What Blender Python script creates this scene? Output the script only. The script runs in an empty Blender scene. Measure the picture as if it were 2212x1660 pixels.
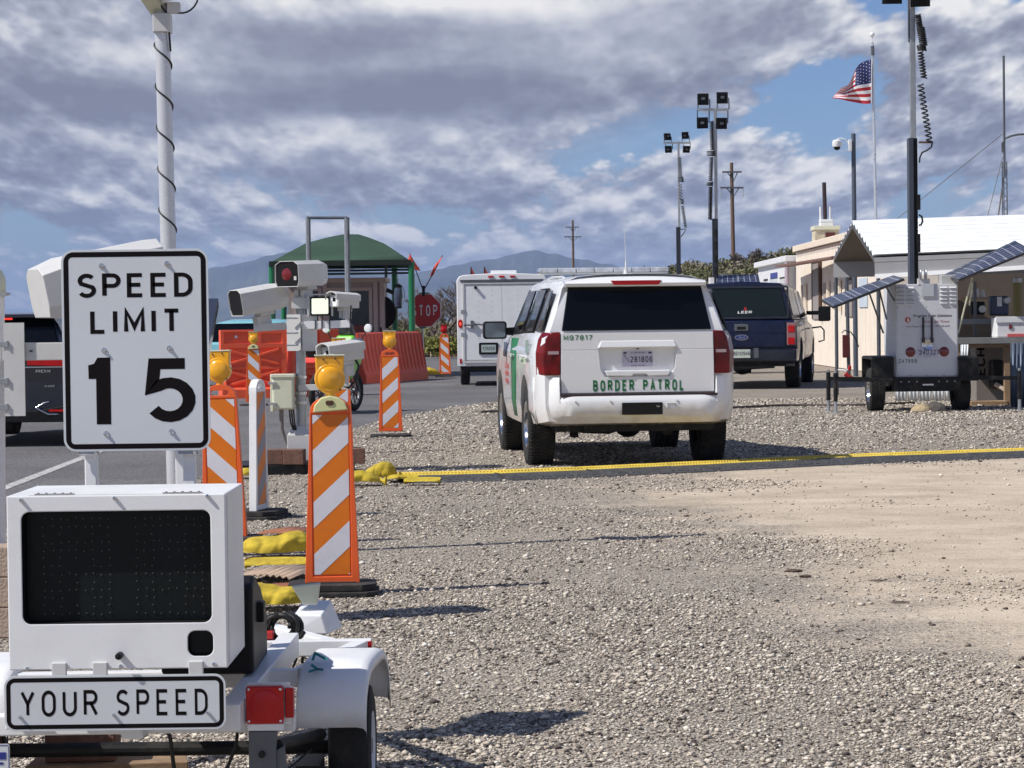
import bpy, bmesh, math, random
import numpy as np
from mathutils import Vector, Matrix
random.seed(7); RNG = np.random.default_rng(7)
PI = math.pi; R = math.radians
scene = bpy.context.scene
COL = scene.collection

# ---------------------------------------------------------------- camera
FPX = 5400.0; EYE = 1.5; PITCH = math.atan(138/5400); ROLL = R(0.7)
fw = Vector((0, math.cos(PITCH), -math.sin(PITCH)))
up0 = Vector((0, math.sin(PITCH), math.cos(PITCH)))
rt = Vector((1, 0, 0))*math.cos(ROLL) - up0*math.sin(ROLL)
up = Vector((1, 0, 0))*math.sin(ROLL) + up0*math.cos(ROLL)
CAM = Vector((0, 0, EYE))
cd = bpy.data.cameras.new('camera'); cam = bpy.data.objects.new('camera', cd); COL.objects.link(cam)
m3 = Matrix((rt, up, -fw)).transposed(); cam.matrix_world = Matrix.Translation(CAM) @ m3.to_4x4()
cd.sensor_width = 36; cd.lens = 36*FPX/2212; cd.clip_start = 0.1; cd.clip_end = 60000
scene.camera = cam

def ray(u, v): return fw + rt*((u-1106)/FPX) + up*((830-v)/FPX)
def P(u, v, Y):
    d = ray(u, v); return CAM + d*(Y/d.y)
def G(u, v, z=0.0):
    d = ray(u, v); return CAM + d*((z-EYE)/d.z)

# ---------------------------------------------------------------- materials
MATS = {}
def mat(name, col, rough=0.5, metal=0.0, var=0.06, vscale=3.0, bump=0.0, bscale=60.0, spec=0.5, dirt=0.0, dirtcol=(0.30,0.24,0.17), alpha=1.0, emit=None, estr=0.0, coat=0.0, trans=0.0, stretch=(1,1,1)):
    if name in MATS: return MATS[name]
    m = bpy.data.materials.new(name); m.use_nodes = True; nt = m.node_tree; N = nt.nodes; L = nt.links
    b = N['Principled BSDF']
    b.inputs['Roughness'].default_value = rough; b.inputs['Metallic'].default_value = metal
    b.inputs['Specular IOR Level'].default_value = spec
    b.inputs['Coat Weight'].default_value = coat; b.inputs['Coat Roughness'].default_value = 0.05
    b.inputs['Transmission Weight'].default_value = trans
    tc = N.new('ShaderNodeTexCoord'); mp = N.new('ShaderNodeMapping'); L.new(tc.outputs['Object'], mp.inputs[0]); mp.inputs['Scale'].default_value = stretch
    n = N.new('ShaderNodeTexNoise'); L.new(mp.outputs[0], n.inputs['Vector'])
    n.inputs['Scale'].default_value = vscale; n.inputs['Detail'].default_value = 5; n.inputs['Roughness'].default_value = .62
    mr = N.new('ShaderNodeMapRange'); L.new(n.outputs[0], mr.inputs[0])
    mr.inputs[1].default_value = .3; mr.inputs[2].default_value = .7; mr.inputs[3].default_value = 1-var; mr.inputs[4].default_value = 1+var
    mul = N.new('ShaderNodeVectorMath'); mul.operation = 'MULTIPLY'; mul.inputs[0].default_value = col[:3]; L.new(mr.outputs[0], mul.inputs[1])
    out = mul.outputs[0]
    if dirt > 0:
        n2 = N.new('ShaderNodeTexNoise'); L.new(tc.outputs['Object'], n2.inputs['Vector']); n2.inputs['Scale'].default_value = vscale*2.7; n2.inputs['Detail'].default_value = 8; n2.inputs['Roughness'].default_value=.7
        m2 = N.new('ShaderNodeMapRange'); L.new(n2.outputs[0], m2.inputs[0]); m2.inputs[1].default_value = .5; m2.inputs[2].default_value = .75; m2.inputs[3].default_value = 0; m2.inputs[4].default_value = dirt
        mx = N.new('ShaderNodeMix'); mx.data_type = 'RGBA'; L.new(m2.outputs[0], mx.inputs[0]); L.new(out, mx.inputs[6]); mx.inputs[7].default_value = (*dirtcol, 1); out = mx.outputs[2]
    L.new(out, b.inputs['Base Color'])
    r2 = N.new('ShaderNodeMapRange'); L.new(n.outputs[0], r2.inputs[0]); r2.inputs[1].default_value=.3; r2.inputs[2].default_value=.7
    r2.inputs[3].default_value = max(0, rough-.06); r2.inputs[4].default_value = min(1, rough+.06); L.new(r2.outputs[0], b.inputs['Roughness'])
    if bump > 0:
        n3 = N.new('ShaderNodeTexNoise'); L.new(mp.outputs[0], n3.inputs['Vector']); n3.inputs['Scale'].default_value = bscale; n3.inputs['Detail'].default_value = 4
        bp = N.new('ShaderNodeBump'); bp.inputs['Strength'].default_value = bump; bp.inputs['Distance'].default_value = .01; L.new(n3.outputs[0], bp.inputs['Height']); L.new(bp.outputs[0], b.inputs['Normal'])
    if alpha < 1: b.inputs['Alpha'].default_value = alpha
    if emit: b.inputs['Emission Color'].default_value = (*emit, 1); b.inputs['Emission Strength'].default_value = estr
    MATS[name] = m; return m

WHITE = mat('white_paint', (.80,.81,.82), .38, var=.04, dirt=.16, dirtcol=(.42,.38,.32))
WHITE2 = mat('white_powder_coat', (.72,.73,.74), .45, var=.04, dirt=.25)
CARW = mat('white_car_paint', (.80,.81,.82), .22, var=.02, dirt=.06, coat=.6)
BLACK = mat('black_plastic', (.008,.008,.009), .5, var=.2, spec=.25)
BLACKM = mat('black_steel', (.010,.011,.012), .5, var=.25, dirt=.15, spec=.25)
RUBBER = mat('black_rubber', (.022,.021,.021), .85, var=.3, dirt=.35, dirtcol=(.16,.13,.10), bump=.5, bscale=40)
TYRE = mat('tyre_rubber', (.018,.018,.018), .9, var=.3, dirt=.35, dirtcol=(.12,.10,.075), bump=.4, bscale=90)
GALV = mat('galvanised_steel', (.42,.44,.46), .42, metal=.7, var=.15, vscale=8, dirt=.15)
GALVD = mat('dark_steel', (.12,.13,.145), .45, metal=.4, var=.2)
SIGNW = mat('reflective_sign_sheeting', (.60,.63,.66), .42, var=.015, vscale=1.5)
SIGNB = mat('sign_black', (.006,.004,.005), .6, var=.1, spec=.12)
CAMG = mat('camera_housing_paint', (.60,.60,.59), .45, var=.04, dirt=.15)
ORANGE = mat('orange_plastic', (.86,.13,.025), .45, var=.08, dirt=.12, dirtcol=(.45,.09,.03))
ORSH = mat('orange_sheeting', (.78,.19,.008), .4, var=.08, vscale=6, dirt=.18, dirtcol=(.4,.14,.04))
WHSH = mat('white_sheeting', (.74,.74,.80), .4, var=.04, vscale=6, dirt=.22, dirtcol=(.45,.42,.38))
BARR = mat('barrier_orange', (.92,.12,.045), .5, var=.08, dirt=.3, dirtcol=(.5,.08,.04))
BARR_SHADE = mat('barrier_shaded_red', (.56,.065,.035), .55, var=.1, dirt=.3, dirtcol=(.3,.05,.03))  # barrier orange darkened: its shaded side is put into the colour
AMBER = mat('amber_lens', (.90,.42,.01), .18, var=.05, spec=.7, coat=.5)
REDL = mat('red_lens', (.46,.006,.008), .22, var=.2, vscale=9, coat=.15, spec=.3)
REDD = mat('dark_red_lens', (.16,.006,.008), .18, var=.15, coat=.7)
GLASSD = mat('dark_tinted_glass', (.003,.004,.006), .12, var=.0, spec=.22)
GLASSM = mat('dusty_tinted_glass', (.035,.04,.045), .2, var=.2, dirt=.25)
CHROME = mat('chrome', (.62,.63,.65), .15, metal=1, var=.05)
NAVY = mat('navy_car_paint', (.003,.009,.040), .28, var=.05, dirt=.03, coat=.35, spec=.3)
NAVYD = mat('dark_navy_car_paint', (.006,.009,.022), .25, var=.05, coat=.8)
YBAG = mat('yellow_sandbag_fabric', (.50,.375,.045), .9, spec=.15, var=.25, vscale=9, dirt=.55, dirtcol=(.28,.2,.05), bump=1.0, bscale=14)
BRICK = mat('brown_concrete_block', (.17,.09,.065), .95, var=.3, vscale=12, bump=1, bscale=60)
WOOD = mat('weathered_wood', (.30,.20,.12), .85, var=.3, vscale=6, bump=.3, stretch=(1,1,8))
GREENP = mat('green_decal', (.012,.16,.055), .4, var=.03)
GREENC = mat('green_canvas', (.042,.080,.056), .85, spec=.15, var=.08, vscale=2)
GREENS = mat('green_post_paint', (.01,.17,.07), .4, var=.08)
BEIGE = mat('beige_box_paint', (.66,.67,.52), .5, var=.05, dirt=.25)
CREAM = mat('cream_siding', (.83,.74,.63), .6, var=.05, vscale=2, dirt=.12)
TAN = mat('kiosk_trim', (.42,.33,.30), .6, var=.08)
CABLE = mat('cable_black', (.012,.012,.012), .55, var=.2)
ROOFW = mat('white_metal_roofing', (.66,.69,.71), .45, var=.05, dirt=.2)
SHADE = mat('roof_underside_painted_shade', (.13,.105,.08), .6, metal=.3, var=.1)  # dark brown carries the shade under the carport roof
PLATEW = mat('licence_plate_white', (.62,.62,.68), .4, var=.03)
INK = mat('plate_ink', (.03,.025,.06), .5)
RED = mat('red_paint', (.45,.02,.02), .5, dirt=.2)
SOLAR = mat('solar_glass', (.03,.035,.05), .12, var=.2, spec=.8, coat=1)

# ---------------------------------------------------------------- mesh builder
class MB:
    def __init__(s): s.v = []; s.f = []; s.m = []; s.M = Matrix.Identity(4)
    def at(s, loc=(0,0,0), rx=0, ry=0, rz=0):
        s.M = Matrix.Translation(loc) @ Matrix.Rotation(rz,4,'Z') @ Matrix.Rotation(ry,4,'Y') @ Matrix.Rotation(rx,4,'X'); return s
    def add(s, vs, fs, mi=0):
        b = len(s.v); s.v += [tuple(s.M @ Vector(p)) for p in vs]
        for f in fs: s.f.append([b+i for i in f]); s.m.append(mi)
        return s
    def box(s, x0, x1, y0, y1, z0, z1, mi=0):
        vs = [(x0,y0,z0),(x1,y0,z0),(x1,y1,z0),(x0,y1,z0),(x0,y0,z1),(x1,y0,z1),(x1,y1,z1),(x0,y1,z1)]
        return s.add(vs, [(3,2,1,0),(4,5,6,7),(0,1,5,4),(1,2,6,5),(2,3,7,6),(3,0,4,7)], mi)
    def hexa(s, vs, mi=0):
        return s.add(vs, [(3,2,1,0),(4,5,6,7),(0,1,5,4),(1,2,6,5),(2,3,7,6),(3,0,4,7)], mi)
    def prism(s, pts, axis='y', a=0, b=1, mi=0):
        # closed 2D outline extruded along axis; pts are (x,z) for y, (y,z) for x, (x,y) for z
        def q(p, t): return (p[0],t,p[1]) if axis=='y' else ((t,p[0],p[1]) if axis=='x' else (p[0],p[1],t))
        n = len(pts); vs = [q(p,a) for p in pts]+[q(p,b) for p in pts]
        fs = [list(range(n))[::-1], list(range(n,2*n))]+[(i,(i+1)%n,n+(i+1)%n,n+i) for i in range(n)]
        return s.add(vs, fs, mi)
    def cyl(s, p, q, r, r2=None, n=16, mi=0, cap=True):
        p = Vector(p); q = Vector(q); r2 = r if r2 is None else r2
        d = (q-p).normalized(); a = d.orthogonal().normalized(); c = d.cross(a)
        vs = [tuple(p+(a*math.cos(2*PI*i/n)+c*math.sin(2*PI*i/n))*r) for i in range(n)]+[tuple(q+(a*math.cos(2*PI*i/n)+c*math.sin(2*PI*i/n))*r2) for i in range(n)]
        fs = [(i,(i+1)%n,n+(i+1)%n,n+i) for i in range(n)]
        if cap: fs += [list(range(n))[::-1], list(range(n,2*n))]
        return s.add(vs, fs, mi)
    def tube(s, pts, r, n=8, mi=0, close=False):
        pts = [Vector(p) for p in pts]; vs = []; fs = []; k = len(pts); prev = None
        for i, p in enumerate(pts):
            d = ((pts[min(i+1,k-1)]-pts[max(i-1,0)])).normalized() if not close else (pts[(i+1)%k]-pts[i-1]).normalized()
            a = d.orthogonal().normalized() if prev is None else (prev-d*prev.dot(d)).normalized()
            prev = a; c = d.cross(a)
            vs += [tuple(p+(a*math.cos(2*PI*j/n)+c*math.sin(2*PI*j/n))*r) for j in range(n)]
        for i in range(k if close else k-1):
            A = i*n; B = ((i+1)%k)*n
            fs += [(A+j,A+(j+1)%n,B+(j+1)%n,B+j) for j in range(n)]
        if not close: fs += [list(range(n))[::-1], list(range((k-1)*n,k*n))]
        return s.add(vs, fs, mi)
    def lathe(s, prof, n=32, axis='z', c=(0,0,0), mi=0, a0=0, a1=2*PI):
        full = abs(a1-a0-2*PI) < 1e-6; cnt = n if full else n+1; vs = []
        for i in range(cnt):
            t = a0+(a1-a0)*i/n; ca, sa = math.cos(t), math.sin(t)
            for r, h in prof:
                p = (r*ca, r*sa, h) if axis=='z' else ((h, r*ca, r*sa) if axis=='x' else (r*ca, h, r*sa))
                vs.append((p[0]+c[0],p[1]+c[1],p[2]+c[2]))
        k = len(prof); fs = []
        for i in range(n):
            A = i*k; B = ((i+1)%cnt)*k
            fs += [(A+j,B+j,B+j+1,A+j+1) for j in range(k-1)]
        return s.add(vs, fs, mi)
    def grid(s, rows, mi=0, flip=False):
        n = len(rows[0]); vs = [p for r in rows for p in r]; fs = []
        for i in range(len(rows)-1):
            for j in range(n-1):
                f = (i*n+j, i*n+j+1, (i+1)*n+j+1, (i+1)*n+j); fs.append(f[::-1] if flip else f)
        return s.add(vs, fs, mi)
    def plate(s, w, h, r, y0, y1, cx=0, cz=0, mi=0, seg=6):
        return s.prism([(cx+p[0],cz+p[1]) for p in rrect(w,h,r,seg)], 'y', y0, y1, mi)
    def ringplate(s, w, h, r, t, y0, y1, cx=0, cz=0, mi=0, seg=6, ri=None):
        o = rrect(w,h,r,seg); i = rrect(w-2*t,h-2*t,max(r-t,.002) if ri is None else ri,seg); n = len(o)
        vs = [(cx+p[0],y0,cz+p[1]) for p in o]+[(cx+p[0],y0,cz+p[1]) for p in i]+[(cx+p[0],y1,cz+p[1]) for p in o]+[(cx+p[0],y1,cz+p[1]) for p in i]
        fs = []
        for k in range(n):
            l = (k+1)%n
            fs += [(k,l,n+l,n+k),(2*n+l,2*n+k,3*n+k,3*n+l),(l,k,2*n+k,2*n+l),(n+k,n+l,3*n+l,3*n+k)]
        return s.add(vs, fs, mi)
    def build(s, name, mats, parent=None, bev=0.0, smooth=None, loc=None, rz=0, seg=2, sub=0, solid=0):
        me = bpy.data.meshes.new(name); me.from_pydata(s.v, [], s.f)
        if not isinstance(mats, (list, tuple)): mats = [mats]
        for m in mats: me.materials.append(m)
        if len(mats) > 1: me.polygons.foreach_set('material_index', s.m)
        bm = bmesh.new(); bm.from_mesh(me)
        bmesh.ops.recalc_face_normals(bm, faces=bm.faces)
        if smooth is not None:
            for f in bm.faces: f.smooth = True
            for e in bm.edges:
                if len(e.link_faces)==2 and e.calc_face_angle(0) > R(smooth): e.smooth = False
        bm.to_mesh(me); bm.free()
        o = bpy.data.objects.new(name, me); COL.objects.link(o)
        if parent is not None: o.parent = parent
        if loc is not None: o.location = loc
        o.rotation_euler.z = rz
        if solid: md = o.modifiers.new('s','SOLIDIFY'); md.thickness = solid; md.offset = -1
        if bev: md = o.modifiers.new('b','BEVEL'); md.width = bev; md.segments = seg; md.limit_method = 'ANGLE'; md.angle_limit = R(35)
        if sub: md = o.modifiers.new('u','SUBSURF'); md.levels = sub; md.render_levels = sub
        return o

def rrect(w, h, r, seg=6):
    pts = []
    for cx, cz, a in ((w/2-r,h/2-r,0),(-w/2+r,h/2-r,90),(-w/2+r,-h/2+r,180),(w/2-r,-h/2+r,270)):
        for i in range(seg+1):
            t = R(a+90*i/seg); pts.append((cx+r*math.cos(t), cz+r*math.sin(t)))
    return pts[::-1]

def thing(name, label, cat, loc=(0,0,0), rz=0, group=None, sc=1, rx=0, ry=0):
    o = bpy.data.objects.new(name, None); COL.objects.link(o); o.location = loc; o.rotation_euler = (rx, ry, rz); o.empty_display_size = .2
    o.scale = (sc,)*3
    o['label'] = label; o['category'] = cat
    if group: o['group'] = group
    return o
def tag(o, label, cat, group=None):
    o['label'] = label; o['category'] = cat
    if group: o['group'] = group
    return o
def struct(o, kind='structure'): o['kind'] = kind; return o
def copy_tree(o, parent=None):
    c = o.copy(); COL.objects.link(c); c.parent = parent
    for ch in list(o.children): copy_tree(ch, c)
    return c

# ---------------------------------------------------------------- lettering (stroke letters, box 1 high)
def arc(cx, cy, rx, ry, a0, a1, n=10): return [(cx+rx*math.cos(R(a0+(a1-a0)*i/n)), cy+ry*math.sin(R(a0+(a1-a0)*i/n))) for i in range(n+1)]
def glyphs():
    w = .62; g = {}
    g['A'] = [[(0,0),(w/2,1),(w,0)],[(.12,.33),(w-.12,.33)]]
    g['B'] = [[(0,0),(0,1),(w*.55,1)]+arc(w*.55,.76,w*.38,.24,90,-90)+[(0,.52)],[(0,.52)]+[(w*.6,.52)]+arc(w*.6,.26,w*.4,.26,90,-90)+[(0,0)]]
    g['C'] = [arc(w/2,.7,w/2,.3,20,180)+arc(w/2,.3,w/2,.3,180,340)]
    g['D'] = [[(0,0),(0,1)]+[(w*.4,1)]+arc(w*.4,.65,w*.6,.35,90,0)+arc(w*.4,.35,w*.6,.35,0,-90)+[(0,0)]]
    g['E'] = [[(w*.92,1),(0,1),(0,0),(w*.92,0)],[(0,.52),(w*.8,.52)]]
    g['F'] = [[(w*.92,1),(0,1),(0,0)],[(0,.5),(w*.75,.5)]]
    g['G'] = [arc(w/2,.7,w/2,.3,25,180)+arc(w/2,.3,w/2,.3,180,360)+[(w,.45),(w*.55,.45)]]
    g['H'] = [[(0,0),(0,1)],[(w,0),(w,1)],[(0,.5),(w,.5)]]
    g['I'] = [[(0,0),(0,1)]]
    g['L'] = [[(0,1),(0,0),(w*.85,0)]]
    g['M'] = [[(0,0),(0,1),(w*.6,.22),(w*1.2,1),(w*1.2,0)]]
    g['N'] = [[(0,0),(0,1),(w,0),(w,1)]]
    g['O'] = [arc(w/2,.68,w/2,.32,0,180)+arc(w/2,.32,w/2,.32,180,360)+[(w,.68)]]
    g['P'] = [[(0,0),(0,1),(w*.55,1)]+arc(w*.6,.74,w*.4,.26,90,-90)+[(0,.48)]]
    g['R'] = [[(0,0),(0,1),(w*.55,1)]+arc(w*.58,.75,w*.4,.25,90,-90)+[(0,.5)],[(w*.5,.5),(w,0)]]
    g['S'] = [arc(w/2,.74,w*.48,.26,35,200,10)[:-1]+[(w*.1,.6),(w*.5,.51),(w*.9,.42)]+arc(w/2,.27,w*.5,.27,15,-150,12)]
    g['T'] = [[(0,1),(w,1)],[(w/2,1),(w/2,0)]]
    g['U'] = [[(0,1),(0,.3)]+arc(w/2,.3,w/2,.3,180,360)+[(w,1)]]
    g['V'] = [[(0,1),(w/2,0),(w,1)]]
    g['W'] = [[(0,1),(w*.3,0),(w*.6,.8),(w*.9,0),(w*1.2,1)]]
    g['X'] = [[(0,0),(w,1)],[(0,1),(w,0)]]
    g['Y'] = [[(0,1),(w/2,.48),(w,1)],[(w/2,.5),(w/2,0)]]
    g['Z'] = [[(0,1),(w,1),(0,0),(w,0)]]
    g['0'] = g['O']
    g['1'] = [[(.02,.78),(w*.42,1),(w*.42,0)]]
    g['2'] = [arc(w/2,.72,w/2,.28,160,-20,10)+[(0,0),(w,0)]]
    g['3'] = [arc(w/2,.75,w*.46,.25,140,-80,10),arc(w/2,.27,w/2,.27,80,-150,12)]
    g['4'] = [[(w*.75,0),(w*.75,1),(0,.28),(w,.28)]]
    g['5'] = [[(w*.9,1),(w*.12,1),(w*.05,.55)]+arc(w/2,.32,w/2,.32,125,-145,14)]
    g['6'] = [arc(w/2,.7,w/2,.3,30,180)+arc(w/2,.3,w/2,.3,180,360)+arc(w/2,.3,w/2,.28,0,165)]
    g['7'] = [[(0,1),(w,1),(w*.35,0)]]
    g['8'] = [arc(w/2,.75,w*.44,.25,-90,270,16),arc(w/2,.26,w/2,.26,90,450,16)]
    g['9'] = [arc(w/2,.7,w/2,.3,0,360,18),arc(w/2,.68,w/2,.35,0,0,1)+[(w,.6)]+arc(w/2,.3,w/2,.3,0,-150,8)]
    g['-'] = [[(0,.5),(w*.6,.5)]]
    g['.'] = [[(0,0),(0.02,.1)]]
    g['|'] = [[(0,0),(0,1)]]
    return g
GL = glyphs()
def gwidth(c):
    if c == ' ': return .45
    pts = [p for st in GL[c] for p in st]; return max(p[0] for p in pts)
def stroke(mb, pts, t, xf, y, th, mi):
    # flat mitred ribbon; xf maps 2D to (x,z)
    q = [Vector(p) for p in pts]; q = [p for i,p in enumerate(q) if i==0 or (p-q[i-1]).length > 1e-5]
    if len(q) < 2: return
    closed = (q[0]-q[-1]).length < 1e-3
    if closed: q = q[:-1]
    n = len(q); Lf = []; Rt = []
    for i in range(n):
        d0 = (q[i]-q[i-1]).normalized() if (i>0 or closed) else None
        d1 = (q[(i+1)%n]-q[i]).normalized() if (i<n-1 or closed) else None
        if d0 is None: d0 = d1
        if d1 is None: d1 = d0
        n0 = Vector((-d0.y,d0.x)); n1 = Vector((-d1.y,d1.x)); b = (n0+n1)
        if b.length < 1e-4: b = n0
        b.normalize(); k = 1/max(.45, b.dot(n0))
        p = q[i]
        if not closed and i==0: p = p-d1*0
        Lf.append(p+b*(t/2*k)); Rt.append(p-b*(t/2*k))
    m = n if closed else n-1
    for i in range(m):
        j = (i+1)%n
        c4 = [xf(Lf[i]),xf(Lf[j]),xf(Rt[j]),xf(Rt[i])]
        mb.add([(c[0],y,c[1]) for c in c4],[(0,1,2,3)],mi)
def letters(mb, text, x, z, h, wr=1.0, t=.16, y=0, gap=.26, mi=0, slant=0, center=True, th=0):
    """text in the XZ plane facing -Y; x is centre, z baseline; t stroke thickness relative to height"""
    tot = sum(gwidth(c)*wr for c in text)*h + gap*h*(len(text)-1)
    cx = x-tot/2 if center else x
    for c in text:
        if c != ' ':
            for st in GL[c]:
                # inset so the outer edge of the strokes meets the cap height
                def xf(p, cx=cx): 
                    zz = t/2+p[1]*(1-t); return (cx+(p[0]*wr+slant*zz)*h, z+zz*h)
                stroke(mb, [(p[0], p[1]) for p in st], t, xf, y, th, mi)
        cx += gwidth(c)*wr*h+gap*h
    return tot
def fontmesh(name, text, size, m, parent, loc, rot=(PI/2,0,0), bold=0.0, shear=0.0, align='CENTER', sx=1):
    cu = bpy.data.curves.new(name, 'FONT'); cu.body = text; cu.size = size; cu.offset = bold; cu.shear = shear; cu.align_x = align; cu.resolution_u = 3
    t = bpy.data.objects.new('tmp', cu); COL.objects.link(t)
    me = bpy.data.meshes.new_from_object(t.evaluated_get(bpy.context.evaluated_depsgraph_get()))
    bpy.data.objects.remove(t); bpy.data.curves.remove(cu)
    me.materials.clear(); me.materials.append(m)
    o = bpy.data.objects.new(name, me); COL.objects.link(o); o.parent = parent; o.location = loc; o.rotation_euler = rot; o.scale = (sx,1,1)
    return o
def cut(o, cutter, cmat=None):
    """boolean difference, baked"""
    c = cutter.build('cutter', cmat or o.data.materials[0])
    c.matrix_world = o.matrix_world.copy() if False else Matrix.Identity(4)
    par = o.parent; c.parent = par; 
    mods = [m for m in o.modifiers]
    st = [(m, m.show_viewport) for m in mods]
    for m in mods: m.show_viewport = False
    md = o.modifiers.new('cut','BOOLEAN'); md.operation = 'DIFFERENCE'; md.object = c; md.solver = 'EXACT'
    bpy.context.view_layer.update()
    dg = bpy.context.evaluated_depsgraph_get(); me = bpy.data.meshes.new_from_object(o.evaluated_get(dg))
    o.modifiers.remove(md); old = o.data; o.data = me
    for m, s_ in st: m.show_viewport = s_
    bpy.data.objects.remove(c)
    return o
def W(root):
    """mesh builder taking world coordinates for a part of root"""
    bpy.context.view_layer.update(); mb = MB(); mb.M = root.matrix_world.inverted(); return mb
def fit(mb, text, x0, x1, z, h, t, gap, y, mi=0, slant=0):
    n = len(text); s = sum(gwidth(c) for c in text); wr = ((x1-x0)-t*h-gap*h*(n-1))/(s*h)
    return letters(mb, text, x0+t*h/2, z, h, wr, t, y, gap, mi, slant, center=False)
HAZE=0.00008
# ---------------------------------------------------------------- light
SUN_EL, SUN_AZ = 48, 20   # azimuth measured from the left (-X) towards the camera (-Y)
sd = Vector((-math.cos(R(SUN_EL))*math.cos(R(SUN_AZ)), -math.cos(R(SUN_EL))*math.sin(R(SUN_AZ)), math.sin(R(SUN_EL))))
sl = bpy.data.lights.new('sun','SUN'); sl.energy = 4.8; sl.angle = R(.5); sl.color = (1,.955,.89)
so = bpy.data.objects.new('sun', sl); COL.objects.link(so); so.rotation_euler = (-sd).to_track_quat('-Z','Y').to_euler(); so.location = (0,0,30)

w = bpy.data.worlds.new('World'); scene.world = w; w.use_nodes = True
nt = w.node_tree; N = nt.nodes; L = nt.links
for n in list(N): N.remove(n)
def nd(t, **k):
    n = N.new(t)
    for a, b in k.items(): setattr(n, a, b)
    return n
def mth(op, a, b=None, c=None, clamp=False):
    n = nd('ShaderNodeMath', operation=op); n.use_clamp = clamp
    for i, x in enumerate((a, b, c)):
        if x is None: continue
        if isinstance(x, (int, float)): n.inputs[i].default_value = x
        else: L.new(x, n.inputs[i])
    return n.outputs[0]
tc = nd('ShaderNodeTexCoord'); sp = nd('ShaderNodeSeparateXYZ'); L.new(tc.outputs['Generated'], sp.inputs[0])
dx, dy, dz = sp.outputs
hyp = mth('SQRT', mth('ADD', mth('MULTIPLY', dx, dx), mth('MULTIPLY', dy, dy)))
uu = mth('ARCTAN2', dx, dy)                       # azimuth round the horizon
ww = mth('MAXIMUM', mth('DIVIDE', dz, mth('MAXIMUM', hyp, .05)), -.01)
sc_ = mth('ADD', ww, .055)
X = mth('DIVIDE', uu, mth('SQRT', mth('MULTIPLY', sc_, .11)))
Yl = mth('MULTIPLY', mth('LOGARITHM', sc_, 2.718), 1.0)
def comb(a, b, c=0.0):
    n = nd('ShaderNodeCombineXYZ')
    for i, x in enumerate((a,b,c)):
        if isinstance(x,(int,float)): n.inputs[i].default_value = x
        else: L.new(x, n.inputs[i])
    return n.outputs[0]
def noise(vec, scale, det=6, rough=.55, lac=2.0, dist=0):
    n = nd('ShaderNodeTexNoise'); L.new(vec, n.inputs['Vector']); n.inputs['Scale'].default_value = scale; n.inputs['Detail'].default_value = det
    n.inputs['Roughness'].default_value = rough; n.inputs['Lacunarity'].default_value = lac; n.inputs['Distortion'].default_value = dist; return n.outputs[0]
def gauss(cu, cw, su, sw, amp):
    a = mth('DIVIDE', mth('SUBTRACT', uu, cu), su); b = mth('DIVIDE', mth('SUBTRACT', ww, cw), sw)
    r = mth('ADD', mth('MULTIPLY', a, a), mth('MULTIPLY', b, b))
    return mth('MULTIPLY', mth('EXPONENT', mth('MULTIPLY', r, -1)), amp)
def dU(u): return math.atan((u-1106)/FPX)
def dW(v): return (690-v)/FPX
def field(oy=0.0, ox=0.0):
    y = mth('ADD', Yl, oy); x = mth('ADD', X, ox)
    big = noise(comb(mth('MULTIPLY', x, .40), mth('MULTIPLY', y, 1.7), 5.1), 1.0, 2, .5)
    wv = comb(mth('MULTIPLY', x, 1.5), mth('MULTIPLY', y, 2.7), 7.7)
    mid = noise(wv, 1.2, 12, .52, dist=0)
    vo = nd('ShaderNodeTexVoronoi', feature='F1'); L.new(wv, vo.inputs['Vector']); vo.inputs['Scale'].default_value = 1.7; vo.inputs['Detail'].default_value = 3; vo.inputs['Roughness'].default_value = .6; vo.inputs['Lacunarity'].default_value = 2.3
    puff = mth('SUBTRACT', 1.0, vo.outputs['Distance'])
    return mth('ADD', mth('MULTIPLY', big, .72), mth('ADD', mth('MULTIPLY', mid, .85), mth('MULTIPLY', puff, .30)))
bias = None
for g in [(dU(1790),dW(170),.034,.013,-.20),(dU(1980),dW(30),.024,.022,-.24),(dU(2180),dW(5),.04,.012,-.16),(dU(1380),dW(330),.04,.008,-.10),(dU(1720),dW(270),.04,.008,-.14),
          (dU(900),dW(60),.12,.02,.22),(dU(500),dW(230),.12,.024,.16),(dU(1500),dW(80),.06,.012,.12),(dU(2150),dW(130),.035,.016,.16),(dU(2000),dW(250),.035,.012,.12)]:
    e = gauss(*g); bias = e if bias is None else mth('ADD', bias, e)
f0 = mth('ADD', field(), bias)
f2 = mth('ADD', field(.05, .02), bias)
def mrange(x, a, b, c=0, d=1, smooth=True):
    n = nd('ShaderNodeMapRange'); n.interpolation_type = 'SMOOTHSTEP' if smooth else 'LINEAR'
    L.new(x, n.inputs[0]); n.inputs[1].default_value = a; n.inputs[2].default_value = b; n.inputs[3].default_value = c; n.inputs[4].default_value = d; return n.outputs[0]
sheet = mth('ADD', gauss(dU(700),dW(140),.13,.052,1.0), gauss(dU(1350),dW(30),.06,.03,.8), clamp=True)
cover0 = mth('MAXIMUM', mrange(f0, .60, .71), mrange(sheet, .25, .6)); cover = mth('MULTIPLY', cover0, mrange(ww, .22, .5, 1, .12))
rim2 = mth('SUBTRACT', f0, f2)
strat = noise(comb(mth('MULTIPLY', X, .42), mth('MULTIPLY', Yl, 3.9), 4.9), 1.0, 4, .45)
lit = mth('MULTIPLY', rim2, mth('SUBTRACT', 3.6, mth('MULTIPLY', sheet, 2.4)))
lit = mth('ADD', lit, mth('MULTIPLY', mth('SUBTRACT', strat, .5), mth('ADD', .35, mth('MULTIPLY', sheet, 2.6))))
thick = mrange(f0, .74, 1.12)
left = mrange(uu, -.2, .15)                        # clouds towards the right are sunlit
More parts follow.
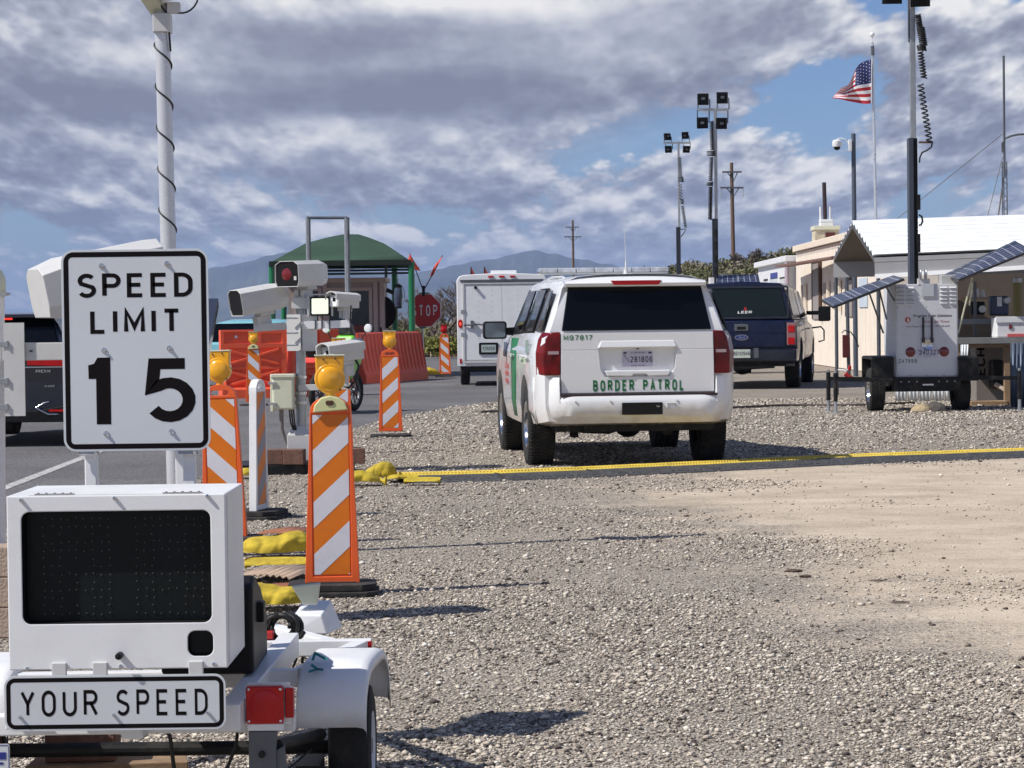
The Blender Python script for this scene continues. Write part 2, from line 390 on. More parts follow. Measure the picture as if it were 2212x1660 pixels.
val = mth('ADD', mth('ADD', mth('MULTIPLY', thick, -.30), .44), mth('ADD', lit, mth('MULTIPLY', left, .12)), clamp=True)
rp = nd('ShaderNodeValToRGB'); L.new(val, rp.inputs[0])
cr = rp.color_ramp; cr.elements[0].position = 0; cr.elements[0].color = (.215,.225,.29,1); cr.elements[1].position = 1; cr.elements[1].color = (.90,.88,.86,1)
for p, c in ((.25,(.28,.295,.37)),(.5,(.41,.435,.51)),(.75,(.66,.67,.70))):
    e = cr.elements.new(p); e.color = (*c, 1)
sky = nd('ShaderNodeTexSky', sky_type='NISHITA'); sky.sun_disc = False; sky.sun_elevation = R(SUN_EL); sky.sun_rotation = math.atan2(sd.x, sd.y); sky.altitude = 1100; sky.air_density = 1.0; sky.dust_density = .6; sky.ozone_density = 1.5
skm = nd('ShaderNodeVectorMath', operation='MULTIPLY'); L.new(sky.outputs[0], skm.inputs[0]); skm.inputs[1].default_value = (.053,.064,.088)
mx = nd('ShaderNodeMix', data_type='RGBA'); L.new(cover, mx.inputs[0]); L.new(skm.outputs[0], mx.inputs[6]); L.new(rp.outputs[0], mx.inputs[7])
# veil close to the horizon
hz = mrange(ww, .0, .05, .55, .0)
mx2 = nd('ShaderNodeMix', data_type='RGBA'); L.new(hz, mx2.inputs[0]); L.new(mx.outputs[2], mx2.inputs[6]); mx2.inputs[7].default_value = (.34,.41,.53,1)
bg = nd('ShaderNodeBackground'); L.new(mx2.outputs[2], bg.inputs[0]); bg.inputs[1].default_value = 1.0
wo = nd('ShaderNodeOutputWorld'); L.new(bg.outputs[0], wo.inputs[0])

vs = scene.view_settings; scene.display_settings.display_device = 'sRGB'
vs.view_transform = 'Standard'; vs.look = 'None'; vs.exposure = .10; vs.gamma = 1; vs.use_curve_mapping = False
scene.render.film_transparent = False
try: scene.cycles.max_bounces = 6; scene.cycles.transparent_max_bounces = 8
except Exception: pass

# ---------------------------------------------------------------- ground
def poly_sdf(px, py, poly):
    poly = np.array(poly); n = len(poly); d = np.full(px.shape, 1e9); ins = np.zeros(px.shape, bool)
    for i in range(n):
        a = poly[i]; b = poly[(i+1)%n]; e = b-a; wx = px-a[0]; wy = py-a[1]
        t = np.clip((wx*e[0]+wy*e[1])/(e@e), 0, 1); d = np.minimum(d, np.hypot(wx-t*e[0], wy-t*e[1]))
        c = ((a[1] > py) != (b[1] > py)) & (px < (b[0]-a[0])*(py-a[1])/(b[1]-a[1]+1e-12)+a[0]); ins ^= c
    return np.where(ins, d, -d)
SAND = [tuple(G(u,v))[:2] for u,v in ((1360,1075),(1430,1030),(1620,1008),(1900,1000),(2212,985),(2600,980),(2750,1560),(2230,1475),(1990,1385),(1890,1330),(1750,1245),(1640,1185),(1480,1125))]
RE = [(-5.6,3),(-5.2,9),(-4.4,14),(-3.6,19.5),(-2.9,25),(-2.45,33),(-1.9,38),(-1.1,43),(.2,47.5),(2.4,51),(4.2,58),(3.8,70),(3.2,90),(3.0,160),(3,300)]
ROADP = [(-30,3.0)]+RE+[(-30,300)]
def zh(x, y): return 0.0
xs = np.concatenate([-np.geomspace(9000,9,26), np.arange(-8,9.01,.16), np.geomspace(9.5,9000,26)])
ys = np.concatenate([np.array([-400,-60,-10,0,3,5]), np.arange(6,46,.16), np.geomspace(47,16000,60)])
XX, YY = np.meshgrid(xs, ys)
sand = poly_sdf(XX, YY, SAND); road = poly_sdf(XX, YY, ROADP)
me = bpy.data.meshes.new('ground'); nv = XX.size; nx = len(xs); ny = len(ys)
ZZ = np.zeros_like(XX)
co = np.stack([XX.ravel(), YY.ravel(), ZZ.ravel()], 1)
i, j = np.meshgrid(np.arange(ny-1), np.arange(nx-1), indexing='ij'); a = (i*nx+j).ravel()
fc = np.stack([a, a+1, a+nx+1, a+nx], 1)
me.vertices.add(nv); me.vertices.foreach_set('co', co.ravel().astype(np.float32))
me.loops.add(fc.size); me.loops.foreach_set('vertex_index', fc.ravel().astype(np.int32))
me.polygons.add(len(fc)); me.polygons.foreach_set('loop_start', (np.arange(len(fc))*4).astype(np.int32))
me.update(); me.validate()
at = me.attributes.new('sand','FLOAT','POINT'); at.data.foreach_set('value', sand.ravel().astype(np.float32))
ground = bpy.data.objects.new('ground', me); COL.objects.link(ground); struct(ground)

class NT:
    def __init__(s, name):
        s.m = bpy.data.materials.new(name); s.m.use_nodes = True; s.t = s.m.node_tree; s.b = s.t.nodes['Principled BSDF']
    def n(s, t, **k):
        n = s.t.nodes.new(t)
        for a, b in k.items(): setattr(n, a, b)
        return n
    def l(s, a, b): s.t.links.new(a, b)
    def put(s, inp, x):
        if isinstance(x, (int, float)): inp.default_value = x
        elif isinstance(x, tuple): inp.default_value = x if len(x)==len(inp.default_value) else (*x,1)
        else: s.l(x, inp)
    def pos(s): return s.n('ShaderNodeNewGeometry').outputs['Position']
    def noise(s, v, sc, det=4, ro=.55): 
        n = s.n('ShaderNodeTexNoise'); s.l(v, n.inputs['Vector']); n.inputs['Scale'].default_value = sc; n.inputs['Detail'].default_value = det; n.inputs['Roughness'].default_value = ro; return n.outputs[0]
    def vor(s, v, sc, out='Color', feat='F1'):
        n = s.n('ShaderNodeTexVoronoi', feature=feat); s.l(v, n.inputs['Vector']); n.inputs['Scale'].default_value = sc; return n.outputs[out]
    def mr(s, x, a, b, c=0, d=1):
        n = s.n('ShaderNodeMapRange'); s.l(x, n.inputs[0]); n.inputs[1].default_value=a; n.inputs[2].default_value=b; n.inputs[3].default_value=c; n.inputs[4].default_value=d; return n.outputs[0]
    def mix(s, f, a, b, blend='MIX'):
        n = s.n('ShaderNodeMix', data_type='RGBA'); n.blend_type = blend; s.put(n.inputs[0], f); s.put(n.inputs[6], a); s.put(n.inputs[7], b); return n.outputs[2]
    def mth(s, op, a, b=0.0, clamp=False):
        n = s.n('ShaderNodeMath', operation=op); n.use_clamp = clamp; s.put(n.inputs[0], a); s.put(n.inputs[1], b); return n.outputs[0]
    def ramp(s, x, els):
        n = s.n('ShaderNodeValToRGB'); s.l(x, n.inputs[0]); r = n.color_ramp
        while len(r.elements) > 1: r.elements.remove(r.elements[-1])
        r.elements[0].position = els[0][0]; r.elements[0].color = (*els[0][1],1)
        for p, c in els[1:]: e = r.elements.new(p); e.color = (*c,1)
        return n.outputs[0]
    def bump(s, h, st, dist, nrm=None):
        n = s.n('ShaderNodeBump'); n.inputs['Strength'].default_value = st; n.inputs['Distance'].default_value = dist; s.l(h, n.inputs['Height'])
        if nrm: s.l(nrm, n.inputs['Normal'])
        return n.outputs[0]

STONE = [(0,(.14,.11,.085)),(.2,(.29,.245,.20)),(.45,(.41,.355,.295)),(.7,(.51,.45,.375)),(.9,(.61,.55,.46)),(1,(.78,.73,.64))]
g = NT('gravel_ground'); pos = g.pos()
wv = g.n('ShaderNodeVectorMath', operation='ADD'); g.l(pos, wv.inputs[0]); nn = g.n('ShaderNodeTexNoise'); nn.inputs['Scale'].default_value = 40; g.l(pos, nn.inputs['Vector'])
sc1 = g.n('ShaderNodeVectorMath', operation='SCALE'); g.l(nn.outputs['Color'], sc1.inputs[0]); sc1.inputs['Scale'].default_value = .012; g.l(sc1.outputs[0], wv.inputs[1])
v1 = g.vor(wv.outputs[0], 60); v1d = g.vor(wv.outputs[0], 60, 'Distance'); v2 = g.vor(wv.outputs[0], 130); v2d = g.vor(wv.outputs[0], 130, 'Distance')
s1 = g.n('ShaderNodeSeparateColor'); g.l(v1, s1.inputs[0]); s2 = g.n('ShaderNodeSeparateColor'); g.l(v2, s2.inputs[0])
stone = g.mix(.45, g.ramp(s1.outputs[0], STONE), g.ramp(s2.outputs[1], STONE))
edge = g.mr(v1d, .25, .62, 1.08, .62); stone = g.mix(1, stone, edge, 'MULTIPLY')
patch = g.mr(g.noise(pos, .45, 5, .6), .3, .7, .84, 1.14); stone = g.mix(1, stone, patch, 'MULTIPLY')
sdn = g.n('ShaderNodeAttribute'); sdn.attribute_name = 'sand'
sn = g.mth('ADD', sdn.outputs['Fac'], g.mth('MULTIPLY', g.mth('SUBTRACT', g.noise(pos, .9, 7, .68), .5), 4.2))
sn = g.mth('ADD', sn, g.mth('MULTIPLY', g.mth('SUBTRACT', g.noise(pos, 22, 3, .6), .5), 2.4))
sf = g.mr(sn, -.5, .5)
strch = g.n('ShaderNodeMapping'); g.l(pos, strch.inputs[0]); strch.inputs['Scale'].default_value = (.8,1.2,1)
sc2 = g.ramp(g.noise(strch.outputs[0], 1.3, 9, .66), [(.28,(.38,.315,.24)),(.5,(.52,.435,.335)),(.66,(.61,.52,.41))])
spk = g.mr(s2.outputs[2], .86, .95, 1, .62); sc2 = g.mix(1, sc2, spk, 'MULTIPLY')
far = g.n('ShaderNodeSeparateXYZ'); g.l(pos, far.inputs[0])
fm = g.mr(g.mth('ADD', far.outputs[1], g.mth('MULTIPLY', g.noise(pos, .06, 4), 40)), 115, 135)
scrub = g.ramp(g.noise(pos, .05, 8, .7), [(.3,(.07,.07,.035)),(.45,(.17,.145,.075)),(.6,(.36,.30,.17)),(.75,(.42,.34,.20))])
colr = g.mix(sf, stone, sc2); colr = g.mix(fm, colr, scrub)
g.l(colr, g.b.inputs['Base Color']); g.b.inputs['Roughness'].default_value = .95; g.b.inputs['Specular IOR Level'].default_value = .2
hgt = g.mth('SUBTRACT', 1.0, v1d)
hh = g.mth('MULTIPLY', g.mth('ADD', g.mth('MULTIPLY', s1.outputs[1], .8), g.mth('SUBTRACT', .7, v1d)), g.mr(sf, 0, 1, 1, .12))
b1 = g.bump(hh, 1.0, .012); b2 = g.bump(g.noise(pos, 1.6, 6, .6), .6, .05, b1)
g.l(b2, g.b.inputs['Normal']); me.materials.append(g.m)

# asphalt road and its marking
def sheet(name, poly, z, mt, jit=0):
    pts = []
    n = len(poly)
    for k in range(n):
        a = Vector((*poly[k],0)); b = Vector((*poly[(k+1)%n],0)); dd = (b-a).length; s = max(1, min(60, int(dd/.35))) if jit and dd < 60 else 1
        for q in range(s):
            p = a.lerp(b, q/s); pts.append((p.x+random.uniform(-jit,jit), p.y+random.uniform(-jit,jit)*2, z))
    bm = bmesh.new(); vs_ = [bm.verts.new(p) for p in pts]; bm.faces.new(vs_); bmesh.ops.triangulate(bm, faces=bm.faces[:]); 
    m_ = bpy.data.meshes.new(name); bm.to_mesh(m_); bm.free(); m_.materials.append(mt)
    if m_.polygons and m_.polygons[0].normal.z < 0: m_.flip_normals()
    o = bpy.data.objects.new(name, m_); COL.objects.link(o); return struct(o)
g = NT('asphalt'); pos = g.pos(); v = g.vor(pos, 90); sv = g.n('ShaderNodeSeparateColor'); g.l(v, sv.inputs[0])
c = g.ramp(sv.outputs[0], [(0,(.055,.055,.057)),(.6,(.115,.112,.115)),(.95,(.21,.20,.195)),(1,(.3,.28,.26))])
c = g.mix(1, c, g.mr(g.noise(pos, .35, 6, .65), .3, .7, .8, 1.3), 'MULTIPLY')
g.l(c, g.b.inputs['Base Color']); g.b.inputs['Roughness'].default_value = .85; g.l(g.bump(sv.outputs[1], .5, .004), g.b.inputs['Normal'])
ASPH = g.m
ry = np.unique(np.concatenate([np.arange(3,62,.12), np.geomspace(62,300,30)])); rx = np.interp(ry, [p[1] for p in RE], [p[0] for p in RE])
mb = MB(); mb.grid([[(-30,y,.004),(-12,y,.004),(x+.12*math.sin(y*2.3)+.1*math.sin(y*5.7+1)+random.uniform(-.025,.025),y,.004)] for x, y in zip(rx, ry)])
road = mb.build('road', ASPH); road.data.flip_normals() if road.data.polygons[0].normal.z < 0 else None; struct(road)
g = NT('worn_road_paint'); pos = g.pos()
g.l(g.mix(g.mr(g.noise(pos, 14, 6, .7), .45, .62), (.55,.54,.52), (.22,.21,.2)), g.b.inputs['Base Color']); g.b.inputs['Roughness'].default_value = .8
a = G(0,1058,.008); b = G(150,1000,.008)
dr = (b-a).normalized(); sd2 = Vector((dr.y,-dr.x,0)).normalized()*.06
a2 = a-dr*5; b2_ = b+dr*22
sheet('lane_marking', [tuple((a2-sd2))[:2], tuple((a2+sd2))[:2], tuple((b2_+sd2))[:2], tuple((b2_-sd2))[:2]], .008, g.m)

# loose gravel stones as geometry
def pebbles():
    n = 430000; y = 7.6+(RNG.random(n)**1.45)*38; hw = y*.215
    x = (RNG.random(n)*2-1)*hw
    sdv = poly_sdf(x, y, SAND); rdv = poly_sdf(x, y, ROADP)
    keep = (sdv+RNG.normal(0,.6,n)+.9*np.sin(x*1.7+y*.9)+.6*np.sin(x*.7-y*2.1) < -.1) & (rdv < .05) | (RNG.random(n) < .02)
    keep &= ~((rdv > .2)); keep &= RNG.random(n) < np.clip(.80+.30*np.sin(x*1.3+2*np.sin(y*.6))+.25*np.sin(y*1.1+x*.7)+.2*np.sin(x*3.1-y*1.9), .35, 1)
    x = x[keep]; y = y[keep]; n = len(x)
    r = np.exp(RNG.normal(math.log(.0050), .46, n)); r = np.clip(r*(1+np.clip(y-16,0,30)*.035), .003, .017+.0006*np.clip(y-8,0,40))
    ang = RNG.random((n,8,3))*.5+.75
    base = np.array([[1,0,0],[0,1,0],[-1,0,0],[0,-1,0],[.15,.1,.8],[.1,-.1,-.5],[.62,.62,.42],[-.6,-.55,.46]], float)
    th = RNG.random(n)*2*PI; c, s = np.cos(th), np.sin(th)
    vv = base[None]*ang*r[:,None,None]*np.array([1.25,.85,.8])
    q = vv.copy(); q[...,0] = vv[...,0]*c[:,None]-vv[...,1]*s[:,None]; q[...,1] = vv[...,0]*s[:,None]+vv[...,1]*c[:,None]
    q[...,0] += x[:,None]; q[...,1] += y[:,None]; q[...,2] += (r*.25)[:,None]
    f = np.array([[0,6,4],[6,1,4],[1,2,4],[2,7,4],[7,3,4],[3,0,4],[0,1,6],[2,3,7],[1,0,5],[2,1,5],[3,2,5],[0,3,5]])
    F = (f[None]+(np.arange(n)*8)[:,None,None]).reshape(-1,3)
    me = bpy.data.meshes.new('loose_gravel'); me.vertices.add(n*8); me.vertices.foreach_set('co', q.reshape(-1).astype(np.float32))
    me.loops.add(F.size); me.loops.foreach_set('vertex_index', F.ravel().astype(np.int32)); me.polygons.add(len(F)); me.polygons.foreach_set('loop_start', (np.arange(len(F))*3).astype(np.int32)); me.update()
    at = me.attributes.new('tone','FLOAT','POINT'); at.data.foreach_set('value', np.repeat(RNG.random(n),8).astype(np.float32))
    g = NT('loose_stone'); a = g.n('ShaderNodeAttribute'); a.attribute_name = 'tone'
    cc = g.ramp(a.outputs['Fac'], [(0,(.06,.05,.045)),(.16,(.15,.12,.10)),(.4,(.42,.365,.30)),(.7,(.56,.495,.41)),(.93,(.67,.61,.51)),(1,(.80,.76,.68))])
    g.l(cc, g.b.inputs['Base Color']); g.b.inputs['Roughness'].default_value = .9
    me.materials.append(g.m); o = bpy.data.objects.new('loose_gravel', me); COL.objects.link(o); struct(o, 'stuff')
pebbles()

# ---------------------------------------------------------------- mountains and the scrubby rise
def ridge(name, pts, Y, depth, mt, base=0, jit=0, seed=1):
    rnd = random.Random(seed); top = []
    us = np.linspace(pts[0][0], pts[-1][0], 160); vv = np.interp(us, [p[0] for p in pts], [p[1] for p in pts])
    ph = [(rnd.uniform(.01,.2), rnd.uniform(0,6), rnd.uniform(.3,1)) for _ in range(8)]
    for u, v in zip(us, vv):
        v += jit*sum(a*math.sin(u*f+p)/(1+f*8) for f, p, a in ph); top.append(P(u, v, Y))
    rows = []; K = 14
    for k in range(K+1):
        t = k/K; row = []
        for idx, p in enumerate(top):
            z = base+(p.z-base)*(t**1.3); y = Y-depth*(1-t)+(rnd.uniform(-.5,.5)*depth*.05 if 0<k<K and depth>100 else 0)
            wob = (math.sin(idx*.11+k*.5)*depth*.05+math.sin(idx*.31-k*.3)*depth*.02) if depth > 100 else 0
            row.append((p.x*(y/Y), y+wob*math.sin(PI*t), z))
        rows.append(row)
    rows.append([(p[0]*1.02, p[1]+depth*.6, base) for p in rows[-1]])
    mb = MB(); mb.grid(rows); return mb
MTN = NT('mountain_rock'); pos = MTN.pos()  # added liner sheets, coloured dark to stand for shade under the roof
MTN.l(MTN.ramp(MTN.noise(pos, .0022, 9, .65), [(.3,(.035,.045,.04)),(.6,(.085,.095,.075)),(.8,(.13,.12,.09))]), MTN.b.inputs['Base Color']); MTN.b.inputs['Roughness'].default_value = 1
mm = ridge('mountains', [(380,600),(455,580),(520,572),(600,548),(640,540),(700,556),(800,590),(880,596),(950,580),(1000,571),(1050,562),(1110,549),(1150,545),(1200,548),(1270,561),(1330,574),(1400,600),(1480,640),(1560,690)], 9500, 2500, None, 0, 2.2, 3)
struct(mm.build('mountains', MTN.m, smooth=60))
mm = ridge('far_hills', [(-300,690),(-100,682),(60,676),(200,672),(300,660),(420,668),(520,676),(640,682),(760,684),(900,688)], 13000, 900, None, 0, 1.5, 5)
struct(mm.build('far_hills', MTN.m, smooth=60))
HILL = NT('scrub_hill'); pos = HILL.pos()
HILL.l(HILL.ramp(HILL.noise(pos, .5, 8, .7), [(.3,(.035,.045,.018)),(.5,(.10,.095,.045)),(.62,(.20,.165,.10)),(.75,(.27,.22,.14))]), HILL.b.inputs['Base Color']); HILL.b.inputs['Roughness'].default_value = 1
HP = [(1200,690),(1330,625),(1400,596),(1480,585),(1560,578),(1640,566),(1720,548),(1800,545),(2000,540),(2300,538),(2600,560)]
mm = ridge('hill', HP, 170, 45, None, 0, 2.5, 8); struct(mm.build('hill', HILL.m, smooth=70))

# haze: even air out to the mountains
hm = bpy.data.materials.new('haze_air'); hm.use_nodes = True; t = hm.node_tree
for n in list(t.nodes): t.nodes.remove(n)
o_ = t.nodes.new('ShaderNodeOutputMaterial'); pv = t.nodes.new('ShaderNodeVolumePrincipled'); pv.inputs['Color'].default_value = (.44,.61,1.0,1); pv.inputs['Density'].default_value = HAZE
t.links.new(pv.outputs[0], o_.inputs['Volume'])
if HAZE > 0:
    hb = MB().box(-9500,9500,-410,16500,-1,340).build('haze', hm); struct(hb, 'stuff'); hb.display_type = 'WIRE'
# ================================================================ radar speed trailer (foreground)
TR = thing('speed_trailer', 'white radar speed display trailer with dark screen, closest thing to the camera', 'trailer', (-1.09, 7.4, 0))
def PX(u, v, Y): p = P(u, v, Y); return p.x, p.z
CX, CZ = PX(253, 1258, 6.87); CW, CH = .603, .481
mb = W(TR); x0, x1, z0, z1 = CX-CW/2, CX+CW/2, CZ-CH/2, CZ+CH/2
mb.box(x0, x1, 6.87, 7.31, z0, z1)
cab = mb.build('cabinet', [WHITE, BLACK], TR)
k2 = .3848/786
def c2(cx, cy): return (CX+(cx-657)*k2, CZ-(cy-614)*k2)
sx, sz = c2(655, 530); sw, sh = 1060*k2, 630*k2
ct = W(TR); ct.plate(sw, sh, .022, 6.80, 6.93, sx, sz); cut(cab, ct, BLACK)
wx, wz = c2(1121, 965); ct = W(TR); ct.plate(.068, .068, .020, 6.80, 6.90, wx, wz); cut(cab, ct, BLACK)
md = cab.modifiers.new('b','BEVEL'); md.width = .0035; md.segments = 2; md.limit_method='ANGLE'; md.angle_limit=R(40)
mb = W(TR); mb.box(x1-.006, x1+.0015, 6.90, 6.905, z0+.01, z1-.01); mb.box(x0+.06, x1-.06, 6.873, 6.877, z1-.001, z1+.0015); mb.build('seam', CAMG, TR)
DISP = mat('display_panel', (.006,.009,.010), .4, var=.2, vscale=3, spec=.2)
LED = mat('unlit_led', (.085,.095,.075), .4)
mb = W(TR); mb.plate(sw-.004, sh-.004, .02, 6.925, 6.93, sx, sz, 0)
for half, cx0 in ((0,230),(1,755)):
    for r in range(13):
        for c in range(9):
            if (c%2 and r%3==2) or (2<c<6 and r%4==2): continue
            jx, jz = random.uniform(-7,7), random.uniform(-6,6)
            px, pz = c2(cx0+c*46+jx, 262+r*45+jz)
            mb.cyl((px,6.925,pz),(px,6.9205,pz),.0019,n=6,mi=1)
mb.build('display_panel', [DISP, LED], TR)
mb = W(TR); mb.plate(.064,.064,.018,6.895,6.899,wx,wz); mb.build('radar_window', DISP, TR)
lx, lz = c2(668,1025); mb = W(TR); mb.lathe([(0,6.83),(.0085,6.832),(.0095,6.836),(.0095,6.872)], 16, 'y', (lx,0,lz)); mb.build('light_sensor', BLACK, TR, smooth=40)
for cx, cy in ((125,145),(650,140),(1172,135),(145,1095),(670,1088),(1195,1082)):
    px, pz = c2(cx,cy); mb = W(TR); mb.lathe([(0,6.858),(.0045,6.860),(.0055,6.865),(.0055,6.871)], 10, 'y', (px,0,pz))
    mb.build('screw', CHROME, TR, smooth=40)
for hx in (x0+.13, x1-.12):
    mb = W(TR); mb.box(hx-.055, hx+.055, 6.885, 6.90, z1, z1+.004)
    for q in range(5): mb.cyl((hx-.045+q*.0225,6.89,z1+.002),(hx-.045+q*.0225,6.89,z1+.007),.004,n=8)
    mb.build('hinge', CHROME, TR)

def roadsign_face(root, cx, cz, y, w, h, r, name='sign_plate'):
    mb = W(root); mb.plate(w, h, r, y, y+.003, cx, cz, seg=8); pl = mb.build(name, SIGNW, root, bev=.0006)
    return pl
# SPEED LIMIT plate
SY = 7.70; SX, SZ = PX(293.5, 757, SY); kk = .3294/701*.995
pl = roadsign_face(TR, SX, SZ, SY, .4525, .621, .038)
mb = W(TR); mb.ringplate(.4525-.014, .621-.014, .031, .0158, SY-.0004, SY, SX, SZ, ri=.012, seg=8)
bolts = []
def s1(cx, cy): return (SX+(cx-890)*kk, SZ-(cy-807)*kk)
for txt, a, b, yb, hh, t, gp in (('SPEED',510,1272,462,166,.20,.42),('LIMIT',590,1190,700,168,.20,.43),('5',935,1280,1293,440,.205,.3)):
    ax, az = s1(a, yb); bx, _ = s1(b, yb); fit(mb, txt, ax, bx, az, hh*kk, t, gp, SY-.0006)
q = [s1(*p) for p in ((574,903),(612,893),(636,853),(720,853),(720,1293),(625,1293),(625,993),(576,993))]
mb.prism(q, 'y', SY-.0006, SY-.0001)
tx = mb.build('sign_lettering', SIGNB, TR)
for cx, cy in ((673,250),(1103,240),(680,805),(1110,797),(685,1355),(1115,1345)):
    px, pz = s1(cx, cy); mb = W(TR); mb.lathe([(0,SY-.010),(.0035,SY-.009),(.0055,SY-.006),(.0055,SY-.003),(.0085,SY-.0025),(.0085,SY-.0008)], 12, 'y', (px,0,pz))
    mb.build('sign_bolt', CHROME, TR, smooth=40)
for u in (198, 410):
    px, _ = PX(u, 1000, SY+.05); mb = W(TR); mb.box(px-.019, px+.019, SY+.03, SY+.068, .50, SZ+.26)
    mb.box(px-.028, px+.028, SY+.008, SY+.03, SZ-.325, SZ-.295); 
    mb.build('sign_post', WHITE, TR, bev=.004)
    mb = W(TR); mb.cyl((px-.03,SY+.012,SZ-.318),(px+.03,SY+.012,SZ-.318),.006,n=8); mb.cyl((px+.022,SY-.002,SZ-.318),(px+.022,SY+.02,SZ-.318),.006,n=8); mb.build('clamp', CHROME, TR)
# solar panel fixed behind the sign
mb = W(TR); mb.hexa([(SX-.30,8.60,SZ-.12),(SX+.10,8.60,SZ-.12),(SX+.10,9.05,SZ+.14),(SX-.30,9.05,SZ+.14),(SX-.30,8.58,SZ-.09),(SX+.10,8.58,SZ-.09),(SX+.10,9.03,SZ+.17),(SX-.30,9.03,SZ+.17)])
mb.build('solar_panel', SOLAR, TR)
mb = W(TR); mb.box(SX-.03,SX+.03,8.78,8.84,.4,SZ); mb.build('panel_post', WHITE, TR, bev=.003)
# YOUR SPEED plate
YY_ = 6.855; YX, YZ = PX(248.5, 1518.5, YY_); k3 = .3848/786
roadsign_face(TR, YX, YZ, YY_, .610, .153, .030)
mb = W(TR); mb.ringplate(.610-.012,.153-.012,.025,.0118,YY_-.0004,YY_,YX,YZ,ri=.012,seg=8)
def c3(cx, cy): return (YX+(cx-645)*k3, YZ-(cy-1294)*k3)
for txt, a, b in (('YOUR',110,552),('SPEED',648,1170)):
    ax, az = c3(a,1370); bx, _ = c3(b,1370); fit(mb, txt, ax, bx, az, 152*k3, .158, .36, YY_-.0006)
mb.build('sign_lettering', SIGNB, TR)
for cx, cy in ((110,1368),(636,1362),(1168,1358)):
    px, pz = c3(cx,cy); mb = W(TR); mb.lathe([(0,YY_-.012),(.003,YY_-.011),(.0045,YY_-.008),(.0045,YY_-.001)], 10, 'y', (px,0,pz))
    mb.build('sign_bolt', CHROME, TR, smooth=40)
for cx in (330, 560, 1100):
    px,_ = c3(cx,0); mb = W(TR); mb.box(px-.02,px+.02,6.862,6.875,YZ-.06,z0+.02)
    mb.build('sign_bracket', CAMG, TR, bev=.002)
# frame of square tube
def tub(mb, a, b, w=.052, h=.052, mi=0):
    a = Vector(a); b = Vector(b); d = (b-a).normalized(); s = Vector((-d.y,d.x,0)).normalized()*(w/2); u_ = Vector((0,0,h/2))
    vs = [a-s-u_, a+s-u_, b+s-u_, b-s-u_, a-s+u_, a+s+u_, b+s+u_, b-s+u_]; mb.hexa([tuple(q) for q in vs], mi)
mb = W(TR)
tub(mb, (-1.62,7.54,.425),(-.66,7.56,.425)); tub(mb, (-1.50,8.22,.425),(-.475,8.25,.425))
tub(mb, (-.655,7.58,.424),(-.51,8.22,.424)); tub(mb, (-1.56,7.58,.424),(-1.62,8.19,.424))
tub(mb, (-1.40,6.95,.40),(-1.40,7.51,.40)); tub(mb, (-.80,6.95,.40),(-.74,8.19,.445), .06,.075)
tub(mb, (-1.62,7.10,.365),(-.63,7.12,.365),.06,.058); tub(mb, (-1.08,7.0,.37),(-1.02,9.25,.40),.06,.07)
tub(mb, (-1.5,8.25,.40),(-1.06,9.1,.40)); tub(mb, (-.52,8.26,.40),(-.98,9.1,.40))
mb.build('frame', WHITE, TR, bev=.004)
mb = W(TR); mb.box(-.478,-.4735,8.226,8.272,.402,.448); mb.box(-.54,-.474,8.2195,8.2235,.405,.447); mb.build('reflector', REDL, TR)
# wheel, fender (right and left)
def wheel(cx, side):
    mb = W(TR); mb.lathe([(.100,-.055),(.106,-.062),(.150,-.066),(.183,-.058),(.192,-.045),(.194,-.02),(.194,.02),(.192,.045),(.183,.058),(.150,.066),(.106,.062),(.100,.055)], 40, 'x', (cx,7.69,.192))
    mb.v = [v for v in mb.v]; t = mb.build('tyre', TYRE, None, smooth=40); t.parent = None
    rim = W(TR); s = side
    rim.lathe([(.108,.060*s),(.104,.064*s),(.098,.058*s),(.094,.02*s),(.070,.012*s),(.045,.022*s),(.034,.020*s)], 32, 'x', (cx,7.69,.192))
    rim.lathe([(.030,.02*s),(.030,.055*s),(.024,.060*s),(0,.060*s)], 20, 'x', (cx,7.69,.192), mi=1)
    rim.lathe([(.108,-.060*s),(.09,-.05*s),(0,-.045*s)], 24, 'x', (cx,7.69,.192), mi=1)
    for q in range(5):
        a = q*2*PI/5; rim.cyl((cx+.015*s,7.69+.055*math.cos(a),.192+.055*math.sin(a)),(cx+.03*s,7.69+.055*math.cos(a),.192+.055*math.sin(a)),.007,n=6,mi=1)
    wl = MB().build('wheel', BLACKM, TR) if False else None
    hub = rim.build('wheel', [WHITE, RUSTY], TR, smooth=40); t.parent = hub; return hub
RUSTY = mat('rusty_hub', (.10,.05,.03), .8, var=.4, vscale=12)
wheel(-.505, 1); wheel(-1.665, -1)
for xa, xb in ((-.655,-.445),(-1.725,-1.515)):
    mb = W(TR); prof = [(7.405,.295),(7.405,.36),(7.425,.415),(7.47,.455),(7.53,.474),(7.60,.480),(7.78,.480),(7.85,.474),(7.91,.452),(7.955,.41),(7.975,.36),(7.985,.30)]
    xo = .085*0; rows = []
    for (y, z) in prof:
        sh = (y-7.4)*.075
        rows.append([(xa+sh,y,z-.012),(xa+sh+.01,y,z),(xb+sh-.03,y,z),(xb+sh-.010,y,z-.004),(xb+sh,y,z-.016),(xb+sh,y,z-.035)])
    mb.grid(rows); fe = mb.build('fender', WHITE, TR, smooth=50, solid=.004)
mb = W(TR); p = (-.565,7.52,.4765)
lt = MB(); letters(lt, 'Y7', 0, 0, .052, 1.0, .2, 0, .35)
o = lt.build('fleet_number', mat('teal_decal',(.01,.17,.16),.4), TR)
o.matrix_local = Matrix.Translation(Vector((-.565,7.475,.475))-TR.location) @ Matrix.Rotation(R(-55),4,'X') @ Matrix.Rotation(R(0),4,'Z') @ Matrix.Rotation(R(-80),4,'Y')
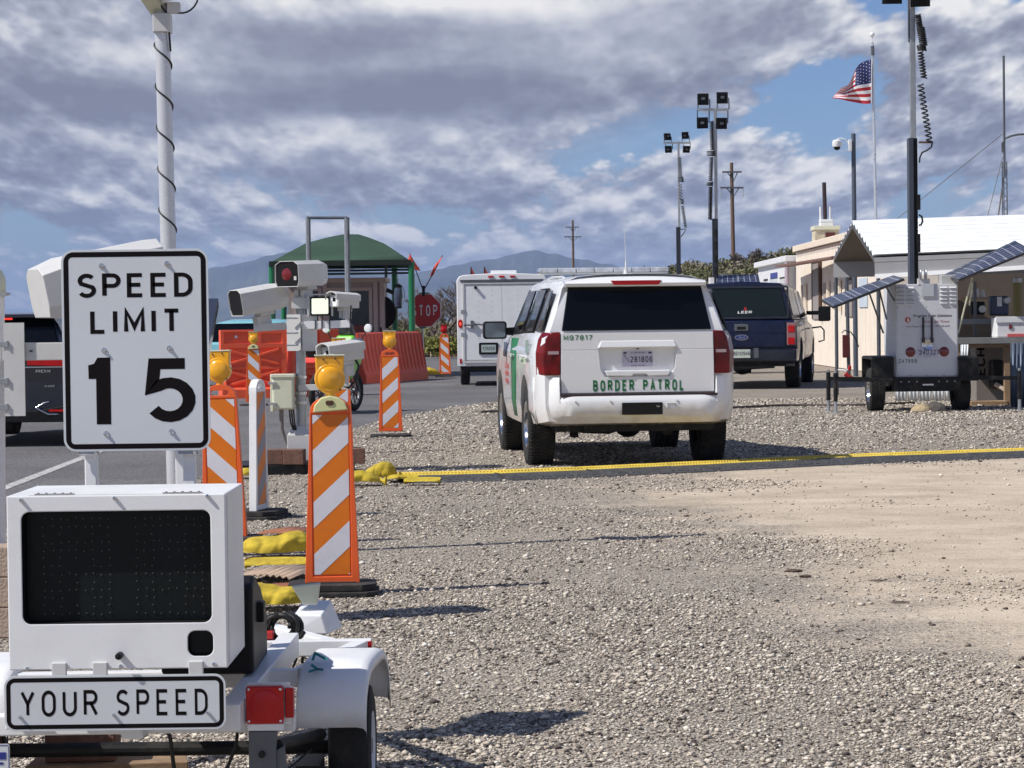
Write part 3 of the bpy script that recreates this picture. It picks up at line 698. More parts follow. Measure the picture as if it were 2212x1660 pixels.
# tail lamp
def tail(cx, cz, y):
    mb = W(TR); mb.plate(.106,.106,.008,y,y+.03,cx,cz); mb.lathe([(0,y-.006),(.02,y-.006),(.046,y-.001),(.048,y+.004)],28,'y',(cx,0,cz)); t = mb.build('tail_lamp', REDL, TR, bev=.004, smooth=40)
    m2 = W(TR); m2.box(cx+.056,cx+.080,y+.02,y+.06,cz-.04,cz+.045); m2.build('side_marker', REDL, t, bev=.003).parent = TR
    for a in (-1,1):
        for b in (-1,1): m2 = W(TR); m2.lathe([(0,y-.003),(.004,y-.002),(.004,y+.001)],8,'y',(cx+a*.045,0,cz+b*.045)); m2.build('lamp_screw', CHROME, TR)
    m2 = W(TR); m2.box(cx-.05,cx+.052,y+.004,y+.03,cz-.073,cz-.0535); m2.box(cx-.052,cx+.07,y+.031,y+.036,cz-.06,cz+.06); m2.build('lamp_bracket', WHITE, TR, bev=.002)
TY = 7.02; tx_, tz_ = PX(571.5, 1524, TY); tail(tx_, tz_, TY)
tail(-1.70, tz_, TY)
mb = W(TR); mb.box(tx_-.048,tx_+.03,TY+.01,TY+.05,tz_-.20,tz_-.075); mb.hexa([(tx_+.0,TY+.02,tz_-.24),(tx_+.06,TY+.02,tz_-.22),(tx_+.06,TY+.06,tz_-.22),(tx_,TY+.06,tz_-.24),(tx_-.03,TY+.02,tz_-.16),(tx_+.05,TY+.02,tz_-.12),(tx_+.05,TY+.06,tz_-.12),(tx_-.03,TY+.06,tz_-.16)])
mb.build('corner_jack_bracket', GALVD, TR, bev=.003)
mb = W(TR); mb.cyl((tx_-.01,TY+.0,tz_-.14),(tx_-.01,TY+.02,tz_-.14),.010,n=10); mb.cyl((tx_+.03,TY+.05,.30),(tx_+.12,7.5,.26),.018,n=10); mb.box(tx_+.06,tx_+.13,7.3,7.5,.12,.20); mb.cyl((-1.60,7.69,.19),(-.57,7.69,.19),.022,n=12); mb.cyl((tx_-.01,TY+.04,tz_-.2),(tx_+.03,TY+.05,.02),.012,n=10)
mb.build('axle', BLACKM, TR)
mb = W(TR); mb.cyl((-1.30,7.12,.145),(-.86,7.12,.145),.014,n=12); mb.build('jack_tube', GALV, TR, smooth=40)
mb = W(TR); mb.tube([(-1.02,7.2,.40),(-1.0,7.2,.3),(-.985,7.2,.16)],.006); mb.tube([(-.80,7.2,.40),(-.81,7.2,.28),(-.86,7.2,.16)],.005); mb.tube([(-.60,7.3,.25),(-.68,7.25,.19),(-.78,7.2,.165)],.003); mb.build('wiring', CABLE, TR)
# battery box, coiled lead, jack
mb = W(TR); mb.prism([(7.38,.46),(7.38,.72),(7.45,.75),(7.62,.70),(7.80,.60),(7.80,.46)], 'x', -1.05, -.775); mb.build('battery_box', BLACK, TR, bev=.012)
mb = W(TR); mb.box(-.80,-.755,7.50,7.56,.60,.66); mb.build('battery_latch', BLACK, TR, bev=.004)
mb = W(TR); pts = []
for q in range(120):
    a = q*2*PI/20; rr = .055+.004*math.sin(q*.7); pts.append((-.80+rr*math.cos(a)*.9+q*.0004, 8.30+.03*math.sin(q*.37), .485+rr*math.sin(a)*.8))
mb.tube(pts, .0075, 6); mb.tube([(-.76,8.3,.44),(-.775,8.3,.38),(-.75,8.3,.33),(-.73,8.3,.38),(-.745,8.3,.44)],.006,6); mb.tube([(-.70,8.3,.44),(-.71,8.3,.37),(-.69,8.3,.335),(-.67,8.3,.38),(-.685,8.3,.44)],.006,6)
mb.build('coiled_lead', CABLE, TR, smooth=60)
mb = W(TR); mb.box(-.87,-.80,8.24,8.32,.455,.48); mb.build('connector', RED, TR, bev=.004)
mb = W(TR); mb.hexa([(-.80,8.80,.40),(-.66,8.78,.40),(-.62,8.98,.40),(-.78,9.0,.40),(-.78,8.80,.47),(-.68,8.78,.47),(-.66,8.98,.50),(-.76,9.0,.50)]); mb.build('tongue_block', WHITE, TR, bev=.006)
mb = W(TR); mb.hexa([(-.75,8.84,.50),(-.70,8.84,.50),(-.70,8.88,.50),(-.75,8.88,.50),(-.79,8.84,.565),(-.69,8.84,.575),(-.69,8.88,.575),(-.79,8.88,.565)]); mb.build('tongue_latch', BEIGE, TR, bev=.003)
mb = W(TR); mb.box(-.84,-.83,8.22,8.24,.30,.37); mb.build('rust_bracket', RUSTY, TR)

# things under / by the trailer
LBX, LBZ = PX(6, 1650, 6.95)
lb = thing('notice_plate', 'small white and blue printed notice at the bottom left corner below the trailer sign', 'notice', (LBX, 6.95, 0))
mb = W(lb); mb.plate(.048,.15,.008,6.948,6.952,LBX-.004,LBZ-.02); mb.box(LBX-.01,LBX+.0,6.953,6.963,0,LBZ); mb.build('plate', SIGNW, lb)
mb = W(lb); mb.box(LBX-.022,LBX+.010,6.9468,6.948,LBZ+.012,LBZ+.032); mb.box(LBX-.022,LBX+.002,6.9468,6.948,LBZ-.002,LBZ+.004); mb.ringplate(.044,.146,.007,.0014,6.9468,6.948,LBX-.004,LBZ-.02); mb.build('blue_print', mat('blue_print',(.02,.03,.22),.5), lb)
def block(u, v, Y, w, d, h, label, rz=0, z=None, m=BRICK, group=None):
    p = P(u, v, Y); z = 0 if z is None else z
    mb = MB(); mb.box(-w/2,w/2,-d/2,d/2,0,h)
    bm = None; o = mb.build('concrete_block', m, None, bev=.006, loc=(p.x,Y,z), rz=rz)
    tag(o, label, 'block', group); return o
sb = P(190,1600,7.9)
pk = MB(); pk.hexa([(-.22,-.16,0),(.28,-.10,0),(.24,.14,0),(-.22,.12,0),(-.22,-.16,.03),(.28,-.10,.03),(.24,.14,.03),(-.22,.12,.03)]); tag(pk.build('wood_board', WOOD, None, bev=.004, loc=(sb.x+.05,7.9,.10)), 'pale weathered board lying under the speed trailer beneath the brown block', 'board')
mb = MB(); mb.box(-.2,.22,-.1,.1,0,.098); tag(mb.build('timber_base', WOOD, None, loc=(sb.x+.05,7.9,0)), 'rough timber baulk on the gravel holding up the board under the speed trailer', 'timber')
o = block(180,1590,7.9,.22,.2,.13,'rough brown concrete block resting on a board under the speed trailer', R(4), .131)
# ================================================================ delineator panels
def clip_poly(pts, x0, x1, z0, z1):
    def c(pts, f, ip):
        out = []
        for i in range(len(pts)):
            a, b = pts[i-1], pts[i]; fa, fb = f(a), f(b)
            if fa >= 0 and fb >= 0: out.append(b)
            elif fa >= 0: out.append(ip(a,b,fa,fb))
            elif fb >= 0: out += [ip(a,b,fa,fb), b]
        return out
    ip = lambda a,b,fa,fb: (a[0]+(b[0]-a[0])*fa/(fa-fb), a[1]+(b[1]-a[1])*fa/(fa-fb))
    for f in (lambda p:p[0]-x0, lambda p:x1-p[0], lambda p:p[1]-z0, lambda p:z1-p[1]):
        pts = c(pts, f, ip)
        if len(pts) < 3: return []
    return pts
SHADES = {}
def delineator(label, loc, rz=0, up=True, lens=AMBER, case=False, body=ORANGE, sc=1, tilt=0, ph=0.0, base2=True, hw=.098, sheet=None, lrot=0, light=True):
    t = thing('channelizer_panel', label, 'traffic panel', loc, rz, 'striped channelizer panels along the lane', sc, ry=R(tilt))
    # body: tapered hollow blade with an arched handle
    mb = MB(); H = 1.09; n = 12
    fo = [(-.150,.066),(-.112,1.0)]+[(-.112*math.cos(PI*i/n)*1.0, 1.0+.092*math.sin(PI*i/n)**.8) for i in range(1,n)]+[(.112,1.0),(.150,.066)]
    mb.prism([(p[0],p[1]) for p in fo], 'y', -.030, .030)
    bo = mb.build('blade', body, t)
    ct = MB(); ct.plate(.125,.034,.016,-.2,.2,0,1.035); 
    ct.add([], []); cut(bo, ct)
    ct = MB(); ct.hexa([(-.106,-.05,.10),(.106,-.05,.10),(.106,-.024,.10),(-.106,-.024,.10),(-.104,-.05,1.0),(.104,-.05,1.0),(.104,-.024,1.0),(-.104,-.024,1.0)]); cut(bo, ct)
    md = bo.modifiers.new('b','BEVEL'); md.width=.008; md.segments=3; md.limit_method='ANGLE'; md.angle_limit=R(40)
    for p in bo.data.polygons: p.use_smooth = False
    # striped sheeting
    mb = MB(); x0, x1, z0, z1 = -hw, hw, .112, .992; mb.box(x0,x1,-.0275,-.0255,z0,z1,0)
    per, band = .286, .143; slope = .93 if up else -.93
    for k in range(-3, 8):
        zb = z0+ph+k*per; q = [(x0,zb),(x1,zb+slope*2*hw),(x1,zb+slope*2*hw+band),(x0,zb+band)]
        c = clip_poly(q, x0, x1, z0, z1)
        if len(c) >= 3: mb.add([(p[0],-.0285,p[1]) for p in c], [list(range(len(c)))], 1)
    mb.build('striped_sheeting', [ORSH, sheet or WHSH], t)
    mb = MB(); oc = lambda w, d, c: [(-w+c,-d),(w-c,-d),(w,-d+c),(w,d-c),(w-c,d),(-w+c,d),(-w,d-c),(-w,-d+c)]
    mb.prism(oc(.255,.205,.06), 'z', 0, .030); 
    mb.build('rubber_base', RUBBER, t, bev=.008)
    if base2:
        mb = MB(); mb.prism(oc(.24,.185,.075), 'z', .033, .067); mb.prism(oc(.13,.06,.02), 'z', .067, .072); mb.build('upper_base', RUBBER, t, bev=.008)
    if light:
        lp = bpy.data.objects.new('warning_light', MB().at((0,0,0)).cyl((0,-.03,1.19),(0,.03,1.19),.085,n=32).build('tmp',lens).data); 
        bpy.data.objects.remove(bpy.data.objects['tmp'])
        COL.objects.link(lp); lp.parent = t
        lp.rotation_euler.z = R(lrot)
        md = lp.modifiers.new('b','BEVEL'); md.width=.01; md.segments=3; md.limit_method='ANGLE'
        mb = MB(); mb.lathe([(0,-.052),(.03,-.050),(.058,-.042),(.066,-.034),(.068,-.029)],28,'y',(0,0,1.19)); 
        for q in range(10): mb.box(-.05+q*.011,-.046+q*.011,-.049+abs(q-4.5)*.0022,-.040,1.155,1.235)
        mb.build('lens', lens, lp, smooth=50)
        mb = MB(); mb.hexa([(-.076,-.026,1.215),(.076,-.026,1.215),(.076,.026,1.215),(-.076,.026,1.215),(-.080,-.026,1.315),(.080,-.026,1.318),(.080,.026,1.318),(-.080,.026,1.315)]); mb.build('solar_head', lens, lp, bev=.008)
        mb = MB(); mb.box(-.083,.083,-.030,.030,1.314,1.323); mb.build('solar_cap', BEIGE if lens is AMBER else REDD, lp, bev=.002)
        mb = MB(); mb.cyl((0,0,1.085),(0,0,1.12),.026,n=16); mb.build('stem', lens, lp, smooth=40)
        for a, b in ((-.035,1.296),(.03,1.30),(-.062,1.12),(.055,1.128)):
            mb = MB(); mb.lathe([(0,-.034),(.005,-.033),(.006,-.028)],8,'y',(a,0,b)); mb.build('screw', RUSTY, lp)
    if case:
        mb = MB(); mb.prism([(-.092,1.005),(-.085,1.045),(-.05,1.085),(0,1.098),(.05,1.085),(.082,1.062),(.098,1.018)], 'y', -.052, .045); c = mb.build('battery_case', mat('pale_yellow_plastic',(.68,.70,.36),.5), t, bev=.006, smooth=None)
        mb = MB(); mb.plate(.045,.026,.01,-.056,-.052,0,1.058); mb.cyl((0,-.058,1.058),(0,-.05,1.058),.008,n=10); mb.build('case_bolt', RUSTY, c)
    return t
def base_at(u, v): p = G(u, v); return (p.x, p.y, 0)
pA = base_at(719,1284); delineator('largest orange and white striped panel, with a pale yellow battery case, nearest the camera', pA, R(2), True, case=True, ph=-.03, lrot=4)
pp = P(487,1180,16.8); delineator('striped panel with handle slot directly right of the speed limit sign', (pp.x,16.8,0), R(-2), False, ph=.15, lrot=-4, tilt=-1.2)
pB = P(735,972,28.5); delineator('striped panel mostly hidden behind the nearest panel, beside the lowest camera housing', (pB.x+.0,28.5,0), R(3), True, ph=.02, light=True)
p = base_at(850,938); delineator('orange striped panel with amber light standing alone on the gravel left of the patrol vehicle', (p[0],32.6,0), R(2), True, sc=1.045, base2=False, ph=.02)
p = P(549,855,45.5); delineator('small striped panel with pale case and amber light in front of the orange barriers', (p.x,45.5,0), R(3), False, case=True, sc=1.02, ph=.10, base2=False)
p = P(962,803,66); delineator('farthest striped panel, topped by a red light, beside the stop sign', (p.x,66,.03), 0, False, lens=REDL, sc=1.04, ph=.05, base2=False, tilt=-1)
p = P(560,1122,19.2); delineator('white bodied panel seen almost edge on, between two orange striped panels', (p.x,19.2,0), R(77), True, body=WHITE, sc=.98, light=False, ph=.0, sheet=mat('grey_sheeting',(.30,.29,.33),.5))

# ================================================================ sandbags
def sandbag(label, loc, L, Wd, H, rz, seed, tail=True):
    rnd = random.Random(seed); t = MB(); rows = []; nu, nv = 44, 36
    ph = [rnd.uniform(0,6) for _ in range(8)]
    for i in range(nu+1):
        s = -1+2*i/nu; e = max(0, 1-abs(s)**3.2)**.55
        if tail: e = max(e, .10)
        row = []
        for j in range(nv):
            a = 2*PI*j/nv; ca, sa = math.cos(a), math.sin(a)
            wr = 1+.035*math.sin(s*5+ph[0]+a)+.02*math.sin(s*13+ph[1]-3*a)+.02*math.sin(a*5+ph[2]+s*4)-.05*abs(math.sin(s*6.5+ph[4]+.6*math.sin(a*2)))**6-.05*abs(math.sin(a*1.5+s*2.2+ph[5]))**10+.10*abs(s)**4*math.sin(a*9+ph[6])
            x = s*L/2; y = Wd/2*math.copysign(abs(ca)**.8, ca)*e*wr; z = H/2+H/2*math.copysign(abs(sa)**.75, sa)*e*wr+(-.25*H*(1-e))
            z += .12*H*math.sin(s*3+ph[3]); row.append((x, y, max(z, .004+.002*j%3)))
        row.append(row[0]); rows.append(row)
    t.grid(rows)
    bm = None; o = t.build('sandbag', YBAG, None, smooth=70, loc=loc, rz=rz, sub=1)
    tag(o, label, 'sandbag', 'yellow sandbags holding down the checkpoint gear')
    if tail and H > .08:
        m = MB(); m.lathe([(.012,0),(.02,.02),(.045,.05),(.035,.055),(.0,.05)], 10, 'x', (L/2-.01,0,H*.32)); m.build('tied_end', YBAG, o, smooth=60)
    return o
def bag(u, v, z, label, L, Wd, H, deg, seed):
    p = G(u, v); return sandbag(label, (p.x, p.y, z), L, Wd, H, R(deg), seed)
bag(776,1050,0,'plump yellow sandbag touching the right side of the nearest striped panel', .42,.26,.13,-8,1)
bag(822,1041,.0,'taller rounded yellow sandbag sitting up between two flatter ones', .32,.26,.17,-20,2)
bag(870,1043,0,'flat torn yellow sandbag in front of the dark end of the cable ramp', .30,.22,.075,14,3)
bag(912,1049,0,'thin wrinkled yellow sandbag at the right end of its row', .34,.18,.055,-8,4)
bag(600,1205,0,'large bright yellow sandbag with dark fold between the speed trailer and the nearest panel', .48,.36,.16,2,5)
bag(600,1232,0,'crumpled yellow sandbag on the gravel just under the large bright one', .40,.2,.06,2,6)
bag(592,1318,0,'yellow sandbag lying behind the black battery box of the speed trailer', .36,.28,.14,-14,8)
bag(505,1036,.0,'yellow sandbag mostly hidden between the panel by the speed sign and the white panel', .5,.24,.11,0,9)
b = P(917,806,66); sandbag('yellow sandbag on the foot of the stop sign', (b.x,66,.04), .85,.5,.22,0,10)

def corr(name, label, u, v, w, d, rz, m, amp=.008, n=9):
    p = G(u, v); mb = MB(); rows = []
    for i in range(41):
        x = -w/2+w*i/40; z = .03+amp*math.sin(i/40*2*PI*n)+.02*math.sin(i/40*3); rows.append([(x,-d/2,z),(x+.01,0,z+.012),(x+.03,d/2,z)])
    mb.grid(rows); o = mb.build(name, m, None, smooth=70, loc=(p.x,p.y,0), rz=R(rz), solid=.006); return tag(o, label, 'sheet')
TANM = mat('tan_sheet', (.50,.38,.28), .8, var=.15, dirt=.2); REDM = mat('terracotta_sheet', (.32,.13,.07), .85, var=.2)
corr('corrugated_sheet','pale tan corrugated sheet lying on the gravel below the large sandbag',598,1252,.34,.55,-12,TANM)
corr('clay_sheet','reddish brown ribbed sheet on the gravel left of the nearest panel base',608,1285,.30,.35,-25,REDM,.004,14)
corr('clay_sheet','thin reddish sheet on the gravel behind the large bright sandbag',612,1160,.30,.5,-10,REDM,.003,6)
p = G(766,1080); mb = MB(); mb.box(-.022,.022,-.28,.28,0,.02); o = mb.build('wood_strip', mat('pale_wood',(.5,.42,.33),.8,var=.2), None, bev=.003, loc=(p.x,p.y,0), rz=R(-6)); tag(o,'pale wooden strip on the gravel behind the right edge of the nearest panel','wood strip')

# ================================================================ camera housings
def hbox(prof, y0, y1, M, mi=0, mb=None):
    mb.M = M; mb.prism(prof, 'y', y0, y1, mi); return mb
def big_housing(root, c, yaw, pitch, s=1.0, name='camera_housing', red=True):
    M0 = W(root).M; M = M0 @ Matrix.Translation(c) @ Matrix.Rotation(yaw,4,'Z') @ Matrix.Rotation(pitch,4,'X') @ Matrix.Scale(s,4)
    P1 = [(-.135,-.13),(.135,-.13),(.155,-.07),(.150,.10),(.09,.138),(-.09,.138),(-.150,.10),(-.155,-.07)]
    mb = MB(); mb.M = M; n = len(P1)
    def ring(k, y): return [(p[0]*k, y, p[1]*k) for p in P1]
    # outer shell, open and recessed at the front
    vs = ring(1,-.25)+ring(1,.18)+ring(.80,.30)+ring(.955,-.25)+ring(.94,-.22); fs = []
    for i in range(n):
        j = (i+1)%n; fs += [(i,j,n+j,n+i),(n+i,n+j,2*n+j,2*n+i),(j,i,3*n+i,3*n+j),(3*n+i,3*n+j,4*n+j,4*n+i)]
    fs.append([2*n+i for i in range(n)]); mb.add(vs, fs); h = mb.build(name, CAMG, root, bev=.006*s)
    mb = MB(); mb.M = M; mb.prism([(p[0]*.935,p[1]*.935) for p in P1],'y',-.238,-.17); mb.build('front_hood', BLACK, h)
    if red: mb = MB(); mb.M = M; mb.lathe([(0,-.244),(.055,-.242),(.062,-.2385)], 28, 'y', (-.01,0,.0)); mb.build('lens', REDD, h, smooth=60); mb = MB(); mb.M = M; mb.box(.085,.115,-.2415,-.2385,-.06,-.02); mb.build('sticker', CAMG, h)
    mb = MB(); mb.M = M; mb.box(-.04,.11,-.04,.12,-.165,-.128); mb.build('mount_plate', CAMG, h, bev=.004)
    mb = MB(); mb.M = M; mb.box(-.06,.0,-.06,-.02,-.25,-.165); mb.box(.03,.075,-.07,.09,-.26,-.165); mb.box(-.02,.05,-.01,.07,-.25,-.165); mb.build('pan_bracket', CAMG, h, bev=.004)
    return h
def small_housing(root, c, yaw, pitch, s=1.0):
    M0 = W(root).M; M = M0 @ Matrix.Translation(c) @ Matrix.Rotation(yaw,4,'Z') @ Matrix.Rotation(pitch,4,'X') @ Matrix.Scale(s,4)
    mb = MB(); mb.M = M; mb.box(-.07,.07,-.16,.17,-.085,.045); h = mb.build('camera_housing', CAMG, root, bev=.006)
    mb = MB(); mb.M = M; n = 8; top = [(-.085+.17*i/n, .055+.028*math.sin(PI*i/n)) for i in range(n+1)]
    o = [(-.085,-.01)]+top+[(.085,-.01)]; inn = [(.076,-.01),(.076,.045)]+[(p[0]*.9,p[1]-.009) for p in top[::-1][1:-1]]+[(-.076,.045),(-.076,-.01)]
    mb.prism(o+inn, 'y', -.21, .175); mb.build('sun_shield', CAMG, h, smooth=35)
    mb = MB(); mb.M = M; mb.plate(.105,.10,.012,-.165,-.16,0,-.03); mb.build('front_plate', WHITE, h)
    mb = MB(); mb.M = M; mb.plate(.042,.042,.003,-.169,-.165,.01,-.005); mb.build('window', GLASSD, h)
    mb = MB(); mb.M = M; mb.box(-.05,.05,-.05,.08,-.125,-.086); mb.box(-.045,-.005,-.03,.06,-.20,-.125); mb.box(.01,.06,-.03,.06,-.21,-.125); mb.build('pan_bracket', CAMG, h, bev=.003)
    return h

# ================================================================ central camera pole
CP = P(648,1003,25.0); CPX = CP.x; S25 = 5400/25.0
cp = thing('camera_pole', 'grey pole carrying four white camera housings and a lit floodlight above brown blocks', 'camera pole', (CPX,25.0,0), 0)
def Q(u, v, Y=25.0): return P(u, v, Y)
mb = W(cp); a = Q(651,945); b = Q(649,640); mb.cyl((a.x,25,a.z),(b.x,25,b.z),.052,.047,20); mb.build('pole', GALV, cp, smooth=40)
for v in (664,700,755,815,850,870):
    q = Q(650,v); mb = W(cp); mb.cyl((q.x,25,q.z-.012),(q.x,25,q.z+.012),.058,n=20); mb.build('band_clamp', CHROME, cp, smooth=40)
q = Q(649,975); mb = W(cp); h0 = .125
mb.hexa([(q.x-.125,24.88,h0),(q.x+.125,24.88,h0),(q.x+.125,25.12,h0),(q.x-.125,25.12,h0),(q.x-.12,24.88,.38),(q.x+.12,24.88,.38),(q.x+.12,25.12,.38),(q.x-.12,25.12,.38)])
mb.hexa([(q.x-.12,24.88,.38),(q.x+.12,24.88,.38),(q.x+.12,25.12,.38),(q.x-.12,25.12,.38),(q.x-.06,24.94,.47),(q.x+.06,24.94,.47),(q.x+.06,25.06,.47),(q.x-.06,25.06,.47)])
mb.build('pole_base', CAMG, cp, bev=.006)
a = Q(587,806); b = Q(645,886)
mb = W(cp); mb.box(a.x,a.x+.11,24.86,25.02,b.z,a.z); mb.build('mounting_flange', BEIGE, cp, bev=.006) if False else None
mb = W(cp); mb.box(a.x+.02,b.x-.03,24.80,25.0,b.z+.01,a.z-.02); bx = mb.build('control_box', BEIGE, cp, bev=.02, seg=3)
mb = W(cp); mb.box(a.x-.0,a.x+.03,24.82,25.0,b.z-.01,a.z-.01); mb.build('box_door', BEIGE, bx, bev=.006)
mb = W(cp); mb.box(a.x+.01,b.x-.02,24.79,25.01,a.z-.045,a.z-.01); mb.build('box_lid', BEIGE, bx, bev=.006)
for z in (a.z-.10, b.z+.07):
    mb = W(cp); mb.box(a.x-.02,a.x+.06,24.785,24.80,z-.012,z+.012); mb.build('latch', GALV, bx)
mb = W(cp); mb.tube([(a.x+.10,24.9,b.z+.02),(a.x+.10,24.9,b.z-.18),(a.x+.15,24.92,b.z-.34),(q.x-.05,24.94,.44)],.022); mb.build('conduit', mat('grey_conduit',(.22,.20,.19),.6), cp, smooth=60)
for k in range(3): 
    mb = W(cp); mb.tube([(a.x+.18+k*.02,24.9,b.z+.02),(a.x+.19+k*.02,24.9,b.z-.12),(a.x+.235+k*.008,24.93,b.z-.25),(q.x-.03+k*.01,24.95,.45)],.008); mb.build('cable', CABLE, cp, smooth=60)
# angled plates and arms
a = Q(621,680); b = Q(648,758); mb = W(cp); mb.hexa([(a.x,24.90,b.z),(b.x+.02,24.86,b.z),(b.x+.02,24.866,b.z),(a.x,24.906,b.z),(a.x,24.90,a.z),(b.x+.02,24.86,a.z),(b.x+.02,24.866,a.z),(a.x,24.906,a.z)]); mb.build('bracket_plate', CAMG, cp)
a = Q(655,680); b = Q(687,758); mb = W(cp); mb.hexa([(a.x,24.86,b.z),(b.x,24.92,b.z),(b.x,24.926,b.z),(a.x,24.866,b.z),(a.x,24.86,a.z),(b.x,24.92,a.z),(b.x,24.926,a.z),(a.x,24.866,a.z)]); mb.build('bracket_plate', CAMG, cp)
for v in (688,720,746):
    q = Q(641,v); mb = W(cp); mb.cyl((q.x-.09,24.84,q.z),(q.x+.03,24.84,q.z),.008,n=8); mb.build('clamp_bolt', CHROME, cp)
a = Q(549,697); b = Q(625,714); mb = W(cp); tub(mb, (a.x,24.97,(a.z+b.z)/2-.015),(b.x+.1,24.97,(a.z+b.z)/2+.01),.07,.075); mb.build('arm', CAMG, cp, bev=.003)
a = Q(676,694); b = Q(757,710); mb = W(cp); tub(mb, (a.x-.1,24.90,(a.z+b.z)/2-.004),(b.x,24.90,(a.z+b.z)/2+.008),.07,.075); mb.build('arm', WHITE, cp, bev=.003)
for u in (684,698,714):
    q = Q(u,702); mb = W(cp); mb.box(q.x-.008,q.x+.008,24.858,24.864,q.z-.045,q.z+.045); mb.build('cable_tie', GALVD, cp)
q = Q(655,592); big_housing(cp, (q.x-.02,25,q.z), R(-32), R(2), .96)
q = Q(549,646); big_housing(cp, (q.x+.03,25,q.z-.01), R(-58), R(9), .98, red=False)
q = Q(744,648); small_housing(cp, (q.x,24.95,q.z), R(-40), R(-3), .92)
q = Q(742,757); small_housing(cp, (q.x,24.85,q.z), R(-46), R(5), 1.22)
q = Q(742,815); mb = W(cp); mb.box(q.x-.05,q.x+.06,24.8,24.9,q.z-.09,q.z+.06); mb.build('lower_mount', CAMG, cp, bev=.004)
q = Q(715,835); mb = W(cp); tub(mb, (CPX,24.97,q.z-.01),(q.x+.20,24.97,q.z),.06,.06); mb.build('arm', CAMG, cp, bev=.003)
q = Q(772,790); mb = W(cp); mb.tube([(q.x-.03,24.9,q.z+.1),(q.x+.02,24.88,q.z-.0),(q.x-.0,24.86,q.z-.13),(q.x-.08,24.86,q.z-.22),(q.x-.2,24.88,q.z-.17)],.012); mb.build('cable', CABLE, cp, smooth=60)
q = Q(765,725); mb = W(cp); mb.tube([(q.x-.02,24.9,q.z+.3),(q.x-.03,24.88,q.z+.15),(q.x-.07,24.88,q.z+.02)],.007); mb.build('cable', CABLE, cp, smooth=60)
q = Q(693.5,662); mb = W(cp); mb.plate(.20,.19,.016,24.86,24.90,q.x,q.z); fl = mb.build('floodlight', BLACK, cp, bev=.004)
FLO = mat('lit_floodlight', (.75,.78,.62), .3, emit=(.95,1,.80), estr=.75)
mb = W(cp); mb.plate(.165,.155,.012,24.855,24.86,q.x,q.z); mb.build('lit_panel', FLO, fl)
mb = W(cp); mb.box(q.x-.125,q.x-.112,24.87,24.93,q.z-.10,q.z+.12); mb.box(q.x+.112,q.x+.125,24.87,24.93,q.z-.10,q.z+.12); mb.box(q.x-.125,q.x+.125,24.87,24.93,q.z+.11,q.z+.122); mb.build('light_yoke', CAMG, fl)
q = Q(650,650); mb = W(cp); mb.box(q.x-.085,q.x+.085,24.9,25.06,q.z-.08,q.z+.03); mb.build('pole_top', CAMG, cp, bev=.005)
# blocks and board under the pole
bd = G(650,1040); mb = MB(); mb.box(-.62,.52,-.42,.42,0,.10); o = mb.build('base_board', BLACKM, None, bev=.004, loc=(CPX,25.05,0)); tag(o,'black base board under the central camera pole and its brown blocks','board')
GRP = 'brown blocks weighing down the camera pole base'
def blk(u, w, y, label, rz=0):
    p = P(u, 1015, y); mb = MB(); mb.box(-w/2,w/2,-.1,.1,0,.15); o = mb.build('concrete_block', BRICK, None, bev=.008, loc=(p.x,y,.101), rz=R(rz)); tag(o, label, 'block', GRP)
blk(596,.235,24.75,'leftmost brown block, between the white panel and the pole base',3)
blk(637,.20,24.70,'brown block directly in front of the grey camera pole base',-3)
blk(770,.17,24.75,'brown block to the right of the nearest striped panel above the sandbags',5)

# ================================================================ left camera assembly and tall pole
lp0 = P(-14, 1340, 12.3)
la = thing('camera_pole', 'white pole at the left edge with a grey plate and one big camera housing', 'camera pole', (lp0.x,12.3,0), 0)
S12 = 5400/12.3
a = P(-14,1100,12.3); b = P(-17,640,12.3)
mb = W(la); mb.cyl((lp0.x,12.3,.12),(b.x,12.3,b.z),.063,.060,24); mb.build('pole', WHITE, la, smooth=40)
q = P(-17,610,12.3); mb = W(la); mb.lathe([(0,.07),(.045,.06),(.062,.03),(.066,0),(.066,-.055)], 24, 'z', (q.x,12.3,q.z)); mb.build('pole_cap', BEIGE, la, smooth=40)
q = P(-15,632,12.3); mb = W(la); mb.lathe([(.060,-.02),(.070,-.02),(.070,.0),(.062,.0)],24,'z',(q.x,12.3,q.z)); mb.cyl((q.x+.07,12.3,q.z-.01),(q.x+.085,12.3,q.z-.01),.006,n=8); mb.build('cap_collar', CAMG, la)
a = P(7,698,12.2); b = P(55,899,12.2); mb = W(la); mb.box(a.x,b.x,12.2,12.206,b.z,a.z); mb.build('bracket_plate', CAMG, la)
for v in (744,824,902-22):
    q = P(8,v,12.2); mb = W(la); mb.box(q.x-.06,q.x+.015,12.194,12.1995,q.z-.014,q.z+.014); mb.box(q.x+.012,q.x+.022,12.19,12.1995,q.z-.018,q.z+.018); mb.build('band_clamp', GALV, la, bev=.002)
a = P(52,760,12.25); b = P(240,758,12.25); mb = W(la); tub(mb, (a.x-.1,12.26,a.z+.0),(b.x,12.26,b.z),.08,.086); mb.build('arm', CAMG, la, bev=.003)
q = P(62,739,12.2); mb = W(la); mb.box(q.x-.0,q.x+.015,12.212,12.22,q.z-.05,q.z-.04); mb.build('arm_bolt', GALVD, la)
q = P(222,607,12.3); big_housing(la, (q.x,12.3,q.z), R(118), R(-11), 1.12, red=True)
q = P(130,660,12.25); mb = W(la); tub(mb, (q.x-.08,12.2,q.z-.02),(q.x+.12,12.2,q.z+.02),.05,.035); mb.build('mount_rail', WHITE, la)
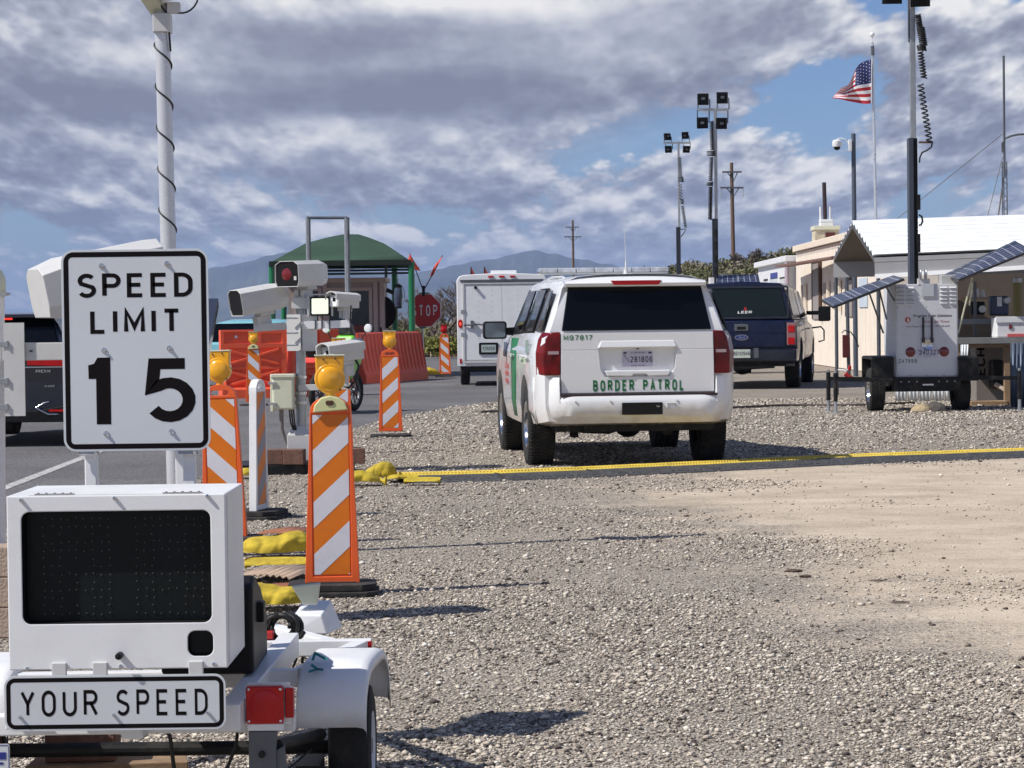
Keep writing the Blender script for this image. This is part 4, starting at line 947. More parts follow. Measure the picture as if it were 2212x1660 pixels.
for k in range(3):
    p = P(-6,1235-k*70,12.0); tag(MB().box(-.18,.07,-.1,.1,0,.145).build('concrete_block', mat('tan_block',(.40,.31,.24),.9,var=.15,bump=.6), None, bev=.006, loc=(lp0.x+.075,12.08,.002+k*.147)), ['bottom','middle','top'][k]+' tan concrete block of the stack cut by the left edge of the picture', 'block', 'tan blocks at the left edge')

tp = P(378,1040,16.0); tq = P(350.5,62,16.0)
tp2 = thing('camera_pole', 'tall white tapering pole wrapped in a black spiral cable with camera heads at its top', 'camera pole', (tp.x+.0,16.0,0), 0)
dxp = (tq.x-tp.x)/(tq.z-tp.z); bx0 = tp.x-dxp*tp.z
mb = W(tp2); mb.cyl((bx0,16,0),(tq.x,16,tq.z),.054,.048,28); mb.build('pole', mat('satin_white_pole',(.66,.67,.70),.28,metal=.35,var=.03), tp2, smooth=40)
pts = []
H1, H0 = P(349,80,16).z, P(380,560,16).z
for k in range(0, 61):
    z = H1-(H1-1.0)*k/60*1.0
for k in range(0, 220):
    z = H1-.0-(k/219)*(H1-1.1); th = 2*PI*(H1-z)/.262*1.0
    r = .0535; cx = bx0+dxp*z; ang = th+2.0
    pts.append((cx+r*math.cos(ang), 16+r*math.sin(ang), z))
mb = W(tp2); mb.tube(pts, .0055, 6); mb.build('spiral_cable', CABLE, tp2, smooth=60)
mb = W(tp2); mb.tube([(tq.x+.055,15.97,tq.z-.15),(tq.x+.05,15.95,tq.z-.02),(tq.x+.03,15.94,tq.z+.10),(tq.x+.00,15.94,tq.z+.14)],.0065); mb.build('head_cable', CABLE, tp2, smooth=60)
mb = W(tp2); pts = [(tq.x+.03+.10+.11*math.cos(a),15.95,tq.z+.21+.12*math.sin(a)) for a in np.linspace(-2.6,.9,14)]; mb.tube(pts,.006); mb.build('loop_cable', CABLE, tp2, smooth=60)
q = tq; mb = W(tp2); mb.box(q.x-.052,q.x+.058,15.93,16.06,q.z-.03,q.z+.09); mb.build('mount_bracket', CAMG, tp2, bev=.006)
M0 = W(tp2).M
mb = MB(); mb.M = M0 @ Matrix.Translation((q.x-.045,15.95,q.z+.17)) @ Matrix.Rotation(R(-18),4,'Z') @ Matrix.Rotation(R(-28),4,'X'); mb.box(-.05,.05,-.16,.10,-.045,.045); h = mb.build('camera_body', BEIGE, tp2, bev=.006)
mb = MB(); mb.M = M0 @ Matrix.Translation((q.x+.09,15.95,q.z+.22)) @ Matrix.Rotation(R(-60),4,'Z') @ Matrix.Rotation(R(20),4,'X'); mb.box(-.05,.05,-.1,.35,-.04,.04); h = mb.build('camera_body', WHITE, tp2, bev=.006)
mb = MB(); mb.M = M0 @ Matrix.Translation((q.x-.20,15.95,q.z+.30)) @ Matrix.Rotation(R(70),4,'Z') @ Matrix.Rotation(R(20),4,'X'); mb.box(-.05,.05,-.12,.2,-.04,.04); h = mb.build('camera_body', WHITE, tp2, bev=.006)
mb = W(tp2); mb.cyl((q.x,16,q.z+.08),(q.x+.02,16,q.z+.5),.035,n=16); mb.build('upper_mast', CAMG, tp2, smooth=40)
mb = W(tp2); mb.box(q.x+.04,q.x+.12,15.94,16.0,q.z+.09,q.z+.16); mb.build('side_bracket', CAMG, tp2, bev=.004)

# ================================================================ cable ramp
rp_ = thing('cable_protector', 'long black and yellow rubber cable ramp lying across the gravel behind the patrol vehicle', 'cable ramp', tuple(G(880,1030))[:2]+(0,))
fp = [(860,1026),(955,1024.5),(1200,1016),(1480,1003),(1700,991.5),(1850,985),(2050,978),(2230,971.5)]
path = []
for u, v in fp:
    d = ray(u, v); t_ = (.055-EYE)/d.z; path.append(CAM+d*t_)
pl_ = [p.copy() for p in path]; Ls = [0]
for i in range(1,len(pl_)): Ls.append(Ls[-1]+(pl_[i]-pl_[i-1]).length)
def along(s):
    i = max(1, min(len(Ls)-1, next((k for k in range(len(Ls)) if Ls[k] >= s), len(Ls)-1))); t = (s-Ls[i-1])/(Ls[i]-Ls[i-1]); return pl_[i-1].lerp(pl_[i], t)
seg = .92; ns = int(Ls[-1]/seg)+1
YLID = mat('yellow_ramp_lid', (.66,.50,.07), .7, var=.2, dirt=.6, dirtcol=(.4,.33,.18)); RAMP = mat('ramp_rubber', (.05,.052,.056), .75, var=.3, vscale=9, dirt=.5, dirtcol=(.25,.22,.19), bump=.4)
for k in range(ns):
    a = along(k*seg); b = along(min((k+1)*seg-.012, Ls[-1]+.5)); 
    if (b-a).length < .1: continue
    d = (b-a).normalized(); nrm = Vector((-d.y,d.x,0)); Lg = (b-a).length
    M = Matrix((( d.x, nrm.x, 0, a.x),(d.y, nrm.y, 0, a.y),(0,0,1,0),(0,0,0,1)))
    M = W(rp_).M @ M; jz = random.uniform(-.002,.004)
    mb = MB(); mb.M = M; mb.prism([(-.50,0),(-.49,.012),(-.19,.056+jz),(.13,.056+jz),(.30,.014),(.31,0)], 'x', 0, Lg)
    for q in range(12):
        x = Lg*(q+.5)/12; mb.hexa([(x-.012,-.42,.020),(x+.012,-.42,.020),(x+.012,-.26,.044),(x-.012,-.26,.044),(x-.012,-.42,.027),(x+.012,-.42,.027),(x+.012,-.26,.052),(x-.012,-.26,.052)])
    sc_o = mb.build('ramp_section', RAMP, rp_)
    mb = MB(); mb.M = M; e = .004; mb.prism([(-.17,.0565+jz),(.12,.0565+jz),(.11,.064+jz),(.0,.070+jz),(-.16,.062+jz)], 'x', e, Lg-e)
    for q in range(26):
        x = e+(Lg-2*e)*(q+.5)/26; mb.hexa([(x-.010,-.200,.050),(x+.010,-.200,.050),(x+.014,-.17,.052),(x-.014,-.17,.052),(x-.008,-.195,.060),(x+.008,-.195,.060),(x+.012,-.17,.068),(x-.012,-.17,.068)]); mb.box(x-.009,x+.009,-.10,.08,.064,.0745)
    mb.build('lid', YLID, sc_o)

# cable lying on the ground, small litter
a = G(1040,893); b = G(1980,874)
pts = [(a.x+(b.x-a.x)*i/40, a.y+(b.y-a.y)*i/40+.25*math.sin(i*.5), .022) for i in range(41)]
o = MB().tube(pts,.022,6).build('ground_cable', mat('ground_cable',(.10,.085,.075),.7), None, smooth=60); tag(o,'dark cable lying on the gravel from under the patrol vehicle towards the light trailer','cable')
for (u,v,sx_,sy_,lab) in ((1715,1236,.05,.03,'larger dark clod of dirt on the edge of the sandy patch'),(1740,1248,.04,.025,'smaller dark clod of dirt just below the larger one'),(1895,1257,.05,.012,'flat dark chip on the sand farther from the camera'),(1945,1304,.055,.012,'flat dark chip on the sand nearer the camera')):
    p = G(u,v); mb = MB(); bm = bmesh.new(); bmesh.ops.create_icosphere(bm, subdivisions=2, radius=1)
    for q in bm.verts: q.co = Vector((q.co.x*sx_*(1+random.uniform(-.2,.2)), q.co.y*sy_*(1+random.uniform(-.3,.3)), q.co.z*sy_*.35*(1+random.uniform(-.3,.3))))
    m_ = bpy.data.meshes.new('dirt_clod'); bm.to_mesh(m_); bm.free(); m_.materials.append(mat('dark_dirt',(.09,.06,.05),.95,var=.3)); o = bpy.data.objects.new('dirt_clod', m_); COL.objects.link(o); o.location = (p.x,p.y,.008); tag(o, lab, 'debris', 'dark bits on the sandy ground')
# ================================================================ vehicles
def section(hw, bw, gw, zb, zbelt, zroof, lowz=.60):
    """half section from the bottom centre up to the roof centre"""
    g = zroof-zbelt
    return [(0,zb),(hw*.8,zb),(hw-.035,zb+.03),(hw,lowz),(hw+.004,(lowz+zbelt)/2),(hw-.006,zbelt-.16),(bw+.045,zbelt-.045),(bw,zbelt),
            ((bw*.52+gw*.48)+.006,zbelt+g*.42),(gw+.03,zbelt+g*.76),(gw-.015,zbelt+g*.88),(gw-.13,zbelt+g*.96),(gw*.45,zbelt+g*.995),(0,zroof)]
def shell(name, root, st, mt, rear, front, crown=.035, cutw=None, R_=.46, bev=0, smooth=38):
    """st: list of (y, section); rear/front: y-offset per section point; mirrored loft with crowned end caps"""
    mb = MB(); rows = []
    for k, (y, sec) in enumerate(st):
        off = rear if k == 0 else (front if k == len(st)-1 else None)
        half = [(p[0], y+(off[i] if off else 0), p[1]) for i, p in enumerate(sec)]
        rows.append([(-p[0],p[1],p[2]) for p in half[::-1]][:-1]+half)
    n = len(rows[0]); rows = [r+[r[0]] if False else r for r in rows]
    mb.grid(rows)
    for k, sgn in ((0,-1),(len(st)-1,1)):
        sec = st[k][1]; off = rear if k==0 else front; cap = []
        for i, p in enumerate(sec):
            cap.append([(p[0]*f, st[k][0]+off[i]+sgn*crown*(1-f*f)*(1 if k else 0), p[1]) for f in (-1,-.8,-.5,0,.5,.8,1)])
        mb.grid(cap)
    o = mb.build(name, mt, root)
    bm = bmesh.new(); bm.from_mesh(o.data); bmesh.ops.remove_doubles(bm, verts=bm.verts, dist=.0008); bmesh.ops.recalc_face_normals(bm, faces=bm.faces); bm.to_mesh(o.data); bm.free()
    return o
def sm(o, ang=38, bev=0):
    me = o.data; bm = bmesh.new(); bm.from_mesh(me)
    for f in bm.faces: f.smooth = True
    for e in bm.edges: e.smooth = not (len(e.link_faces)==2 and e.calc_face_angle(0) > R(ang))
    bm.to_mesh(me); bm.free()
    if bev: md = o.modifiers.new('b','BEVEL'); md.width=bev; md.segments=2; md.limit_method='ANGLE'; md.angle_limit=R(35)
    return o
def car_wheel(root, x, y, r, wd, rimr, side, name='wheel', rimm=None):
    t = MB(); w2 = wd/2
    pr = [(rimr,-w2+.02),(rimr+.02,-w2+.004),((r+rimr)/2,-w2-.006),(r-.03,-w2+.004),(r-.012,-w2+.022),(r-.001,-w2+.05),(r,0),(r-.001,w2-.05),(r-.012,w2-.022),(r-.03,w2-.004),((r+rimr)/2,w2+.006),(rimr+.02,w2-.004),(rimr,w2-.02)]
    t.lathe(pr, 56, 'x', (x,y,r-.008))
    for k in range(64):
        a = 2*PI*k/64; ca, sa = math.cos(a), math.sin(a)
        for j, xo in enumerate((-w2+.035,-w2*.33,w2*.33,w2-.035)):
            aa = a+(.05 if j%2 else 0); ca, sa = math.cos(aa), math.sin(aa); c = Vector((x+xo, y+ca*(r+.001), r-.008+sa*(r+.001)))
            if sa > .75: continue
            tn = Vector((0,-sa,ca))*.013; rr_ = Vector((0,ca,sa))*.008; xx = Vector((.022,0,0))
            t.hexa([tuple(c-xx-tn-rr_),tuple(c+xx-tn-rr_),tuple(c+xx+tn-rr_),tuple(c-xx+tn-rr_),tuple(c-xx-tn*.8+rr_),tuple(c+xx-tn*.8+rr_),tuple(c+xx+tn*.8+rr_),tuple(c-xx+tn*.8+rr_)])
    rim = MB(); s = side
    rim.lathe([(rimr+.012,(w2-.012)*s),(rimr-.004,(w2-.006)*s),(rimr-.018,(w2-.02)*s),(rimr-.03,(w2-.08)*s),(rimr*.72,(w2-.10)*s),(rimr*.45,(w2-.06)*s),(rimr*.28,(w2-.05)*s),(rimr*.26,(w2-.02)*s),(0,(w2-.02)*s)], 40, 'x', (x,y,r-.008))
    rim.lathe([(rimr+.005,-(w2-.02)*s),(rimr*.9,-(w2-.05)*s),(0,-(w2-.06)*s)], 28, 'x', (x,y,r-.008), mi=1)
    for k in range(6):
        a = k*PI/3; rim.cyl((x+(w2-.105)*s,y+rimr*.6*math.cos(a),r+rimr*.6*math.sin(a)),(x+(w2-.088)*s,y+rimr*.6*math.cos(a),r+rimr*.6*math.sin(a)),rimr*.16,n=14,mi=1)
    w = rim.build(name, [rimm or CHROME, BLACKM], root, smooth=40); tt = t.build('tyre', TYRE, w, smooth=30); return w
def whl_cut(o, ys, r, z, w=1.4, inner=.55):
    for y in ys:
        for s in (-1,1):
            c = MB(); c.cyl((s*inner,y,z),(s*w,y,z),r,n=36); cut(o, c, BLACK)

# ---------------------------------------------------------------- patrol vehicle
SM = mat('white_patrol_paint', (.78,.79,.80), .24, var=.015, dirt=.03, coat=.7)
nt_ = SM.node_tree; pb = nt_.nodes['Principled BSDF']; src = pb.inputs['Base Color'].links[0].from_socket
tcx = nt_.nodes.new('ShaderNodeTexCoord'); sxyz = nt_.nodes.new('ShaderNodeSeparateXYZ'); nt_.links.new(tcx.outputs['Object'], sxyz.inputs[0])
nz = nt_.nodes.new('ShaderNodeTexNoise'); nt_.links.new(tcx.outputs['Object'], nz.inputs['Vector']); nz.inputs['Scale'].default_value = 7; nz.inputs['Detail'].default_value = 7; nz.inputs['Roughness'].default_value = .7
# mud thrown up low on the body: depends on height above the sill
am = nt_.nodes.new('ShaderNodeMath'); am.operation='MULTIPLY_ADD'; nt_.links.new(nz.outputs[0], am.inputs[0]); am.inputs[1].default_value = -.55; nt_.links.new(sxyz.outputs[2], am.inputs[2])
mrr = nt_.nodes.new('ShaderNodeMapRange'); nt_.links.new(am.outputs[0], mrr.inputs[0]); mrr.inputs[1].default_value=.10; mrr.inputs[2].default_value=.34; mrr.inputs[3].default_value=.55; mrr.inputs[4].default_value=0
mxx = nt_.nodes.new('ShaderNodeMix'); mxx.data_type='RGBA'; nt_.links.new(mrr.outputs[0], mxx.inputs[0]); nt_.links.new(src, mxx.inputs[6]); mxx.inputs[7].default_value=(.50,.36,.24,1); nt_.links.new(mxx.outputs[2], pb.inputs['Base Color'])

sp_ = P(1354,1000,26.0)
SV = thing('patrol_vehicle', 'white sport utility patrol vehicle with green lettering, roof light bar and dark rear window', 'patrol vehicle', (sp_.x-.035,26.0,0), R(5.0), None, 1.045)
def S(y, hw=1.0, bw=.92, gw=.73, zb=.40, zbelt=1.30, zroof=1.87): return (y, section(hw,bw,gw,zb,zbelt,zroof))
st = [S(-1.06,.90,.855,.665,.44,1.30,1.855), S(-.95,.965,.89,.685,.42,1.30,1.865), S(-.6,1.0,.91,.72,.40), S(0,1.005,.92,.74,.38), S(.7,1.005,.92,.75,.36), S(1.4,1.005,.92,.75,.36,1.29,1.88), S(1.9,1.0,.92,.745,.36,1.285,1.86), S(2.15,1.0,.92,.73,.36,1.28,1.80), S(2.55,1.0,.93,.80,.37,1.26,1.55), S(2.95,1.0,.93,.87,.38,1.22,1.27), S(3.5,.99,.92,.85,.40,1.17,1.21), S(3.9,.95,.88,.80,.42,1.12,1.16), S(4.05,.86,.80,.70,.44,1.00,1.02)]
rear = [0]*8+[.06,.13,.15,.17,.20,.20]; front = [0]*14
bd = shell('body', SV, st, SM, rear, front)
whl_cut(bd, (0,2.946), .475, .42)
sm(bd, 32)
mb = MB(); mb.box(-.78,.78,-.95,3.9,.36,.52); mb.build('underbody', BLACKM, SV)
mb = MB(); mb.cyl((-.78,0,.40),(.78,0,.40),.045,n=12); mb.lathe([(.0,-.17),(.10,-.13),(.145,-.03),(.145,.04),(.09,.14),(0,.16)],20,'y',(.05,0,.40)); mb.cyl((-.5,-.05,.3),(-.42,-.1,.7),.03,n=10); mb.cyl((.5,-.05,.3),(.42,-.1,.7),.03,n=10); mb.build('rear_axle', BLACKM, SV, smooth=40)
mb = MB(); mb.tube([(-.62,-.2,.36),(-.45,-.35,.34),(-.2,-.4,.33),(-.1,-.4,.36)],.022); mb.build('tow_wiring', BLACKM, SV)
mb = MB(); mb.box(-.56,-.48,-.2,-.08,.27,.40); mb.build('shock_mount', BLACKM, SV, bev=.01)
mb = MB(); mb.cyl((.35,-.7,.36),(.35,.6,.36),.06,n=12); mb.box(-.52,.52,-1.0,-.92,.36,.44); mb.build('exhaust', BLACKM, SV)
for (x,y) in ((-.865,0),(.865,0),(-.865,2.946),(.865,2.946)): car_wheel(SV, x, y, .412, .27, .225, 1 if x>0 else -1)
SV.scale = (1.022,1.045,1.045)
# tailgate: panel with a stepped number plate recess
def face(mb, pts, y, mi=0, y2=None, slope=0):
    pass
mb = MB(); q = [(-.748,.735),(.748,.735),(.748,1.0),(.742,1.305),(-.742,1.305),(-.748,1.0)]
n = len(q); mb.prism(q, 'y', -1.115, -1.04); tg = mb.build('tailgate', SM, SV)
c = MB(); c.prism([(-.325,.885),(.315,.885),(.365,.96),(.385,1.155),(-.385,1.155),(-.365,.96)], 'y', -1.2, -1.078); cut(tg, c)
c = MB(); c.box(-.9,.9,-1.13,-1.111,1.140,1.146); cut(tg, c)
sm(tg, 30, .012)
mb = MB(); mb.hexa([(-.39,-1.135,1.158),(.39,-1.135,1.158),(.39,-1.09,1.158),(-.39,-1.09,1.158),(-.36,-1.118,1.232),(.36,-1.118,1.232),(.36,-1.09,1.232),(-.36,-1.09,1.232)]); mb.build('handle_trim', SM, SV, bev=.012)
mb = MB(); mb.prism([(-.325,.945),(-.30,.890),(-.06,.885),(-.045,.905),(.085,.905),(.10,.885),(.30,.890),(.325,.945)], 'y', -1.128, -1.075); mb.build('lower_trim', SM, SV, bev=.010)
mb = MB(); mb.box(-.012,.015,-1.112,-1.10,1.146,1.162); mb.build('rear_camera', BLACK, SV)
PLM = mat('licence_plate_lilac', (.56,.54,.64), .45, var=.05)
mb = MB(); mb.plate(.295,.152,.01,-1.088,-1.081,.005,1.052); lp = mb.build('licence_plate', PLM, SV)
mb = MB(); letters(mb, '281806', .040, 1.018, .060, .60, .2, -1.0895, .30); letters(mb, 'US DEPARTMENT', .01, 1.103, .014, .8, .2, -1.0895, .35); letters(mb, 'OFFICIAL USE ONLY', .01, .985, .011, .8, .2, -1.0895, .35)
for k, ch in enumerate('DHS'): letters(mb, ch, -.122+k*.017, 1.07-k*.022, .024, .8, .2, -1.0895)
for a in (-.12,.125): mb.box(a-.016,a+.016,-1.0895,-1.0885,1.102,1.118)
mb.build('plate_lettering', INK, lp)
mb = MB(); fit(mb, 'BORDER PATROL', -.450, .460, .742, .118, .29, .33, -1.1172); mb.build('lettering', GREENP, SV)
mb = MB(); fit(mb, 'M97817', -.722, -.44, 1.236, .050, .19, .40, -1.1172); mb.build('fleet_number', GREENP, SV)
# rear window, spoiler, brake light
mb = MB(); mb.hexa([(-.735,-1.085,1.325),(.735,-1.085,1.325),(.735,-1.02,1.325),(-.735,-1.02,1.325),(-.655,-.965,1.745),(.655,-.965,1.745),(.655,-.88,1.745),(-.655,-.88,1.745)]); mb.build('rear_window', GLASSD, SV, bev=.012)
rows = []
for x in np.linspace(-.69,.69,15):
    e = 1-abs(x/.69)**6; cr = .02*(1-(x/.69)**2)
    dr_ = .05*abs(x/.69)**3; rows.append([(x,-.90,1.735),(x,-1.03-cr,1.745),(x,-1.045-cr,1.775),(x,-1.0-cr,1.826-dr_*.6),(x,-.84,1.858-dr_*1.1),(x,-.45,1.871-dr_*1.6)])
mb = MB(); mb.grid(rows); mb.add([rows[0][i] for i in range(6)],[tuple(range(6))]); mb.add([rows[-1][i] for i in range(6)],[tuple(range(6))]); mb.build('roof_spoiler', SM, SV, smooth=50)
mb = MB(); mb.hexa([(-.22,-1.090,1.758),(.22,-1.090,1.758),(.22,-1.03,1.758),(-.22,-1.03,1.758),(-.25,-1.056,1.800),(.25,-1.056,1.800),(.25,-1.0,1.802),(-.25,-1.0,1.802)]); mb.build('high_brake_light', mat('brake_strip_lens',(.20,.008,.008),.3,spec=.3), SV, bev=.004)
for s in (-1,1):   # tail lamps wrap round the corner
    L_ = [(.756,.905),(.895,.905),(.898,1.12),(.872,1.25),(.835,1.312),(.752,1.318)]
    vs_ = [(s*(p[0]+(.012 if p[0]>.8 else 0)), -1.105+(.03 if p[0]>.8 else 0), p[1]) for p in L_]+[(s*(p[0]+(.085 if p[0]>.8 else 0)), -.92, p[1]) for p in L_]
    n = 6; fs = [tuple(range(n)), tuple(range(2*n-1,n-1,-1))]+[(i,(i+1)%n,n+(i+1)%n,n+i) for i in range(n)]
    mb = MB(); mb.add(vs_, fs); tl = mb.build('tail_light', mat('tail_lens',(.13,.003,.004),.2,var=.6,vscale=6,coat=.15,spec=.3), SV, bev=.012)
    mb = MB(); mb.box(s*.77 if s>0 else -.875, s*.875 if s>0 else -.77, -1.1045,-1.098,1.105,1.135); mb.build('reverse_lamp', mat('clear_lens',(.40,.30,.32),.15,coat=.6), tl)
# bumper
rows = []
for x in sorted(list(np.linspace(-1,1,41))+[-.772,-.764,.764,.772]):
    ax = abs(x); cv = max(0,(ax-.62)/.38)**2.4*.36; X_ = x*.985 if ax < .93 else math.copysign(.93+.055*math.sin(min(1,(ax-.93)/.07)*PI/2)+0, x)
    X_ = math.copysign(min(ax*1.0,.962), x); upz = .705 if ax < .768 else .885
    rows.append([(X_*.94,-1.04+cv,.425),(X_*.955,-1.135+cv,.445),(X_*.975,-1.165+cv,.495),(X_*.985,-1.185+cv,.52),(X_,-1.195+cv,.64),(X_,-1.185+cv,.672+(upz-.705)*.9),(X_*.995,-1.165+cv,upz),(X_*.985,-1.03+cv*.6,upz+.004)])
mb = MB(); mb.grid(rows); bp = mb.build('rear_bumper', SM, SV, smooth=34, solid=.01)
for s in (-1,1):
    rows = []
    for y in np.linspace(-.80,-.42,8):
        f = (y+.80)/.38; zt = .885; zl = .43+.10*f
        q_ = -.02*(1-f); rows.append([(s*(.985+q_),y,zl),(s*(1.004+q_),y,.56),(s*(1.010+q_),y,.72),(s*(1.006+q_),y,zt)])
    mb = MB(); mb.grid(rows); mb.build('bumper_corner', SM, SV, smooth=40, solid=.012)
mb = MB(); mb.box(-.755,.775,-1.165,-1.03,.700,.722); mb.build('step_pad', mat('maroon_black',(.03,.012,.014),.6), SV, bev=.004)
mb = MB(); mb.box(-.17,.225,-1.2375+.02,-1.15,.525,.640); hr = mb.build('hitch_cover', BLACK, SV, bev=.005)
mb = MB(); letters(mb, 'TOW', .18, .595, .014, .9, .2, -1.2185, .3); mb.build('cover_marks', CAMG, hr)
mb = MB(); mb.ringplate(.09,.055,.006,.0025,-1.2185+.01,-1.19,.315,.605); mb.build('tow_flap', CAMG, SV)
for x in (-.62,-.28,.37,.70):
    mb = MB(); yy = -1.199+max(0,(abs(x)/1.02-.62)/.38)**2.2*.42; mb.lathe([(.011,yy-.001),(.012,yy+.004)],14,'y',(x,0,.655)); mb.lathe([(0,yy-.001),(.009,yy-.001)],12,'y',(x,0,.655)); mb.build('parking_sensor', CAMG, SV)
# side windows, pillars, handles on both sides
def side_poly(name, s, pts, m, off=.006, root=SV, th=.004, parent=None):
    """pts are (y,z); x follows the body side"""
    def sx(z):
        T = [(.4,.97),(.6,1.006),(.95,1.010),(1.14,1.0),(1.255,.967),(1.30,.921),(1.54,.842),(1.735,.775),(1.80,.74)]
        return float(np.interp(z, [a for a,_ in T], [b for _,b in T]))
    mb = MB(); n = len(pts); K = 6
    rows = []
    zl = min(p[1] for p in pts); zh_ = max(p[1] for p in pts)
    # build as strips between the front and rear chains (pts: first half goes up the rear edge, second half up the front edge)
    h = n//2; ra = pts[:h]; fb = pts[h:]
    for a, b in zip(ra, fb): rows.append([(s*(sx(a[1]+(b[1]-a[1])*t)+off), a[0]+(b[0]-a[0])*t, a[1]+(b[1]-a[1])*t) for t in (0,.25,.5,.75,1)])
    mb.grid(rows); return mb.build(name, m, parent or root, smooth=40, solid=th)
for s in (-1,1):
    side_poly('quarter_window', s, [(-.93,1.325),(-.86,1.52),(-.80,1.715),(-.30,1.325),(-.38,1.52),(-.46,1.715)], GLASSM)
    side_poly('rear_door_window', s, [(-.16,1.325),(-.22,1.52),(-.30,1.73),(.80,1.325),(.78,1.52),(.76,1.735)], GLASSD)
    side_poly('front_door_window', s, [(.88,1.325),(.86,1.52),(.84,1.735),(2.10,1.30),(1.95,1.48),(1.72,1.735)], GLASSD)
    side_poly('window_surround', s, [(-.20,1.31),(-.28,1.52),(-.36,1.745),(2.2,1.285),(2.05,1.49),(1.80,1.75)], BLACK, .002)
    for y in (.08, 1.12):
        mb = MB(); mb.cyl((s*1.0,y,1.07),(s*1.035,y+.02,1.07),.016,n=10); mb.cyl((s*1.0,y+.2,1.07),(s*1.035,y+.18,1.07),.016,n=10); mb.box(min(s*1.022,s*1.046),max(s*1.022,s*1.046),y-.02,y+.22,1.055,1.09); mb.build('door_handle', SM, SV, bev=.008)
side_poly('green_stripe', -1, [(1.05,.44),(.95,.62),(.85,.86),(.88,1.10),(.95,1.25),(1.45,.44),(1.42,.62),(1.40,.86),(1.55,1.10),(1.75,1.25)], GREENP, .003, th=.001)
side_poly('green_stripe', 1, [(1.05,.44),(.95,.62),(.85,.86),(.88,1.10),(.95,1.25),(1.45,.44),(1.42,.62),(1.40,.86),(1.55,1.10),(1.75,1.25)], GREENP, .003, th=.001)
side_poly('blue_stripe', -1, [(2.15,1.05),(2.15,1.20),(2.45,1.05),(2.55,1.20)], mat('dark_decal',(.05,.06,.10),.4), .003, th=.001)
for (yc, zc, tx, sz, m) in ((-.40,1.18,'BORDER',.055,GREENP),(-.40,1.10,'PATROL',.07,GREENP),(-.40,1.03,'HONOR FIRST',.03,GREENP),(1.95,.93,'U.S. Customs',.06,RED),(1.95,.85,'and Border',.06,RED),(1.95,.77,'Protection',.06,RED)):
    fontmesh('side_lettering', tx, sz*1.5, m, SV, (-1.0105 if zc > 1.14 else -1.0135, yc, zc), (PI/2,0,-PI/2), bold=.002)
mb = MB(); mb.lathe([(.080,-1.012),(.084,-1.009)],28,'x',(0,-.66,1.02)); mb.v=[v for v in mb.v]; mb.build('fuel_door', CAMG, SV)
for s in (-1,1):
    mb = MB(); mb.plate(.26,.19,.035,1.99,2.09,s*1.13,1.33); mr_ = mb.build('wing_mirror', BLACK, SV, bev=.02)
    mb = MB(); mb.plate(.22,.155,.025,1.982,1.989,s*1.13,1.33); mb.build('mirror_glass', mat('mirror_glass',(.16,.19,.22),.08,metal=.5), mr_)
    mb = MB(); mb.hexa([(s*.93,2.02,1.27),(s*1.10,2.02,1.29),(s*1.10,2.08,1.29),(s*.93,2.10,1.27),(s*.90,2.02,1.36),(s*1.10,2.02,1.35),(s*1.10,2.08,1.35),(s*.90,2.10,1.36)]); mb.build('mirror_arm', BLACK, mr_)
# roof bar, rails, whip
mb = MB(); mb.box(-.69,.69,1.35,1.62,1.905,1.925); mb.cyl((-.5,1.48,1.83),(-.5,1.48,1.93),.03,n=8); mb.cyl((.5,1.48,1.83),(.5,1.48,1.93),.03,n=8); lb_ = mb.build('light_bar', CAMG, SV, bev=.004)
CLR = mat('light_bar_lens', (.50,.52,.55), .12, var=.35, vscale=14, coat=1)
for k in range(7):
    mb = MB(); mb.box(-.70+k*.2,-.505+k*.2,1.34,1.63,1.926,1.975); mb.build('light_module', CLR, lb_, bev=.008)
for s in (-1,1): mb = MB(); mb.tube([(s*.60,-.35,1.82),(s*.61,-.1,1.855),(s*.62,.8,1.868),(s*.61,1.7,1.85),(s*.6,1.85,1.82)],.013,8); mb.build('roof_rail', SM, SV, smooth=50)
for k in range(5): mb = MB(); mb.box(-.5+k*.24,-.42+k*.24,-.40,1.2,1.860-.0035*abs(k-2)**2*3,1.877-.0035*abs(k-2)**2*3); mb.build('roof_rib', SM, SV, bev=.006)
mb = MB(); mb.cyl((0,-.35,1.865),(0,-.35,1.92),.030,.018,12); mb.cyl((0,-.35,1.92),(.0,-.35,2.0),.012,.008,8); mb.cyl((0,-.35,2.0),(-.02,-.38,2.44),.0035,.002,6); mb.build('whip_aerial', CAMG, SV)

# ---------------------------------------------------------------- dark blue crossover on the left lane
RD = P(16,960,31.0); RX = thing('parked_car', 'dark blue crossover with red tail strip, half hidden behind the speed limit sign', 'car', (RD.x+.0,32.0,0), R(-1.5), None, 1.03)
def S2(y, hw=.93, bw=.86, gw=.66, zb=.30, zbelt=1.08, zroof=1.62): return (y, section(hw,bw,gw,zb,zbelt,zroof,.55))
st = [S2(-1.0,.80,.78,.58,.36,1.08,1.56),S2(-.9,.90,.83,.62,.33,1.08,1.60),S2(-.5),S2(.3),S2(1.2,zroof=1.63),S2(1.7,zroof=1.58),S2(2.4,.93,.86,.78,.3,1.05,1.1),S2(3.2,.9,.82,.75,.32,.95,1.0),S2(3.7,.75,.7,.6,.35,.8,.85)]
b_ = shell('body', RX, st, NAVYD, [0]*8+[.1,.2,.22,.26,.3,.3], [0]*14); whl_cut(b_, (0,2.75), .38, .34); sm(b_, 32)
for (x,y) in ((-.80,0),(.80,0),(-.80,2.75),(.80,2.75)): car_wheel(RX, x, y, .36, .24, .22, 1 if x>0 else -1)
